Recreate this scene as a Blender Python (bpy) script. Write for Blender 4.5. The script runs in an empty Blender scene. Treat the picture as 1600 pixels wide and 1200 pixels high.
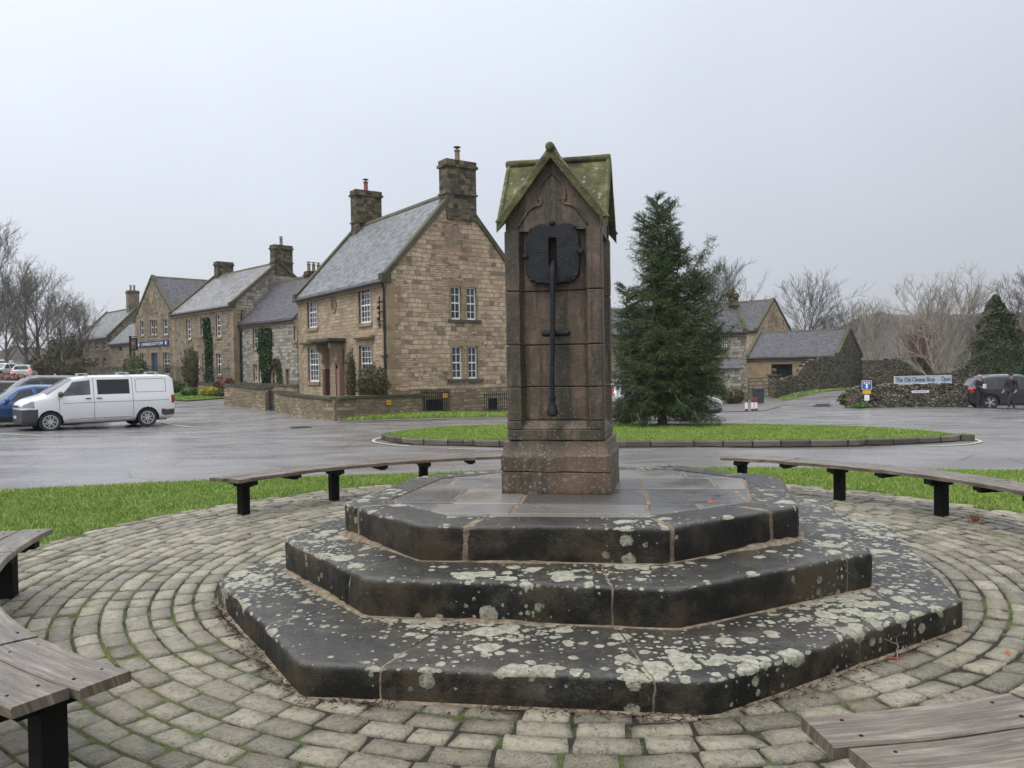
import bpy, bmesh, math, random
import numpy as np
from mathutils import Vector, Matrix, noise
C = bpy.context.scene.collection
R = math.radians
sc = bpy.context.scene

# ---------------------------------------------------------------- camera model
F, CX, CY, HC, PIT, ROL = 1250.0, 800.0, 600.0, 1.62, .0184, .016
def ray(px, py):
    x, y = px-CX, CY-py
    c, s = math.cos(ROL), math.sin(ROL)
    x, y = x*c+y*s, -x*s+y*c
    c, s = math.cos(PIT), math.sin(PIT)
    return Vector((x, F*c+y*s, y*c-F*s))
def G(px, py, z=0.0):            # point of a horizontal plane seen at a pixel
    d = ray(px, py); t = (z-HC)/d.z
    return Vector((d.x*t, d.y*t, z))
def D(px, py, dep):              # point at a given distance in front
    d = ray(px, py); t = dep/d.y
    return Vector((d.x*t, dep, HC+d.z*t))

# ---------------------------------------------------------------- mesh helpers
class MB:
    def __init__(s): s.v=[]; s.f=[]; s.m=[]; s.uv=None; s.mi=0
    def add(s, vs, fs):
        n=len(s.v); s.v.extend([tuple(p) for p in vs])
        s.f.extend([tuple(i+n for i in f) for f in fs]); s.m.extend([s.mi]*len(fs)); return n
    def box(s, x0,x1,y0,y1,z0,z1):
        s.add([(x0,y0,z0),(x1,y0,z0),(x1,y1,z0),(x0,y1,z0),(x0,y0,z1),(x1,y0,z1),(x1,y1,z1),(x0,y1,z1)],
              [(0,3,2,1),(4,5,6,7),(0,1,5,4),(1,2,6,5),(2,3,7,6),(3,0,4,7)])
    def obox(s, c, ax, ay, az):   # centre and three half-axis vectors
        c=Vector(c); ax=Vector(ax); ay=Vector(ay); az=Vector(az)
        vs=[c+ax*a+ay*b+az*d for d in (-1,1) for a,b in ((-1,-1),(1,-1),(1,1),(-1,1))]
        s.add(vs,[(0,3,2,1),(4,5,6,7),(0,1,5,4),(1,2,6,5),(2,3,7,6),(3,0,4,7)])
    def beam(s, a, b, w, h, up=(0,0,1)):
        a=Vector(a); b=Vector(b); d=(b-a); l=d.length; d.normalize()
        u=Vector(up); sx=d.cross(u)
        if sx.length<1e-4: sx=d.cross(Vector((1,0,0)))
        sx.normalize(); uz=sx.cross(d)
        s.obox((a+b)/2, d*(l/2), sx*(w/2), uz*(h/2))
    def prism(s, poly, f0, f1):   # poly list of 2D, f0/f1 map (a,b)->3D
        n=len(poly); vs=[f0(*p) for p in poly]+[f1(*p) for p in poly]
        s.add(vs,[tuple(reversed(range(n))),tuple(range(n,2*n))]+[(i,(i+1)%n,n+(i+1)%n,n+i) for i in range(n)])
    def tube(s, pts, rad, n=6, cap=True):
        pts=[Vector(p) for p in pts]
        if not hasattr(rad,'__len__'): rad=[rad]*len(pts)
        ref=Vector((0.31,0.2,0.93)); vs=[]; fs=[]
        for i,p in enumerate(pts):
            d=(pts[min(i+1,len(pts)-1)]-pts[max(i-1,0)])
            if d.length<1e-9: d=Vector((0,0,1))
            d.normalize(); a=d.cross(ref)
            if a.length<.05: a=d.cross(Vector((1,0,0)))
            a.normalize(); b=d.cross(a)
            for k in range(n):
                t=2*math.pi*k/n; vs.append(p+(a*math.cos(t)+b*math.sin(t))*rad[i])
        for i in range(len(pts)-1):
            for k in range(n):
                fs.append((i*n+k,i*n+(k+1)%n,(i+1)*n+(k+1)%n,(i+1)*n+k))
        if cap: fs.append(tuple(reversed(range(n)))); fs.append(tuple(range((len(pts)-1)*n,len(pts)*n)))
        s.add(vs,fs)
    def lathe(s, prof, c=(0,0,0), n=16, ax='z'):
        vs=[]; fs=[]
        for r,h in prof:
            for k in range(n):
                t=2*math.pi*k/n; a,b=r*math.cos(t),r*math.sin(t)
                p={'z':(a,b,h),'y':(a,h,b),'x':(h,a,b)}[ax]
                vs.append((p[0]+c[0],p[1]+c[1],p[2]+c[2]))
        for i in range(len(prof)-1):
            for k in range(n): fs.append((i*n+k,i*n+(k+1)%n,(i+1)*n+(k+1)%n,(i+1)*n+k))
        fs.append(tuple(range(n))); fs.append(tuple(reversed(range((len(prof)-1)*n,len(prof)*n))))
        s.add(vs,fs)
    def ball(s, c, r, n=10, m=6):
        rx,ry,rz = r if hasattr(r,'__len__') else (r,r,r)
        vs=[];fs=[]
        for i in range(m+1):
            ph=math.pi*(i/m-.5)*.998
            for k in range(n):
                t=2*math.pi*k/n; vs.append((c[0]+rx*math.cos(ph)*math.cos(t),c[1]+ry*math.cos(ph)*math.sin(t),c[2]+rz*math.sin(ph)))
        for i in range(m):
            for k in range(n): fs.append((i*n+k,i*n+(k+1)%n,(i+1)*n+(k+1)%n,(i+1)*n+k))
        s.add(vs,fs)
    def build(s, name, mats, parent=None, smooth=False, fix=True):
        me=bpy.data.meshes.new(name); me.from_pydata(s.v,[],s.f)
        if not isinstance(mats,(list,tuple)): mats=[mats]
        for m in mats: me.materials.append(m)
        if len(mats)>1: me.polygons.foreach_set('material_index',s.m)
        if fix and len(s.f)<60000:
            bm=bmesh.new(); bm.from_mesh(me); bmesh.ops.recalc_face_normals(bm,faces=bm.faces); bm.to_mesh(me); bm.free()
        if s.uv:
            l=me.uv_layers.new(name='UVMap'); idx=np.zeros(len(me.loops),dtype=np.int32); me.loops.foreach_get('vertex_index',idx)
            l.data.foreach_set('uv',np.array(s.uv,dtype=np.float32)[idx].ravel())
        if smooth: 
            me.shade_smooth()
            if smooth is not True: me.set_sharp_from_angle(angle=R(smooth))
        me.update()
        o=bpy.data.objects.new(name,me); C.objects.link(o); o.parent=parent
        return o
def np_mesh(name, V, quads, mat, parent=None, smooth=False):
    me=bpy.data.meshes.new(name); nv=len(V); nf=len(quads); k=quads.shape[1]
    me.vertices.add(nv); me.vertices.foreach_set('co',V.astype(np.float32).ravel())
    me.loops.add(nf*k); me.loops.foreach_set('vertex_index',quads.astype(np.int32).ravel())
    me.polygons.add(nf); me.polygons.foreach_set('loop_start',(np.arange(nf)*k).astype(np.int32))
    me.update(calc_edges=True); me.validate()
    for m in (mat if isinstance(mat,(list,tuple)) else [mat]): me.materials.append(m)
    if smooth: me.shade_smooth()
    o=bpy.data.objects.new(name,me); C.objects.link(o); o.parent=parent; return o
def tag(o, label=None, cat=None, group=None, kind=None):
    if label: o['label']=label
    if cat: o['category']=cat
    if group: o['group']=group
    if kind: o['kind']=kind
    return o
def thing(name, label, cat, loc=(0,0,0), rz=0, group=None):
    o=bpy.data.objects.new(name,None); C.objects.link(o); o.location=loc; o.rotation_euler=(0,0,rz)
    o.empty_display_size=.2
    return tag(o,label,cat,group)
def struct(o): o['kind']='structure'; return o
def copy_tree(o, parent=None):
    c=o.copy(); C.objects.link(c); c.parent=parent
    for ch in list(o.children): copy_tree(ch,c)
    return c

# ---------------------------------------------------------------- terrain
ctrl=[(0,-3,0),(0,0,0),(-9,0,0),(9,0,0),(0,6,0),(-6,6,0),(6,6,0),(0,12,0),(-8,11,0),(8,11,0),(0,17,0),(-4,18,0),(9.6,16.6,-.02),(4,20,-.03),(-9,17,0),(14,12,-.05),(-15,10,0),(-14,18,0)]
for px,py,dep in ((87,672,26.4),(233,668,27.9),(525,657,27.9),(657,646,32.3),(800,645,35),(370,610,54),(240,600,70),(150,584,100),(75,588,92),(40,583,120),
                  (1530,637,39),(1590,640,38.5),(1355,637,38.6),(1245,612,62),(1311,607,66),(1351,606,68),(1172,643,43),(1170,622,61),(1110,659,25),(960,660,24.8),(300,628,42),(430,628,40),(1450,606,66)):
    p=D(px,py,dep); ctrl.append((p.x,p.y,p.z))
for x,y,z in ((-120,160,5),(0,120,0.5),(120,120,-1),(100,60,-1),(-90,60,2),(60,5,-.5),(-60,5,.2),(200,300,3),(-200,300,8),(0,300,3),(0,-40,0)): ctrl.append((x,y,z))
ctrl=np.array(ctrl)
def _k(r2): return np.where(r2>1e-9, r2*np.log(np.maximum(r2,1e-9)),0.0)
_S=30.0; _p=ctrl[:,:2]/_S; _n=len(_p)
_K=_k(((_p[:,None]-_p[None])**2).sum(2))+np.eye(_n)*.002
_P=np.hstack([np.ones((_n,1)),_p]); _A=np.vstack([np.hstack([_K,_P]),np.hstack([_P.T,np.zeros((3,3))])])
_w=np.linalg.solve(_A,np.concatenate([ctrl[:,2],np.zeros(3)]))
def HT(X,Y):
    q=np.stack([np.asarray(X,float),np.asarray(Y,float)],-1)/_S; sh=q.shape[:-1]; q=q.reshape(-1,2)
    z=_k(((q[:,None]-_p[None])**2).sum(2))@_w[:_n]+_w[_n]+q@_w[_n+1:]
    x,y=q[:,0]*_S,q[:,1]*_S; r=np.hypot(x-.5,y-7); b=np.clip((r-11)/9,0,1); b=b*b*(3-2*b)
    z=z*b
    return z.reshape(sh)
def H(x,y): return float(HT(x,y))
def onG(px,py,dep=None,it=12):   # where the ray through a pixel meets the terrain
    d=ray(px,py); t=(0-HC)/d.z if d.z<0 else 50/F
    lo,hi=2/F,260/F; prev=lo
    for i in range(900):
        tt=lo+(hi-lo)*i/899
        if HC+d.z*tt<H(d.x*tt,d.y*tt): break
        prev=tt
    return Vector((d.x*prev,d.y*prev,H(d.x*prev,d.y*prev)))

# ---------------------------------------------------------------- material helpers
class NT:
    def __init__(s,name):
        s.m=bpy.data.materials.new(name); s.m.use_nodes=True; s.t=s.m.node_tree; s.t.nodes.clear()
        s.out=s.t.nodes.new('ShaderNodeOutputMaterial'); s.b=s.n('ShaderNodeBsdfPrincipled'); s.l(s.b.outputs[0],s.out.inputs[0])
    def n(s,ty,ins=None,**kw):
        x=s.t.nodes.new(ty)
        for k,v in kw.items(): setattr(x,k,v)
        if ins:
            for k,v in ins.items():
                if isinstance(v,bpy.types.NodeSocket): s.l(v,x.inputs[k])
                else: x.inputs[k].default_value=v
        return x
    def l(s,a,b): s.t.links.new(a,b)
    def math(s,op,a,b=0.0,c=None,clamp=False):
        d={0:a,1:b}
        if c is not None: d[2]=c
        x=s.n('ShaderNodeMath',d,operation=op); x.use_clamp=clamp; return x.outputs[0]
    def mix(s,f,a,b,bt='MIX'):
        x=s.n('ShaderNodeMix',data_type='RGBA',blend_type=bt)
        for i,v in ((0,f),(6,a),(7,b)):
            if isinstance(v,bpy.types.NodeSocket): s.l(v,x.inputs[i])
            else: x.inputs[i].default_value=(*v,1) if hasattr(v,'__len__') and len(v)==3 else v
        return x.outputs[2]
    def noise(s,vec,scale,det=4,rough=.55,dist=0):
        x=s.n('ShaderNodeTexNoise',{'Scale':scale,'Detail':det,'Roughness':rough,'Distortion':dist})
        if vec is not None: s.l(vec,x.inputs['Vector'])
        return x.outputs['Fac']
    def ramp(s,f,stops,interp='LINEAR'):
        x=s.n('ShaderNodeValToRGB'); x.color_ramp.interpolation=interp; e=x.color_ramp.elements
        while len(e)<len(stops): e.new(.5)
        for i,(p,c) in enumerate(stops):
            e[i].position=p; e[i].color=(*c,1) if hasattr(c,'__len__') else (c,c,c,1)
        s.l(f,x.inputs[0]); return x.outputs[0]
    def mr(s,v,a,b,c=0.0,d=1.0,sm=False):
        x=s.n('ShaderNodeMapRange',{0:v,1:a,2:b,3:c,4:d}); 
        if sm: x.interpolation_type='SMOOTHSTEP'
        return x.outputs[0]
    def coord(s,k='Object'): return s.n('ShaderNodeTexCoord').outputs[k]
    def vm(s,op,a,b):
        x=s.n('ShaderNodeVectorMath',{0:a,1:b},operation=op); return x.outputs[0]
    def nrm(s):   # object space normal
        g=s.n('ShaderNodeNewGeometry'); v=s.n('ShaderNodeVectorTransform',{0:g.outputs['True Normal']},vector_type='NORMAL',convert_from='WORLD',convert_to='OBJECT')
        return v.outputs[0]
    def up(s):
        g=s.n('ShaderNodeNewGeometry'); x=s.n('ShaderNodeSeparateXYZ',{0:g.outputs['Normal']}); return x.outputs[2]
    def boxmap(s,slope=1.35):
        p=s.n('ShaderNodeSeparateXYZ',{0:s.coord()}); q=s.n('ShaderNodeSeparateXYZ',{0:s.nrm()})
        ax=s.math('ABSOLUTE',q.outputs[0]); ay=s.math('ABSOLUTE',q.outputs[1]); az=s.math('ABSOLUTE',q.outputs[2])
        g=s.math('GREATER_THAN',ax,ay)
        u=s.n('ShaderNodeMix',{0:g,2:p.outputs[0],3:p.outputs[1]}).outputs[0]
        v=s.math('MULTIPLY',p.outputs[2],slope)
        w=s.n('ShaderNodeCombineXYZ',{0:u,1:v,2:0.0})
        return w.outputs[0]
    def bump(s,h,st=.5,d=.02,nrm=None):
        x=s.n('ShaderNodeBump',{'Height':h,'Strength':st,'Distance':d})
        if nrm is not None: s.l(nrm,x.inputs['Normal'])
        return x.outputs[0]
    def fin(s,col=None,rough=None,bump=None,metal=None,spec=None):
        for k,v in (('Base Color',col),('Roughness',rough),('Normal',bump),('Metallic',metal),('Specular IOR Level',spec)):
            if v is None: continue
            if isinstance(v,bpy.types.NodeSocket): s.l(v,s.b.inputs[k])
            else: s.b.inputs[k].default_value=(*v,1) if hasattr(v,'__len__') and len(v)==3 else v
        return s.m
def plain(name,col,rough=.5,metal=0,var=.12,scale=6,coat=0,bump=0):
    t=NT(name); f=t.noise(t.coord(),scale,5); c=t.mix(f,tuple(x*(1-var) for x in col),tuple(min(1,x*(1+var)) for x in col))
    r=t.mr(f,0,1,max(.02,rough-.07),min(1,rough+.07))
    t.fin(c,r,metal=metal, bump=t.bump(t.noise(t.coord(),scale*8,3),bump,.01) if bump else None)
    if coat: t.b.inputs['Coat Weight'].default_value=coat; t.b.inputs['Coat Roughness'].default_value=.04
    return t.m
def stone(name, stops, bw=.38, bh=.2, mortar=(.16,.13,.10), msz=.018, stain=.5, moss=.0, slope=1.0, distort=.03, rough=.85, scale=1.0):
    t=NT(name); v=t.boxmap(slope)
    nz=t.n('ShaderNodeTexNoise',{'Scale':2.2,'Detail':3}); t.l(v,nz.inputs['Vector'])
    dv=t.vm('SCALE',t.vm('SUBTRACT',nz.outputs['Color'],(.5,.5,.5)),(0,0,0)); dv.node.inputs['Scale'].default_value=distort*2.5
    v2=t.vm('ADD',v,dv)
    # irregular stone lengths: stretch u by a row-dependent amount
    def brick(w,h,off,sq):
        b=t.n('ShaderNodeTexBrick',{'Vector':v2,'Color1':(0,0,0,1),'Color2':(1,1,1,1),'Mortar':(.5,.5,.5,1),'Scale':scale,'Mortar Size':msz,'Mortar Smooth':.25,'Bias':0.0,'Brick Width':w,'Row Height':h})
        b.offset=off; b.squash=sq; b.squash_frequency=3; b.offset_frequency=2; return b
    b=brick(bw,bh,.5,.62)
    b2=brick(bw*.63,bh*.5,.37,1.35)
    sel=t.math('GREATER_THAN',t.noise(v,.55,2),.545)
    rnd=t.mix(sel,b.outputs['Color'],b2.outputs['Color']); fac=t.n('ShaderNodeMix',{0:sel,2:b.outputs['Fac'],3:b2.outputs['Fac']}).outputs[0]
    rr=t.math('ADD',t.math('MULTIPLY',rnd,.85),t.math('MULTIPLY',t.math('SUBTRACT',t.noise(v,2.1,5,.7),.5),.9),clamp=True)
    col=t.ramp(rr,stops)
    fine=t.noise(v2,22,5,.65); col=t.mix(t.math('MULTIPLY',fine,.45),col,(.6,.58,.52),'MULTIPLY')
    big=t.noise(v,.45,5,.6,.6); col=t.mix(t.mr(big,.5,.72,0,stain),col,(.45,.42,.38),'MULTIPLY')
    if moss: col=t.mix(t.mr(t.noise(v,1.3,6,.7),.52,.66,0,moss),col,(.075,.085,.035))
    col=t.mix(t.math('MULTIPLY',fac,.9),col,mortar)
    h=t.math('SUBTRACT',t.math('MULTIPLY',t.noise(v2,9,6,.6),.5),fac)
    return t.fin(col,rough,t.bump(h,.9,.025),spec=.25)
def slate(name, base=(.105,.105,.125), lo=(.05,.05,.055), row=.17, moss=.3, wet=.38):
    t=NT(name); v=t.boxmap(1.35)
    b=t.n('ShaderNodeTexBrick',{'Vector':v,'Color1':(0,0,0,1),'Color2':(1,1,1,1),'Mortar':(.5,.5,.5,1),'Scale':1.0,'Mortar Size':.008,'Mortar Smooth':.1,'Brick Width':row*1.35,'Row Height':row})
    b.offset=.5
    r=t.math('ADD',t.math('MULTIPLY',b.outputs['Color'],.7),t.math('MULTIPLY',t.noise(v,2.5,5),.45),clamp=True)
    c=t.ramp(r,[(.1,lo),(.5,base),(1,tuple(x*1.6 for x in base))])
    c=t.mix(t.mr(t.noise(v,1.1,6,.65),.5,.7,0,moss),c,(.07,.075,.04))
    c=t.mix(t.math('MULTIPLY',b.outputs['Fac'],.8),c,(.02,.02,.02))
    s=t.n('ShaderNodeSeparateXYZ',{0:v}); saw=t.math('FRACT',t.math('DIVIDE',s.outputs[1],row))
    h=t.math('SUBTRACT',t.math('ADD',t.math('MULTIPLY',b.outputs['Color'],.35),t.math('MULTIPLY',saw,-.6)),t.math('MULTIPLY',b.outputs['Fac'],.5))
    return t.fin(c,t.mr(t.noise(v,4,3),.3,.7,wet-.12,wet+.15),t.bump(h,.6,.02),spec=.5)
def leafmat(name,c1,c2,rough=.55,scale=1.2):
    t=NT(name); g=t.n('ShaderNodeNewGeometry'); r=g.outputs['Random Per Island']
    f=t.math('ADD',t.math('MULTIPLY',r,.6),t.math('MULTIPLY',t.noise(t.coord(),scale,3),.5),clamp=True)
    return t.fin(t.ramp(f,[(.15,c1),(.85,c2)]),rough,spec=.3)
def barkmat(name,c1,c2,sc_=3):
    t=NT(name); v=t.coord(); f=t.noise(v,sc_,6,.7)
    return t.fin(t.ramp(f,[(.35,c1),(.65,c2)]),.85,t.bump(f,.6,.02),spec=.2)

def lichen(t, v, scale, dens, wob=.05):
    nz=t.n('ShaderNodeTexNoise',{'Scale':scale*3.2,'Detail':5,'Roughness':.7}); t.l(v,nz.inputs['Vector'])
    dv=t.vm('SCALE',t.vm('SUBTRACT',nz.outputs['Color'],(.5,.5,.5)),(0,0,0)); dv.node.inputs['Scale'].default_value=wob*.8
    vv=t.vm('ADD',v,dv)
    vo=t.n('ShaderNodeTexVoronoi',{'Scale':scale,'Randomness':1.0},feature='F1'); t.l(vv,vo.inputs['Vector'])
    sp=t.n('ShaderNodeSeparateColor',{0:vo.outputs['Color']})
    rad=t.mr(t.math('ADD',sp.outputs[0],dens),.85,1.45,0,.62)
    return t.mr(t.math('SUBTRACT',rad,vo.outputs['Distance']),0,.035,0,1), sp.outputs[1]

M={}
def mats():
    # ---- step gritstone, dark and wet, with lichen rosettes
    for nm,bias in (('step',.02),('step_low',.17),('step_top',-.06)):
        t=NT('gritstone_'+nm); v=t.coord(); up=t.up()
        base=t.ramp(t.noise(v,3.2,6,.6),[(.3,(.008,.0075,.0065)),(.5,(.018,.016,.013)),(.66,(.050,.042,.030)),(.8,(.10,.082,.055))])
        upf=t.mr(up,.2,.85,0,1)
        base=t.mix(upf,base,t.ramp(t.noise(v,1.6,5,.6),[(.3,(.014,.0135,.0125)),(.5,(.028,.026,.023)),(.72,(.058,.051,.041))]))
        big=t.noise(v,1.1,3,.6); 
        dens=t.math('ADD',t.math('MULTIPLY',upf,.24),t.mr(big,.34,.64,-.18,.34)); nos=t.math('MULTIPLY',t.math('MULTIPLY',upf,t.math('SUBTRACT',1.0,upf)),.9); dens=t.math('ADD',t.math('ADD',dens,bias),nos)
        m1,r1=lichen(t,v,7.2,dens,.055); m2,r2=lichen(t,v,14,t.math('SUBTRACT',dens,.05),.03); m3,r3=lichen(t,v,30,t.math('SUBTRACT',dens,.08),.012)
        mk=t.math('MAXIMUM',t.math('MAXIMUM',m1,m2),m3)
        mk=t.math('MULTIPLY',mk,t.mr(t.noise(v,70,3,.6),.30,.42,.35,1))
        lc=t.ramp(t.noise(v,28,4,.7),[(.3,(.13,.128,.095)),(.43,(.24,.236,.18)),(.56,(.34,.332,.26)),(.72,(.43,.42,.345))])
        fleck=t.mr(t.noise(v,55,3,.6),.66,.72,0,.35)
        c=t.mix(fleck,base,(.20,.20,.17)); film=t.math('MULTIPLY',t.mr(t.noise(v,6.5,8,.8),.50,.60,0,.28),t.mr(dens,-.1,.4,.0,1)); c=t.mix(film,c,(.17,.172,.135)); c=t.mix(t.mr(t.noise(v,95,3,.7),.5,.62,0,.55),c,(.010,.009,.008)); c=t.mix(mk,c,lc)
        # damp brown run-off low on the faces
        c=t.mix(t.math('MULTIPLY',t.mr(t.noise(v,3.2,6,.75),.48,.62,0,.65),t.mr(upf,0,.5,1,.25)),c,(.070,.050,.030))
        rg=t.mr(t.noise(v,2.3,4,.6),.35,.65,.10,.30); rg=t.n('ShaderNodeMix',{0:mk,2:rg,3:.7}).outputs[0]
        rg=t.n('ShaderNodeMix',{0:upf,2:t.math('ADD',rg,.30),3:rg}).outputs[0]; sp_=t.mr(upf,0,1,.22,.6)
        h=t.math('ADD',t.math('MULTIPLY',t.noise(v,38,5,.7),.35),t.math('MULTIPLY',mk,.25)); h=t.math('ADD',h,t.math('MULTIPLY',t.noise(v,9,4),.6))
        M[nm]=t.fin(c,rg,t.bump(t.math('ADD',h,t.math('MULTIPLY',t.noise(v,90,3,.8),.35)),1,.018),spec=sp_)
    # flagstones of the platform top
    t=NT('flagstone'); v=t.coord(); g=t.n('ShaderNodeNewGeometry'); r=g.outputs['Random Per Island']
    f=t.math('ADD',t.math('MULTIPLY',r,.55),t.math('MULTIPLY',t.noise(v,2.4,5,.6),.45))
    c=t.ramp(f,[(.25,(.07,.067,.066)),(.5,(.125,.120,.116)),(.8,(.20,.185,.165))])
    m1,_=lichen(t,v,9,t.mr(t.noise(v,1.7,3),.4,.65,-.15,.22),.04); m2,_=lichen(t,v,24,.12,.02)
    c=t.mix(t.math('MULTIPLY',t.math('MAXIMUM',m1,m2),.85),c,(.27,.27,.235))
    rusty=t.mr(t.noise(v,2.1,3,.5),.64,.72,0,.75); c=t.mix(rusty,c,(.085,.045,.03))
    M['flag']=t.fin(c,t.mr(t.noise(v,1.5,3),.35,.62,.10,.42),t.bump(t.noise(v,14,5,.6),.4,.012))
    t=NT('mortar'); v=t.coord(); c=t.ramp(t.noise(v,16,5,.7),[(.30,(.05,.04,.026)),(.48,(.16,.12,.078)),(.72,(.32,.255,.175))]); M['mortar']=t.fin(c,.8,t.bump(t.noise(v,60,4),.6,.01))
    # ---- setts
    t=NT('sett_stone'); v=t.coord(); g=t.n('ShaderNodeNewGeometry'); r=g.outputs['Random Per Island']
    f=t.math('ADD',t.math('MULTIPLY',r,.5),t.math('MULTIPLY',t.noise(v,11,6,.65),.5))
    c=t.ramp(f,[(.15,(.115,.100,.070)),(.4,(.218,.194,.140)),(.6,(.305,.275,.200)),(.85,(.42,.38,.285))])
    m1,_=lichen(t,v,17,t.mr(t.noise(v,1.3,3),.35,.65,-.1,.3),.05); c=t.mix(t.math('MULTIPLY',m1,.45),c,(.33,.32,.27))
    c=t.mix(t.mr(t.noise(v,30,6,.8),.50,.62,0,.75),c,(.075,.066,.048)); c=t.mix(t.mr(t.noise(v,75,4,.75),.52,.66,0,.6),c,(.40,.375,.31)); wv=t.n('ShaderNodeTexVoronoi',{'Scale':16.0},feature='DISTANCE_TO_EDGE'); t.l(v,wv.inputs['Vector']); c=t.mix(t.mr(wv.outputs['Distance'],.0,.03,.35,0),c,(.05,.043,.03))
    c=t.mix(t.mr(t.noise(v,.9,4,.6),.58,.74,0,.45),c,(.15,.105,.05))
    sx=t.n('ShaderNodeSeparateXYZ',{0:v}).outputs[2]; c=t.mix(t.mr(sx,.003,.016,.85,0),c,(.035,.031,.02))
    M['sett']=t.fin(c,t.mr(t.noise(v,3.2,4),.3,.7,.3,.58),t.bump(t.math('ADD',t.noise(v,24,7,.75),t.math('MULTIPLY',t.noise(v,85,3),.4)),1,.02))
    t=NT('joint_soil'); v=t.coord(); ms=t.mr(t.math('ADD',t.noise(v,.9,6,.72),t.mr(t.n('ShaderNodeSeparateXYZ',{0:v}).outputs[0],-4.5,.5,.09,-.015)),.49,.56,0,.97)
    c=t.mix(ms,t.ramp(t.noise(v,20,5,.7),[(.3,(.010,.008,.005)),(.7,(.030,.024,.016))]),t.ramp(t.noise(v,30,5,.7),[(.3,(.035,.055,.008)),(.7,(.13,.165,.025))]))
    M['soil']=t.fin(c,.9,t.bump(t.noise(v,60,5,.7),1,.02))
    # ---- wet asphalt
    t=NT('asphalt'); v=t.coord(); 
    sp=t.n('ShaderNodeMapping',{'Vector':v,'Scale':(.45,1.1,1)}).outputs[0]
    f=t.math('ADD',t.math('MULTIPLY',t.noise(sp,1.1,5,.6,.4),.6),t.math('MULTIPLY',t.noise(v,90,3,.7),.4))
    c=t.ramp(f,[(.3,(.135,.129,.129)),(.5,(.178,.170,.170)),(.72,(.235,.224,.222))])
    c=t.mix(t.mr(t.noise(v,.35,4,.6,.8),.52,.60,0,.4),c,(.105,.099,.102)); c=t.mix(t.mr(t.noise(v,34,4,.8),.55,.7,0,.5),c,(.27,.255,.25))
    cr=t.n('ShaderNodeTexVoronoi',{'Scale':.42},feature='DISTANCE_TO_EDGE'); t.l(t.vm('ADD',v,t.vm('SCALE',t.n('ShaderNodeTexNoise',{'Scale':1.3,'Detail':5.0}).outputs['Color'],(0,0,0))),cr.inputs['Vector']); c=t.mix(t.math('MULTIPLY',t.mr(cr.outputs['Distance'],.0,.012,.8,0),t.mr(t.noise(v,.22,2),.5,.6,0,1)),c,(.03,.028,.028))
    wet=t.mr(t.noise(sp,.9,4,.55,.5),.4,.64,0,1)
    t.fin(c,t.mr(wet,0,1,.34,.17),t.bump(t.math('ADD',t.noise(v,120,3,.7),t.math('MULTIPLY',t.noise(v,1.5,2),.8)),.16,.01)); M['road']=t.m
    M['path']=plain('path',(.13,.125,.115),.4,scale=2,var=.25,bump=.3)
    t=NT('turf_soil'); v=t.coord(); c=t.ramp(t.noise(v,7,6,.7),[(.3,(.03,.05,.012)),(.6,(.06,.1,.02)),(.8,(.09,.11,.035))]); M['turf']=t.fin(c,.9,t.bump(t.noise(v,40,4),.8,.03))
    t=NT('field'); v=t.coord(); c=t.ramp(t.noise(v,.05,6,.6),[(.3,(.05,.06,.025)),(.6,(.07,.085,.03)),(.8,(.09,.08,.05))]); M['field']=t.fin(c,.9)
    t=NT('grass_blade'); g=t.n('ShaderNodeNewGeometry'); r=g.outputs['Random Per Island']; v=t.coord()
    f=t.math('ADD',t.math('MULTIPLY',r,.55),t.math('MULTIPLY',t.noise(v,1.4,4,.6),.5))
    c=t.ramp(f,[(.15,(.065,.12,.016)),(.36,(.14,.24,.030)),(.6,(.24,.36,.055)),(.78,(.36,.42,.11)),(.95,(.40,.33,.16))]); M['grass']=t.fin(c,.5,spec=.3)
    M['kerb']=stone('kerb_stone',[(.2,(.09,.08,.068)),(.6,(.15,.135,.115)),(1,(.21,.19,.155))],bw=.9,bh=.5,mortar=(.02,.02,.015),moss=.5)
    # ---- walls
    M['tan']=stone('sandstone_wall',[(.05,(.24,.19,.135)),(.18,(.41,.32,.215)),(.34,(.58,.455,.305)),(.46,(.50,.355,.25)),(.56,(.66,.52,.36)),(.66,(.45,.31,.23)),(.78,(.36,.30,.23)),(.93,(.62,.49,.33))],bw=.44,bh=.185,stain=.75,mortar=(.24,.19,.135),msz=.013,distort=.045)
    M['tanf']=stone('ashlar_facade',[(.1,(.33,.26,.175)),(.35,(.45,.355,.24)),(.6,(.52,.41,.28)),(.8,(.40,.315,.225)),(1,(.34,.28,.20))],bw=.5,bh=.15,stain=.6,msz=.010,mortar=(.20,.16,.11))
    M['brn']=stone('brown_stone_wall',[(.08,(.15,.13,.095)),(.3,(.27,.235,.17)),(.5,(.36,.305,.215)),(.68,(.30,.235,.17)),(.85,(.22,.20,.16)),(1,(.38,.33,.24))],bw=.42,bh=.2,stain=.85,moss=.2,mortar=(.14,.12,.09)) if 1 else stone('x',[(.1,(0.165,0.128,0.083)),(.4,(0.300,0.232,0.143)),(.7,(0.405,0.307,0.188)),(1,(0.240,0.188,0.120))],bw=.45,bh=.22,stain=.6)
    M['grey']=stone('grey_rubble_wall',[(.1,(0.196,0.182,0.154)),(.4,(0.350,0.329,0.280)),(.7,(0.476,0.448,0.378)),(1,(0.280,0.252,0.210))],bw=.42,bh=.22,stain=.5,distort=.06)
    t=NT('dark_rubble_wall'); v=t.boxmap(1.0); mp=t.n('ShaderNodeMapping',{'Vector':v,'Scale':(4.6,11.5,1)}).outputs[0]
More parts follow.
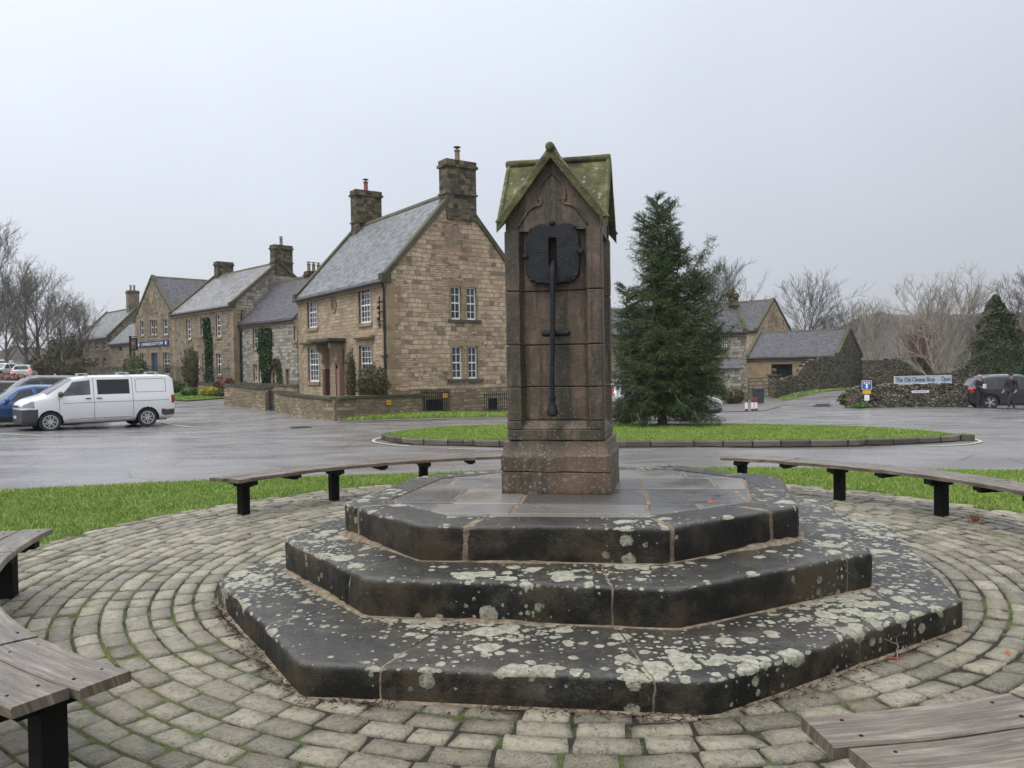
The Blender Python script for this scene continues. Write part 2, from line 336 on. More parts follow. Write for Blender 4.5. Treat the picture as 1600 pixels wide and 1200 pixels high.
    ve=t.n('ShaderNodeTexVoronoi',{'Scale':1.0,'Randomness':.9},feature='DISTANCE_TO_EDGE'); vc=t.n('ShaderNodeTexVoronoi',{'Scale':1.0,'Randomness':.9}); t.l(mp,ve.inputs['Vector']); t.l(mp,vc.inputs['Vector'])
    rn=t.n('ShaderNodeSeparateColor',{0:vc.outputs['Color']}).outputs[0]
    c=t.ramp(t.math('ADD',t.math('MULTIPLY',rn,.8),t.math('MULTIPLY',t.noise(v,5,5,.7),.3),clamp=True),[(.1,(.075,.068,.052)),(.35,(.15,.135,.10)),(.55,(.24,.215,.16)),(.7,(.17,.14,.10)),(.9,(.33,.30,.23))])
    c=t.mix(t.mr(t.noise(v,1.1,6,.7),.5,.64,0,.5),c,(.06,.065,.03)); c=t.mix(t.mr(t.noise(v,18,4,.7),.5,.7,0,.5),c,(.05,.045,.035))
    e=t.mr(ve.outputs['Distance'],.02,.13,0,1); c=t.mix(e,(.012,.011,.008),c)
    M['rub']=t.fin(c,.85,t.bump(t.math('ADD',e,t.math('MULTIPLY',t.noise(v,12,5,.7),.4)),1,.04),spec=.2)
    M['gard']=stone('garden_wall_stone',[(.1,(0.189,0.152,0.094)),(.4,(0.304,0.239,0.145)),(.7,(0.420,0.334,0.217)),(1,(0.246,0.217,0.145))],bw=.42,bh=.13,stain=.5,moss=.5,distort=.05)
    M['dress']=stone('dressed_stone',[(.1,(0.275,0.200,0.131)),(.5,(0.375,0.281,0.181)),(1,(0.312,0.225,0.150))],bw=1.4,bh=.6,stain=.5,msz=.004)
    M['cope']=stone('coping_stone',[(.1,(.07,.07,.045)),(.5,(.12,.11,.075)),(1,(.09,.085,.06))],bw=.8,bh=3,stain=.5,moss=.6,msz=.006)
    M['chim']=stone('sooty_chimney_stone',[(.1,(.04,.037,.031)),(.4,(.09,.078,.055)),(.65,(.22,.17,.10)),(.8,(.12,.10,.07)),(1,(.05,.045,.035))],bw=.36,bh=.2,stain=.7,moss=.35,mortar=(.12,.10,.07),msz=.012)
    M['slate']=slate('slate_roof',(.13,.138,.145),(.05,.052,.055),moss=.45,wet=.5)
    M['slated']=slate('dark_slate_roof',(.060,.058,.070),(.03,.03,.034),moss=.3,wet=.62)
    M['stile']=slate('stone_slate_roof',(.13,.125,.125),(.06,.055,.055),row=.3,moss=.45)
    M['white']=plain('white_paint',(.78,.78,.78),.4,var=.04); M['cream']=plain('cream_paint',(.62,.58,.46),.45,var=.05)
    t=NT('window_glass'); v=t.coord(); c=t.ramp(t.noise(v,1.1,3),[(.35,(.012,.014,.018)),(.7,(.06,.065,.075))]); M['glass']=t.fin(c,.06,t.bump(t.noise(v,1.2,2),.05,.02),spec=.6)
    M['glassd']=plain('tinted_glass',(.012,.013,.015),.06)
    M['black']=plain('black_iron',(.012,.012,.013),.4,var=.3,bump=.2); M['dark']=plain('dark_void',(.008,.007,.006),.9)
    M['pipe']=plain('black_pipe',(.015,.015,.016),.35); M['red_pot']=plain('red_clay',(.22,.06,.035),.7); M['pot']=plain('buff_clay',(.20,.13,.085),.7,var=.25)
    M['door']=plain('brown_door',(.075,.032,.022),.55,var=.25); M['blued']=plain('blue_paint',(.03,.06,.16),.4); M['greend']=plain('green_shutter',(.03,.075,.065),.5)
    M['yellow']=plain('yellow_plate',(.75,.38,.01),.45,var=.05)
    M['timber']=plain('grey_timber',(.13,.11,.09),.7,var=.3,bump=.3)
    # ---- pump pillar
    t=NT('red_sandstone'); v=t.coord(); s=t.n('ShaderNodeSeparateXYZ',{0:v}); z=s.outputs[2]
    st=t.n('ShaderNodeMapping',{'Vector':v,'Scale':(9,9,.8)}).outputs[0]
    zj=t.math('FLOOR',t.math('DIVIDE',t.math('ADD',z,.2),.42)); blk=t.n('ShaderNodeTexWhiteNoise',noise_dimensions='1D'); t.l(zj,blk.inputs['W'])
    f=t.noise(v,3.0,7,.66,.3)
    c=t.ramp(f,[(.30,(.040,.029,.022)),(.43,(.095,.062,.045)),(.55,(.17,.105,.077)),(.70,(.29,.195,.15))])
    c=t.mix(t.mr(t.noise(st,1,5,.65),.45,.57,0,.85),c,(.026,.021,.017))
    c=t.mix(t.mr(t.noise(st,1.6,4,.6),.60,.72,0,.55),c,(.33,.25,.20))
    c=t.mix(t.math('MULTIPLY',t.mr(t.noise(v,2.7,6,.75),.40,.56,0,.85),t.mr(z,.1,1.3,1,.5)),c,(.042,.044,.018)); c=t.mix(t.mr(t.noise(v,1.9,6,.65),.52,.64,0,.55),c,(.060,.042,.032)); c=t.mix(t.mr(t.noise(v,1.3,3,.5),.55,.70,0,.5),c,(.30,.16,.10)); c=t.mix(t.mr(t.noise(v,40,4,.7),.5,.75,0,.4),c,(.26,.19,.145)); c=t.mix(t.mr(t.noise(v,34,4,.7),.55,.75,0,.6),c,(.03,.024,.02))
    m1,_=lichen(t,v,26,t.mr(z,.15,1.1,.34,-.25),.02); m2,_=lichen(t,v,52,t.mr(z,.2,1.4,.36,-.1),.01)
    c=t.mix(t.math('MULTIPLY',t.math('MAXIMUM',m1,m2),.75),c,(.19,.21,.135))
    M['pink']=t.fin(c,t.mr(t.noise(v,3,4),.3,.7,.38,.7),t.bump(t.math('ADD',t.math('MULTIPLY',t.noise(v,9,6,.6),.35),t.math('MULTIPLY',t.noise(v,80,4,.7),.8)),.8,.008))
    t=NT('mossy_roof_stone'); v=t.coord(); f=t.noise(v,5.5,6,.65)
    c=t.ramp(f,[(.30,(.042,.034,.025)),(.41,(.070,.062,.036)),(.51,(.105,.105,.034)),(.60,(.165,.165,.058)),(.68,(.24,.235,.16)),(.77,(.10,.08,.06))])
    m1,_=lichen(t,v,22,t.mr(t.noise(v,2.6,3),.40,.58,-.05,.42),.04); m2,_=lichen(t,v,55,.15,.012)
    c=t.mix(t.math('MULTIPLY',t.math('MAXIMUM',m1,m2),.8),c,(.30,.36,.26))
    c=t.mix(t.mr(t.noise(v,40,4,.7),.5,.7,0,.5),c,(.05,.045,.02)); M['proof']=t.fin(c,.75,t.bump(t.math('ADD',t.noise(v,30,6,.7),t.noise(v,9,4)),1,.03))
    t=NT('cast_iron_black'); v=t.coord(); c=t.ramp(t.noise(v,20,4),[(.3,(.004,.005,.008)),(.7,(.014,.016,.022))])
    M['iron']=t.fin(c,.47,t.bump(t.math('ADD',t.noise(v,70,4,.6),t.noise(v,140,2)),.75,.007),spec=.35)
    # ---- bench wood (uses UV: u along, v across)
    for nm,a,b,c3 in (('wood',(.045,.033,.024),(.135,.110,.085),(.29,.25,.20)),):
        t=NT('weathered_plank'); uv=t.n('ShaderNodeUVMap').outputs[0]
        st=t.n('ShaderNodeMapping',{'Vector':uv,'Scale':(2.2,34,1)}).outputs[0]; s2=t.n('ShaderNodeMapping',{'Vector':uv,'Scale':(1.5,7,1)}).outputs[0]
        f=t.math('ADD',t.math('MULTIPLY',t.noise(st,1.6,5,.65,.5),.6),t.math('MULTIPLY',t.noise(s2,1.5,4,.6),.4))
        c=t.ramp(f,[(.32,a),(.5,b),(.66,c3)]); c=t.mix(t.mr(t.noise(s2,1.1,4,.6),.5,.68,0,.5),c,(.085,.058,.045))
        c=t.mix(t.mr(t.noise(uv,9,4,.7),.6,.7,0,.35),c,(.19,.185,.165))
        M[nm]=t.fin(c,t.mr(t.noise(s2,1,3),.35,.65,.12,.42),t.bump(t.math('ADD',t.noise(st,2,4,.7),t.math('MULTIPLY',t.noise(uv,60,3),.3)),.6,.008))
    M['post']=plain('dark_stained_timber',(.007,.0062,.0058),.7,var=.35,scale=12,bump=.3); [x for x in M['post'].node_tree.nodes if x.type=='BSDF_PRINCIPLED'][0].inputs['Specular IOR Level'].default_value=.15
    # ---- vegetation
    t=NT('spruce_needles'); g=t.n('ShaderNodeNewGeometry'); f=t.math('ADD',t.math('MULTIPLY',g.outputs['Random Per Island'],.22),t.math('MULTIPLY',t.noise(t.coord(),3.2,4,.7),.85)); NEEDLE=t.fin(t.ramp(f,[(.33,(.012,.022,.009)),(.5,(.040,.068,.022)),(.66,(.115,.16,.05))]),.55,spec=.3)
    M['bark']=barkmat('grey_bark',(.08,.073,.062),(.17,.155,.13)); M['barkb']=barkmat('brown_bark',(.08,.064,.054),(.17,.135,.11))
    M['birch']=barkmat('pale_bark',(.20,.18,.12),(.46,.43,.32),6); M['twig']=barkmat('pale_twig',(.22,.195,.165),(.42,.385,.33))
    M['needle']=NEEDLE; M['ivy']=leafmat('ivy_leaf',(.012,.030,.008),(.055,.10,.028),.35,2)
    M['leaf']=leafmat('hedge_leaf',(.035,.055,.015),(.10,.12,.035)); M['box']=leafmat('box_leaf',(.04,.09,.02),(.10,.19,.045)); M['yel']=leafmat('gold_leaf',(.20,.20,.02),(.50,.46,.06))
    M['redl']=leafmat('russet_leaf',(.07,.025,.02),(.16,.07,.05)); M['brl']=leafmat('dull_shrub_leaf',(.04,.037,.018),(.10,.09,.04))
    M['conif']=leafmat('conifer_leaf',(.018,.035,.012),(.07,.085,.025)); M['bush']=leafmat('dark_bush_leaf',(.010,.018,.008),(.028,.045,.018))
    M['autumn']=leafmat('fallen_leaf',(.10,.025,.008),(.38,.10,.02),.5,9)
    t=NT('wood_far'); v=t.coord(); c=t.ramp(t.noise(v,.16,8,.75),[(.3,(.05,.034,.032)),(.5,(.095,.068,.06)),(.7,(.13,.10,.08))]); M['wood_far']=t.fin(c,.95,t.bump(t.noise(v,.5,6,.8),1,2))
mats()

# ---------------------------------------------------------------- polygons
def clip(poly, a, b):            # keep the part left of a->b
    out=[]
    for i in range(len(poly)):
        p,q=poly[i],poly[(i+1)%len(poly)]
        sp=(b[0]-a[0])*(p[1]-a[1])-(b[1]-a[1])*(p[0]-a[0]); sq=(b[0]-a[0])*(q[1]-a[1])-(b[1]-a[1])*(q[0]-a[0])
        if sp>=0: out.append(p)
        if sp*sq<0: t=sp/(sp-sq); out.append((p[0]+(q[0]-p[0])*t,p[1]+(q[1]-p[1])*t))
    return out
def inset(poly, d):
    P=poly
    for i in range(len(poly)):
        a=Vector(poly[i]);b=Vector(poly[(i+1)%len(poly)]); n=(b-a)
        if n.length<1e-6: continue
        n.normalize(); n=Vector((-n.y,n.x))*d; P=clip(P,a+n,b+n)
        if len(P)<3: return []
    return P
def inpoly(X,Y,poly):
    r=np.zeros(X.shape,bool); n=len(poly)
    for i in range(n):
        x0,y0=poly[i][:2];x1,y1=poly[(i+1)%n][:2]
        if y0==y1: continue
        r^=((y0>Y)!=(y1>Y))&(X<(x1-x0)*(Y-y0)/(y1-y0)+x0)
    return r
def spline(pts, k=5, closed=False):
    n=len(pts); out=[]
    for i in range(n if closed else n-1):
        g=(lambda j: Vector(pts[j%n])) if closed else (lambda j: Vector(pts[max(0,min(n-1,j))]))
        a,b,c,d=g(i-1),g(i),g(i+1),g(i+2)
        for j in range(k):
            t=j/k; out.append(.5*((2*b)+(c-a)*t+(2*a-5*b+4*c-d)*t*t+(3*b-3*c+d-a)*t**3))
    if not closed: out.append(Vector(pts[-1]))
    return out
def sheet(name, poly, dz, mat, res=1.0, zfun=None, hole=None):
    bm=bmesh.new(); vs=[bm.verts.new((p[0],p[1],0)) for p in poly]; bm.faces.new(vs)
    xs=[p[0] for p in poly]; ys=[p[1] for p in poly]
    for ax,lo,hi in ((0,min(xs),max(xs)),(1,min(ys),max(ys))):
        k=math.floor(lo/res)*res+res
        while k<hi:
            co=Vector((k,0,0)) if ax==0 else Vector((0,k,0)); no=Vector((1,0,0)) if ax==0 else Vector((0,1,0))
            bmesh.ops.bisect_plane(bm,geom=bm.verts[:]+bm.edges[:]+bm.faces[:],plane_co=co,plane_no=no); k+=res
    bmesh.ops.triangulate(bm,faces=bm.faces)
    co=np.array([v.co[:2] for v in bm.verts]); z=HT(co[:,0],co[:,1])+dz
    for v,q in zip(bm.verts,z): v.co.z=q
    bmesh.ops.recalc_face_normals(bm,faces=bm.faces)
    if sum(f.normal.z for f in bm.faces)<0: bmesh.ops.reverse_faces(bm,faces=bm.faces)
    me=bpy.data.meshes.new(name); bm.to_mesh(me); bm.free(); me.materials.append(mat); me.shade_smooth()
    o=bpy.data.objects.new(name,me); C.objects.link(o); return o
def blades(name, polys, dens, h, w, z0, seed=1, holes=None, label=None, extra=None):
    rng=np.random.default_rng(seed); P=[]
    for poly in polys:
        xs=[p[0] for p in poly];ys=[p[1] for p in poly]; a=(max(xs)-min(xs))*(max(ys)-min(ys))
        n=int(a*dens); X=rng.uniform(min(xs),max(xs),n);Y=rng.uniform(min(ys),max(ys),n); k=inpoly(X,Y,poly)
        if holes is not None: k&=holes(X,Y)
        P.append(np.stack([X[k],Y[k]],1))
    P=np.concatenate(P); n=len(P); z=HT(P[:,0],P[:,1])+z0
    a=rng.uniform(0,6.283,n); hh=h*rng.uniform(.55,1.35,n); ww=w*rng.uniform(.6,1.3,n); le=hh*rng.uniform(.1,.8,n); b=rng.uniform(0,6.283,n)
    dx,dy=np.cos(a)*ww/2,np.sin(a)*ww/2; lx,ly=np.cos(b)*le,np.sin(b)*le
    V=np.empty((n,6,3)); 
    for i,(s,t,q,lw) in enumerate(((-1,0,0,1),(1,0,0,1),(-1,.55,.3,.85),(1,.55,.3,.85),(-1,1,1,.15),(1,1,1,.15))):
        V[:,i,0]=P[:,0]+s*dx*lw+lx*q; V[:,i,1]=P[:,1]+s*dy*lw+ly*q; V[:,i,2]=z+hh*t*(1-.25*(t==1)*le/hh)
    q=np.arange(n)[:,None,None]*6+np.array([[0,1,3,2],[2,3,5,4]])[None]
    o=np_mesh(name,V.reshape(-1,3),q.reshape(-1,4),M['grass']); return tag(o,label,'grass',kind='stuff')

# ---------------------------------------------------------------- stepped platform
Z1,Z2,Z3=.19,.42,.65
LV=[[(338,903),(470,1036),(1117,1062),(1507,937),(1388,817)],[(444,841),(568,902),(1061,918),(1364,862),(1294,780)],[(537,785),(655,820),(1038,823),(1249,790),(1221,745)]]
OCT=[]
for pts,z in zip(LV,(Z1,Z2,Z3)):
    v=[G(*p,z) for p in pts]; c=(v[0]+v[4])/2; v+= [2*c-v[1],2*c-v[2],2*c-v[3]]
    # soften towards a regular octagon at the back
    OCT.append([(p.x,p.y) for p in v])
OC=Vector((.45,6.45)); RC=Vector((.5,6.7))
def step_part(name, poly, z0, z1, Dp, cuts, mat, parent, seed, gap=.0055, dep=.010):
    n=8; inner=inset(poly,Dp)
    # inner corners by mitre
    P=[Vector(p) for p in poly]; inn=[]
    for i in range(n):
        a=(P[i]-P[i-1]).normalized(); b=(P[(i+1)%n]-P[i]).normalized(); na=Vector((-a.y,a.x)); nb=Vector((-b.y,b.x))
        m=(na+nb); m=m/m.length; inn.append(P[i]+m*(Dp/max(.3,m.dot(na))))
    per=[(P[(i+1)%n]-P[i]).length for i in range(n)]
    def at(s):   # s = edge + t
        i=int(math.floor(s))%n; t=s-math.floor(s); return P[i].lerp(P[(i+1)%n],t), inn[i].lerp(inn[(i+1)%n],t)
    prof=[(Dp,z1-.02),(Dp,z1),(Dp*.75,z1),(Dp*.5,z1+.001),(Dp*.3,z1+.001),(.08,z1),(.045,z1-.0005),(.027,z1-.003),(.014,z1-.008),(.006,z1-.016),(.0015,z1-.028),(0,z1-.05),(.0,(z0+z1)/2),(.001,z0+.04),(.004,z0+.012),(.008,z0-.03)]
    def sweep(s0,s1,mb,off,zo,jit):
        ks=[s0]; e=math.floor(s0)
        L=per[int(e)%n]; cnt=max(6,int((s1-s0)*L/.045))
        ss=[s0+(s1-s0)*k/cnt for k in range(cnt+1)]
        for c in range(math.ceil(s0+1e-6),math.floor(s1-1e-6)+1):   # put exact corners with small chamfer
            ss=[x for x in ss if abs(x-c)>.018]+[c-.016,c-.006,c+.006,c+.016]
        ss.sort(); ring=[]
        for si,s in enumerate(ss):
            o,i=at(s); cr=abs(s-round(s)); pull=.012*max(0,1-cr/.012) if s0<round(s)<s1 else 0
            d=(i-o)/Dp; endw=min(s-s0,s1-s)*L; er=.008*max(0,1-endw/.02)*jit
            row=[]
            for (dd,zz) in prof:
                q=o+d*(dd+off+pull+er*(dd<.1)); z=zz-zo*(1 if zz>z0 else 0)-er*(dd<.3)*(zz>z1-.06)
                v=Vector((q.x,q.y,z))
                if True:
                    nv=noise.noise_vector(v*3.1+Vector((seed,0,0)))*.010+noise.noise_vector(v*11)*.005+noise.noise_vector(v*27)*.0025
                    edge=1.0 if dd<.14 and zz>z1-.09 else .45
                    if edge==1.0: nv+=noise.noise_vector(v*6+Vector((0,seed,3)))*.008; ch_=noise.noise(v*4.3+Vector((seed*3,0,0))); nv+=Vector((d.x,d.y,-.6))*max(0,ch_-.40)*.055
                    v+=nv*edge*Vector((1,1,.8 if dd<.2 else .35))
                row.append(v)
            ring.append(row)
        m=len(prof); vs=[v for r in ring for v in r]; fs=[]
        for a in range(len(ring)-1):
            for b in range(m-1): fs.append((a*m+b,(a+1)*m+b,(a+1)*m+b+1,a*m+b+1))
        if jit:
            fs.append(tuple(range(m))); fs.append(tuple(reversed(range((len(ring)-1)*m,len(ring)*m))))
        mb.add(vs,fs)
    mb=MB(); cuts=sorted(cuts); 
    for k in range(len(cuts)):
        a=cuts[k]; b=cuts[(k+1)%len(cuts)]+(8 if k==len(cuts)-1 else 0)
        g=gap/per[int(a)%n]; g2=gap/per[int(b)%n]; sweep(a+g,b-g2,mb,0,0,1)
    o=mb.build(name,mat,parent,smooth=50)
    mm=MB(); sweep(.0001,7.9999,mm,dep,dep*.8,0); mm.build('mortar',M['mortar'],o,fix=True)
    # sandy fillet where the tread meets the riser above is added by caller
    return o
def fillet(poly,z,w,h,name,parent,seed,lo=0,hi=8,frac=.75):
    P=[Vector(p) for p in poly]; n=8; mb=MB(); prev=None
    s=lo
    while s<hi:
        i=int(s)%n; t=s-int(s); a=P[i].lerp(P[(i+1)%n],t); dd=(P[(i+1)%n]-P[i]).normalized(); nn=Vector((dd.y,-dd.x))
        k=noise.noise(Vector((a.x*1.1,a.y*1.1,seed)))*2.6+frac+.25; k=max(.08,min(1.3,k)); k*=1+.8*noise.noise(Vector((a.x*14,a.y*14,seed)))
        row=[a-nn*.03, a-nn*.03, a+nn*(.01+w*k*.5), a+nn*(.012+w*k)]
        zz=[z-.02, z+.004+h*k, z+.002+h*k*.5, z-.006]
        cur=[Vector((p.x,p.y,q)) for p,q in zip(row,zz)]
        if prev: mb.add(prev+cur,[(0,4,5,1),(1,5,6,2),(2,6,7,3)])
        prev=cur; s+=.03
    return mb.build(name,M['mortar'],parent,smooth=True)
def build_platform():
    t=thing('stepped_platform','three tier octagonal dark stone steps blotched with pale lichen under the pump pillar','steps',(0,0,0))
    # parameter s: edge0 = v1->v2 (front left), 1 = front, 2 = front right, 3 = right ...
    s1=step_part('step',OCT[0],0,Z1,.75,[.12,.62,1.20,1.86,2.52,3.38,4.1,4.8,5.5,6.4,7.3],M['step_low'],t,1)
    s2=step_part('step',OCT[1],Z1,Z2,.75,[.83,1.80,2.86,3.6,4.5,5.4,6.3,7.2],M['step'],t,2)
    s3=step_part('step',OCT[2],Z2,Z3,.30,[.20,1.19,2.05,2.78,3.5,4.3,5.2,6.1,7.0],M['step_top'],t,3,.011,.007)
    fillet(OCT[2],Z2,.034,.022,'mortar_fillet',s2,3.3,frac=.05); fillet(OCT[1],Z1,.045,.026,'mortar_fillet',s1,7.1,frac=.1); fillet(OCT[0],.02,.04,.024,'mortar_fillet',s1,2.2,frac=-.75); 
    # flagstones
    inn=inset(OCT[2],.31); mb=MB(); rz=math.atan2(OCT[2][2][1]-OCT[2][1][1],OCT[2][2][0]-OCT[2][1][0]); cx,cy=sum(p[0] for p in inn)/len(inn),sum(p[1] for p in inn)/len(inn)
    rnd=random.Random(4); rows=[-1.7,-1.12,-.72,.0,.62,1.15,1.8]; c,s=math.cos(rz),math.sin(rz)
    cols=[[-1.8,-.55,.42,.78,1.8],[-1.8,-1.0,-.42,.50,.86,1.8],[-1.8,-.9,-.40,.52,1.22,1.8],[-1.8,-1.1,-.4,.5,1.1,1.8],[-1.8,-.7,.1,.9,1.8],[-1.8,-.4,.6,1.8]]
    for r in range(6):
        for k in range(len(cols[r])-1):
            q=[(cols[r][k],rows[r]),(cols[r][k+1],rows[r]),(cols[r][k+1],rows[r+1]),(cols[r][k],rows[r+1])]
            q=[(cx+c*x-s*y,cy+s*x+c*y) for x,y in q]
            for i in range(len(inn)):
                if q: q=clip(q,inn[i],inn[(i+1)%len(inn)])
            if len(q)<3: continue
            q=inset(q,.012)
            if len(q)<3: continue
            q2=inset(q,.012)
            if len(q2)<3: continue
            dz=rnd.uniform(-.003,.003); m=len(q)
            z0=Z3-.03
            vs=[(x,y,z0) for x,y in q]+[(x,y,Z3-.006+dz) for x,y in q]
            mb.add(vs,[(i,(i+1)%m,m+(i+1)%m,m+i) for i in range(m)])
            if len(q2)==m:
                vs=[(x,y,Z3-.006+dz) for x,y in q]+[(x,y,Z3+dz) for x,y in q2]
                mb.add(vs,[(i,(i+1)%m,m+(i+1)%m,m+i) for i in range(m)]+[tuple(range(m,2*m))])
            else: mb.add([(x,y,Z3-.006+dz) for x,y in q],[tuple(range(m))])
    o=mb.build('flagstones',M['flag'],t)
    # weld so that each stone is one island
    bm=bmesh.new(); bm.from_mesh(o.data); bmesh.ops.remove_doubles(bm,verts=bm.verts,dist=.0004); bmesh.ops.recalc_face_normals(bm,faces=bm.faces)
    for f in bm.faces:
        if abs(f.normal.z)>.9 and f.normal.z<0: f.normal_flip()
    bm.to_mesh(o.data); bm.free()
    mo=MB(); bed=inset(OCT[2],.298); mo.add([(x,y,Z3-.008) for x,y in bed],[tuple(range(len(bed)))]); mo.build('mortar_bed',M['mortar'],o)
    return t
build_platform()

# ---------------------------------------------------------------- setts, lawn, road
ROUT=5.06
def setts():
    rng=random.Random(7); V=[];Q=[]
    def inside_oct(x,y,m):
        P=OCT[0]
        for i in range(8):
            a=P[i];b=P[(i+1)%8]; l=math.hypot(b[0]-a[0],b[1]-a[1])
            if ((b[0]-a[0])*(y-a[1])-(b[1]-a[1])*(x-a[0]))/l< m: return False
        return True
    prof=[0,.035,.2,.5,.8,.965,1.0]
    r=2.12
    while r<ROUT+.02:
        dr=rng.uniform(.134,.152); rm=r+dr/2
        L0=.252+.012*rng.uniform(-1,1); n=max(8,int(2*math.pi*rm/L0)); a=rng.uniform(0,6.28)
        ws=[rng.uniform(.74,1.26) for _ in range(n)]; tot=sum(ws); 
        for w in ws:
            da=2*math.pi*w/tot; a0,a1=a,a+da; a=a1; am=(a0+a1)/2
            x,y=RC.x+rm*math.cos(am),RC.y+rm*math.sin(am)
            if inside_oct(x,y,.13): continue
            if rm>ROUT-.12 and rng.random()<.2: continue
            g=rng.uniform(.002,.006); gr=rng.uniform(.0025,.007)
            dz=rng.uniform(-.0045,.0045); tx,ty=rng.uniform(-.05,.05),rng.uniform(-.05,.05)
            hl=rm*da/2-g; hw=dr/2-gr; crn=rng.uniform(.014,.030)
            base=len(V); nu,nv=len(prof),5; pv=[0,.06,.5,.94,1]
            sk=rng.uniform(-.009,.009); seed=rng.uniform(0,99)
            wide=1+rng.uniform(-.03,.03)
            for lay in (0,1):      # lay 0: lower rim (skirt), then the top grid
                if lay==0: continue
                for iv,vv in enumerate(pv):
                    for iu,uu in enumerate(prof):
                        u=(uu*2-1); v=(vv*2-1)
                        # rounded outline
                        px=u*hl*(1-.03*abs(v)**4); py=v*hw*(1-.05*abs(u)**8)*wide
                        if abs(u)==1 and abs(v)==1: px-=math.copysign(crn*.35,px); py-=math.copysign(crn*.28,py)
                        ed=max(abs(u),abs(v))
                        z=.008*(1-ed**8)-(.022 if ed>=.999 else 0)
                        nn=noise.noise(Vector((px*16+seed,py*16,seed)))
                        z+=nn*.0075*(1 if ed<.999 else .3)+dz+tx*px+ty*py
                        px+=sk*v+.005*noise.noise(Vector((u*2.3,v*2.3,seed))); py+=.005*noise.noise(Vector((u*2.3+9,v*2.3,seed)))
                        rr=rm+py; aa=am+px/rm
                        V.append((RC.x+rr*math.cos(aa),RC.y+rr*math.sin(aa),z))
            for iv in range(nv-1):
                for iu in range(nu-1):
                    b=base+iv*nu+iu; Q.append((b,b+nu,b+nu+1,b+1))
        r+=dr
    V=np.array(V);Q=np.array(Q); V[:,2]+=.012
    o=np_mesh('stone_setts',V,Q,M['sett'],smooth=True)
    tag(o,'rings of grey stone setts paving round the octagonal steps',kind='structure')
    rs=np.linspace(0,ROUT+.1,60); th=np.linspace(0,2*math.pi,181)[:-1]
    VV=[(RC.x+r*math.cos(a),RC.y+r*math.sin(a),.0065+.004*noise.noise(Vector((r*9,a*30,0)))) for r in rs for a in th]
    QQ=[(i*180+k,(i+1)*180+k,(i+1)*180+(k+1)%180,i*180+(k+1)%180) for i in range(59) for k in range(180)]
    o=np_mesh('joint_bed',np.array(VV),np.array(QQ),M['soil'],smooth=True); tag(o,'mossy earth bed showing in the gaps between the setts',kind='structure')
setts()
LAWN=[(-14,-4),(14,-4),(13,6),(12.2,10.6),(9.2,11.5),(7.4,11.8),(5.5,12.15),(3.8,12.6),(1,12.75),(-1.8,12.5),(-4.85,12.05),(-7.3,11.4),(-10,10.4),(-13.5,8.5)]
LAWN=[tuple(p) for p in spline(LAWN,3,True)]
struct(sheet('lawn_ground',LAWN,.0055,M['turf'],1.5)).hide_render=False
nothole=lambda X,Y: (np.hypot(X-RC.x,Y-RC.y)>ROUT+.03+.09*np.sin(X*5.3)*np.sin(Y*4.1)+.05*np.sin(X*17+Y*9))&(Y>5.2)
blades('grass',[LAWN],3600,.042,.0058,.0,1,nothole,'bright green mown grass between the sett paving and the road')
ISL=[G(600,688),G(640,694),G(760,698),G(1000,699),G(1200,698.5),G(1350,696.5),G(1450,693),G(1508,688),G(1500,680,.1),G(1440,673,.1),G(1320,666,.1),G(1150,663,.1),G(980,663,.1),G(820,664,.1),G(700,667,.1),G(630,674,.1),G(600,681,.05)]
ISLs=spline([(p.x,p.y) for p in ISL],5,True)
def kerb(poly,w,h,name,label=None):
    mb=MB(); n=len(poly); P=[Vector(p) for p in poly]; rows=[]
    for i in range(n):
        d=(P[(i+1)%n]-P[i-1]).normalized(); nn=Vector((-d.y,d.x)); z=H(P[i].x,P[i].y); q=[]
        for off,zz in ((0,z-.05),(0,z+h-.02),(.02,z+h),(w,z+h),(w,z)):
            p=P[i]+nn*off; q.append((p.x,p.y,zz))
        rows.append(q)
    mb.add([p for r in rows for p in r],[(i*5+k,((i+1)%n)*5+k,((i+1)%n)*5+k+1,i*5+k+1) for i in range(n) for k in range(4)])
    o=mb.build(name,M['kerb'],None,smooth=40); return struct(o)
kerb(ISLs,.13,.125,'kerb')
isl_in=inset([tuple(p) for p in ISLs],.0) 
def shrink(poly,d):
    n=len(poly);P=[Vector(p) for p in poly]; o=[]
    for i in range(n):
        t=(P[(i+1)%n]-P[i-1]).normalized(); o.append(tuple(P[i]+Vector((-t.y,t.x))*d))
    return o
isl_in=shrink(ISLs,.125)
struct(sheet('island_ground',isl_in,.125,M['turf'],1.5))
blades('grass',[isl_in],2200,.036,.009,.12,2,None,'mown grass island in the road under the spruce')
# road markings around the island tips
mk=plain('worn_line_paint',(.42,.40,.28),.6,var=.25); M['line']=mk
def strip(pts,w,name,z=.014):
    mb=MB(); P=[Vector(p[:2]) for p in spline([tuple(p[:2]) for p in pts],6)]; r=[]
    for i,p in enumerate(P):
        d=(P[min(i+1,len(P)-1)]-P[max(i-1,0)]).normalized(); n=Vector((-d.y,d.x))*w/2
        for q in (p-n,p+n): r.append((q.x,q.y,H(q.x,q.y)+z))
    mb.add(r,[(2*i,2*i+2,2*i+3,2*i+1) for i in range(len(P)-1)]); o=mb.build(name,M['line'],None); 
    return struct(o)
strip([G(1440,698),G(1500,696),G(1532,691),G(1520,686)],.07,'road_marking')
strip([G(640,698),G(598,694),G(583,689),G(600,683)],.07,'road_marking')
strip([G(700,702),G(860,704),G(1020,704.5)],.05,'road_marking')

